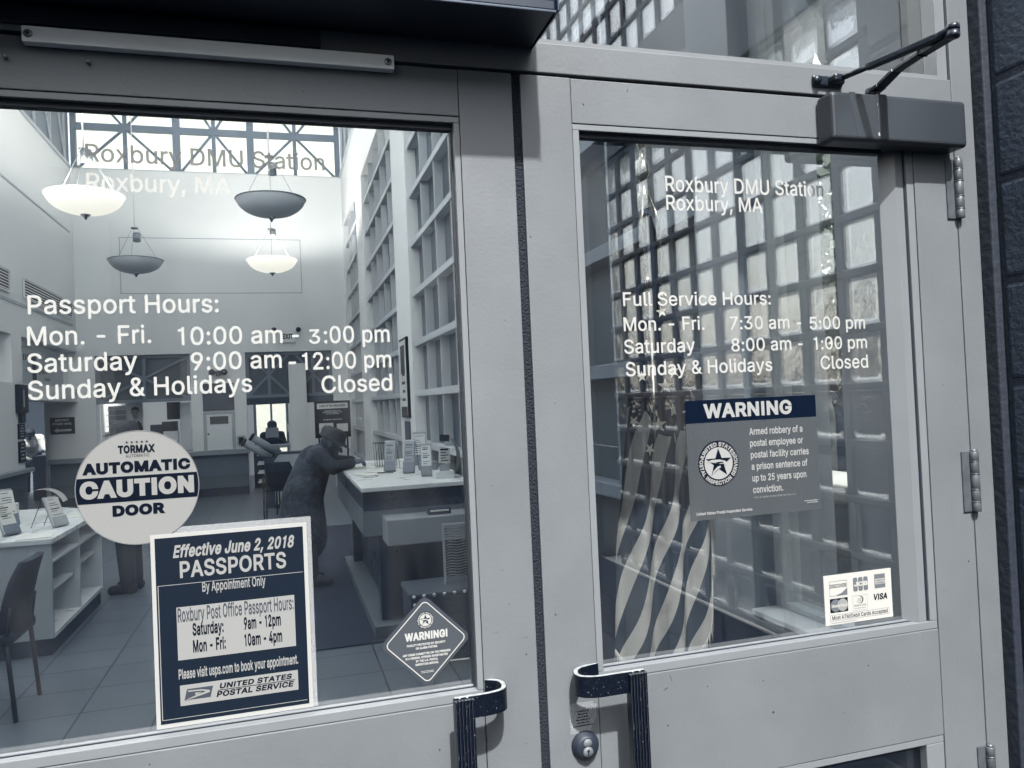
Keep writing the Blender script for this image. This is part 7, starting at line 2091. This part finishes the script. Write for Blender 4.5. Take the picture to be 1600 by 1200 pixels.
def human(label, loc, rz, J, vox=.010, group=None, head_pitch=0.0, head_yaw=0.0):
    """J: joints in local coordinates, x forward, y left. Returns (thing, joints)."""
    t = thing('person', label, 'person', loc, rz, group)
    V = {k: Vector(v) for k, v in J.items()}
    mb = MB()
    C = lambda a, b, ra, rb: capsule(mb, V[a] if isinstance(a, str) else a, V[b] if isinstance(b, str) else b, ra, rb)
    C('pelvis', 'waist', .125, .115); C('waist', 'chest', .115, .135); C('chest', 'neck', .12, .06)
    C('shl', 'shr', .065, .065)
    C('hipl', 'hipr', .09, .09)
    C('neck', 'head', .055, .06)
    h = V['head']
    HM = Matrix.Rotation(head_yaw, 3, 'Z') @ Matrix.Rotation(head_pitch, 3, 'Y')
    H = lambda x, y, z: h + HM @ Vector((x, y, z))
    capsule(mb, H(-.015, 0, .045), H(.02, 0, .05), .092, .080)
    capsule(mb, H(.02, 0, .04), H(.055, 0, -.065), .070, .036)
    capsule(mb, H(.095, 0, .025), H(.112, 0, -.012), .010, .015)
    capsule(mb, H(.088, -.018, -.045), H(.088, .018, -.045), .011, .011)
    for s in (-1, 1):
        capsule(mb, H(-.005, s * .086, .03), H(-.01, s * .09, -.01), .016, .011)
        capsule(mb, H(.083, s * .016, .043), H(.078, s * .045, .046), .011, .010)
    for s in ('l', 'r'):
        C('sh' + s, 'el' + s, .052, .042); C('el' + s, 'wr' + s, .042, .028)
        C('hip' + s, 'kn' + s, .088, .056); C('kn' + s, 'an' + s, .056, .038)
        C('an' + s, 'toe' + s, .042, .034)
        w = V['wr' + s]; p = V['ha' + s]
        d = (p - w).normalized()
        sd = d.cross(Vector((0, 0, 1))).normalized()
        capsule(mb, w + d * .01 - sd * .015, p - sd * .018, .017, .014)
        capsule(mb, w + d * .01 + sd * .015, p + sd * .018, .017, .014)
        dn = Vector((0, 0, -1))
        for k, (o, ln) in enumerate(((-.030, .060), (-.010, .072), (.011, .068), (.030, .052))):
            a = p + sd * o
            b = a + (d * .8 + dn * .35).normalized() * ln * .55
            c = b + (d * .35 + dn * .9).normalized() * ln * .5
            capsule(mb, a, b, .0088, .0078, 8); capsule(mb, b, c, .0078, .0066, 8)
        ths = -1 if s == 'l' else 1
        a = w + d * .03 + sd * (-ths) * .022
        b = a + (d * .7 - sd * ths * .7).normalized() * .04
        c = b + (d * .9 + dn * .4).normalized() * .03
        capsule(mb, a, b, .0105, .0095, 8); capsule(mb, b, c, .0095, .0078, 8)
    melt(mb, 'body', M['skin'], t, vox)
    e = MB()
    for s in (-1, 1): e.ball(H(.086, s * .031, .027), .010, .6, 1, .8, 8)
    e.build('eyes', M['eye'], t, True)
    return t, V, H

STAND = dict(pelvis=(0, 0, .95), waist=(0, 0, 1.08), chest=(.01, 0, 1.28), neck=(0, 0, 1.46), head=(.02, 0, 1.60),
    shl=(0, .175, 1.42), shr=(0, -.175, 1.42), ell=(-.02, .23, 1.14), elr=(-.02, -.23, 1.14), wrl=(.06, .24, .90), wrr=(.06, -.24, .90), hal=(.09, .24, .82), har=(.09, -.24, .82),
    hipl=(0, .09, .92), hipr=(0, -.09, .92), knl=(.02, .10, .50), knr=(.02, -.10, .50), anl=(0, .105, .085), anr=(0, -.105, .085), toel=(.16, .12, .035), toer=(.16, -.12, .035))

def garments(t, V, top, bottom, topm, botm, shoe=True, sleeve=1.0, vox=.012, skirt=None):
    g = lambda k: V[k]
    mb = MB()
    capsule(mb, V['pelvis'] + Vector((0, 0, -.02)), V['waist'], .150, .142); capsule(mb, V['waist'], V['chest'], .142, .158)
    capsule(mb, V['chest'], V['chest'].lerp(V['neck'], .75), .150, .085)
    capsule(mb, V['shl'], V['shr'], .088, .088)
    for s in ('l', 'r'):
        capsule(mb, V['sh' + s], V['el' + s], .080, .066)
        if sleeve > .5: capsule(mb, V['el' + s], V['el' + s].lerp(V['wr' + s], sleeve), .064, .047)
    if skirt:
        for (a, b, ra, rb) in skirt: capsule(mb, a, b, ra, rb, 16)
    melt(mb, top, topm, t, vox, 4)
    mb = MB()
    capsule(mb, V['hipl'], V['hipr'], .115, .115)
    for s in ('l', 'r'):
        capsule(mb, V['hip' + s], V['kn' + s], .112, .083); capsule(mb, V['kn' + s], V['an' + s] + Vector((0, 0, .03)), .082, .068)
    melt(mb, bottom, botm, t, vox, 4)
    if shoe:
        for s in ('l', 'r'):
            mb = MB()
            capsule(mb, V['an' + s] + Vector((-.03, 0, -.03)), V['toe' + s] + Vector((-.01, 0, .005)), .052, .045)
            capsule(mb, V['an' + s] + Vector((0, 0, .05)), V['an' + s] + Vector((-.01, 0, -.02)), .055, .052)
            o = melt(mb, 'shoe', M['hair'], t, .012, 3)
            for v in o.data.vertices:
                if v.co.z < .004: v.co.z = .004

def hat(t, H, kind, m):
    mb = MB()
    n = 28
    def ring(r, z, dx=0, ex=1.0, tilt=0): return [H(dx + r * ex * math.cos(2 * math.pi * k / n), r * math.sin(2 * math.pi * k / n), z + tilt * math.cos(2 * math.pi * k / n)) for k in range(n)]
    if kind == 'brim':
        R_ = [ring(.155, .050, .015, 1.12, -.022), ring(.112, .068, -.005, 1.08), ring(.108, .13, -.01, 1.08), ring(.095, .158, -.012, 1.08), ring(.055, .172, -.012, 1.1), ring(.01, .173, -.012)]
    elif kind == 'hair':
        R_ = [ring(.098, -.03, -.035, .9), ring(.103, .05, -.02, 1.0), ring(.098, .10, -.015, 1.0), ring(.07, .138, -.012), ring(.01, .15, -.01)]
    else:
        R_ = [ring(.112, .045, -.005, 1.08), ring(.113, .10, -.008, 1.08), ring(.098, .14, -.012, 1.08), ring(.058, .165, -.012, 1.1), ring(.01, .168, -.012)]
    VV = [[mb.bm.verts.new(p) for p in r] for r in R_]
    for a, b in zip(VV, VV[1:]):
        for k in range(n):
            f = mb.bm.faces.new((a[k], a[(k + 1) % n], b[(k + 1) % n], b[k])); f.smooth = True
    mb.bm.faces.new(VV[-1])
    if kind == 'cap':
        pk = [(.10 + .085 * math.sin(R(180 * k / 10)), .085 * math.cos(R(180 * k / 10)) * 1.0) for k in range(11)]
        vs = [mb.bm.verts.new(H(x, y, .058 - .1 * max(0, x - .10))) for x, y in pk]
        mb.bm.faces.new(vs)
        bmesh.ops.solidify(mb.bm, geom=[f for f in mb.bm.faces if len(f.verts) == 11], thickness=.006)
    return mb.build('hat' if kind != 'hair' else 'hair', m, t, True)

# 1. person in a long coat and brimmed hat leaning over the counter, writing (faces +x)
J = dict(STAND)
J.update(pelvis=(-.055, 0, .84), waist=(-.035, 0, .95), chest=(.045, 0, 1.09), neck=(.115, 0, 1.185), head=(.185, -.01, 1.225),
    shl=(.075, .16, 1.145), shr=(.075, -.16, 1.145), ell=(.20, .21, 1.075), elr=(.19, -.215, 1.045), wrl=(.39, .10, 1.075), wrr=(.37, -.10, 1.065), hal=(.455, .06, 1.075), har=(.44, -.075, 1.072),
    hipl=(-.055, .09, .82), hipr=(-.055, -.09, .82), knl=(-.03, .10, .45), knr=(-.04, -.10, .45), anl=(-.09, .10, .085), anr=(-.03, -.10, .085), toel=(.07, .11, .035), toer=(.13, -.11, .035))
t, V, H = human('person in a long charcoal coat and brimmed hat writing at the counter', (.225, 6.05, .012), 0.0, J, .008, head_pitch=R(24))
coat = [(V['chest'] + Vector((-.02, 0, -.04)), V['pelvis'] + Vector((-.02, 0, -.06)), .150, .172), (V['pelvis'] + Vector((-.02, 0, -.06)), Vector((-.085, .01, .50)), .172, .205), (Vector((-.085, .01, .50)), Vector((-.09, .01, .42)), .205, .212)]
garments(t, V, 'shirt', 'trousers', M['shirt'], M['trouser'], sleeve=.92)
mb = MB()
for (a, b, ra, rb) in coat: capsule(mb, a, b, ra + .012, rb + .012, 18)
capsule(mb, V['chest'] + Vector((-.02, 0, -.04)), V['chest'].lerp(V['neck'], .8), .160, .095)
capsule(mb, V['shl'] + Vector((-.015, -.03, .0)), V['shr'] + Vector((-.015, .03, .0)), .094, .094)
for sy in (-1, 1):
    capsule(mb, Vector((-.05, sy * .085, .86)), Vector((-.07, sy * .075, .46)), .145, .165, 18)
melt(mb, 'coat', M['coat'], t, .011, 3)
hat(t, H, 'brim', M['hair'])

# 2. person behind the round sticker: dark cap above it, trousers and boots below it (faces away to the left)
J = dict(STAND)
for k in J: J[k] = tuple(c * .868 for c in J[k])
J.update(wrl=(.22, .16, .92), hal=(.29, .13, .94), wrr=(.22, -.16, .92), har=(.29, -.13, .94))
t, V, H = human('person in dark clothes and cap standing behind the round sticker, boots showing below it', (-1.36, 6.62, 0), R(170), J, .010, head_pitch=R(8))
garments(t, V, 'jacket', 'trousers', M['darkcloth'], M['trouser'], sleeve=.95)
hat(t, H, 'cap', M['hair'])

# 3. person in a white T-shirt in the side room, head bowed over papers (faces the doors)
J = dict(STAND)
J.update(pelvis=(-.12, 0, .86), waist=(-.06, 0, .98), chest=(.06, 0, 1.13), neck=(.14, 0, 1.25), head=(.235, 0, 1.29), shl=(.10, .18, 1.21), shr=(.10, -.18, 1.21), ell=(.13, .26, .96), elr=(.13, -.26, .96), wrl=(.33, .10, .88), wrr=(.33, -.10, .90), hal=(.38, .05, .865), har=(.38, -.05, .89),
    hipl=(-.12, .09, .84), hipr=(-.12, -.09, .84), knl=(-.05, .10, .46), knr=(-.05, -.10, .46), anl=(-.10, .10, .085), anr=(-.10, -.10, .085), toel=(.06, .11, .035), toer=(.06, -.11, .035))
t, V, H = human('person in a white T-shirt bowed over papers in the side room', (-5.07, 17.4, 0), R(-78), J, .012, head_pitch=R(48))
garments(t, V, 't_shirt', 'trousers', M['tee'], M['trouser'], sleeve=0.0)
hat(t, H, 'hair', M['hair'])
part_box('side_table', 'grey side room table in front of the person in the white T-shirt', 'table', -5.6, -5.20, 16.6, 17.0, 0.0, .80, M['lam'])
dfr = thing('side_door', 'dark framed doorway at the back of the side room', 'door', (-5.4, 20, 0))
MB().box(-6.25, -5.12, 19.96, 19.999, 0, 2.06).build('leaf', M['frame'], dfr)
MB().box(-6.35, -6.251, 19.93, 19.999, 0, 2.16).box(-5.119, -5.02, 19.93, 19.999, 0, 2.16).box(-6.25, -5.12, 19.93, 19.999, 2.061, 2.16).build('frame', M['base'], dfr)
bx = tag(MB().box(-4.75, -4.36, 16.3, 17.9, 0, .88, .004, 1).build('low_cabinet', M['wainscot']), 'grey low cabinet beside the person in the white T-shirt', 'cabinet')

# 4. seated clerk at the work desk, dark against the bright window, holding a sheet (faces the doors)
J = dict(STAND)
J.update(pelvis=(-.05, 0, .55), waist=(-.02, 0, .68), chest=(.02, 0, .90), neck=(.03, 0, 1.08), head=(.05, 0, 1.20), shl=(.02, .18, 1.03), shr=(.02, -.18, 1.03), ell=(.10, .25, .82), elr=(.10, -.25, .82), wrl=(.28, .16, .93), wrr=(.28, -.16, .93), hal=(.33, .12, .98), har=(.33, -.12, .98),
    hipl=(-.05, .09, .53), hipr=(-.05, -.09, .53), knl=(.35, .11, .52), knr=(.35, -.11, .52), anl=(.33, .11, .085), anr=(.33, -.11, .085), toel=(.47, .12, .035), toer=(.47, -.12, .035))
t, V, H = human('clerk in dark clothes holding up a sheet at the work desk by the bright window', (-.21, 16.75, 0.0), R(-90), J, .012, head_pitch=R(14))
garments(t, V, 'sweater', 'trousers', M['darkcloth'], M['trouser'], sleeve=.95)
hat(t, H, 'hair', M['hair'])
sh_ = MB().obox((-.21, 16.38, 1.10), .27, .003, .21, Matrix.Rotation(R(-12), 3, 'X'))
tag(sh_.build('paper_sheet', M['lam']), 'sheet of paper held up by the clerk at the work desk', 'paper')
st_ = thing('stool', 'dark office stool under the clerk at the work desk', 'stool', (-.21, 16.8, 0))
MB().box(-.42, 0.0, 16.6, 17.0, .38, .44, .02, 2).build('seat', M['darkcloth'], st_)
MB().tube([(-.21, 16.8, 0), (-.21, 16.8, .379)], .03, 10).build('post', M['darksteel'], st_)
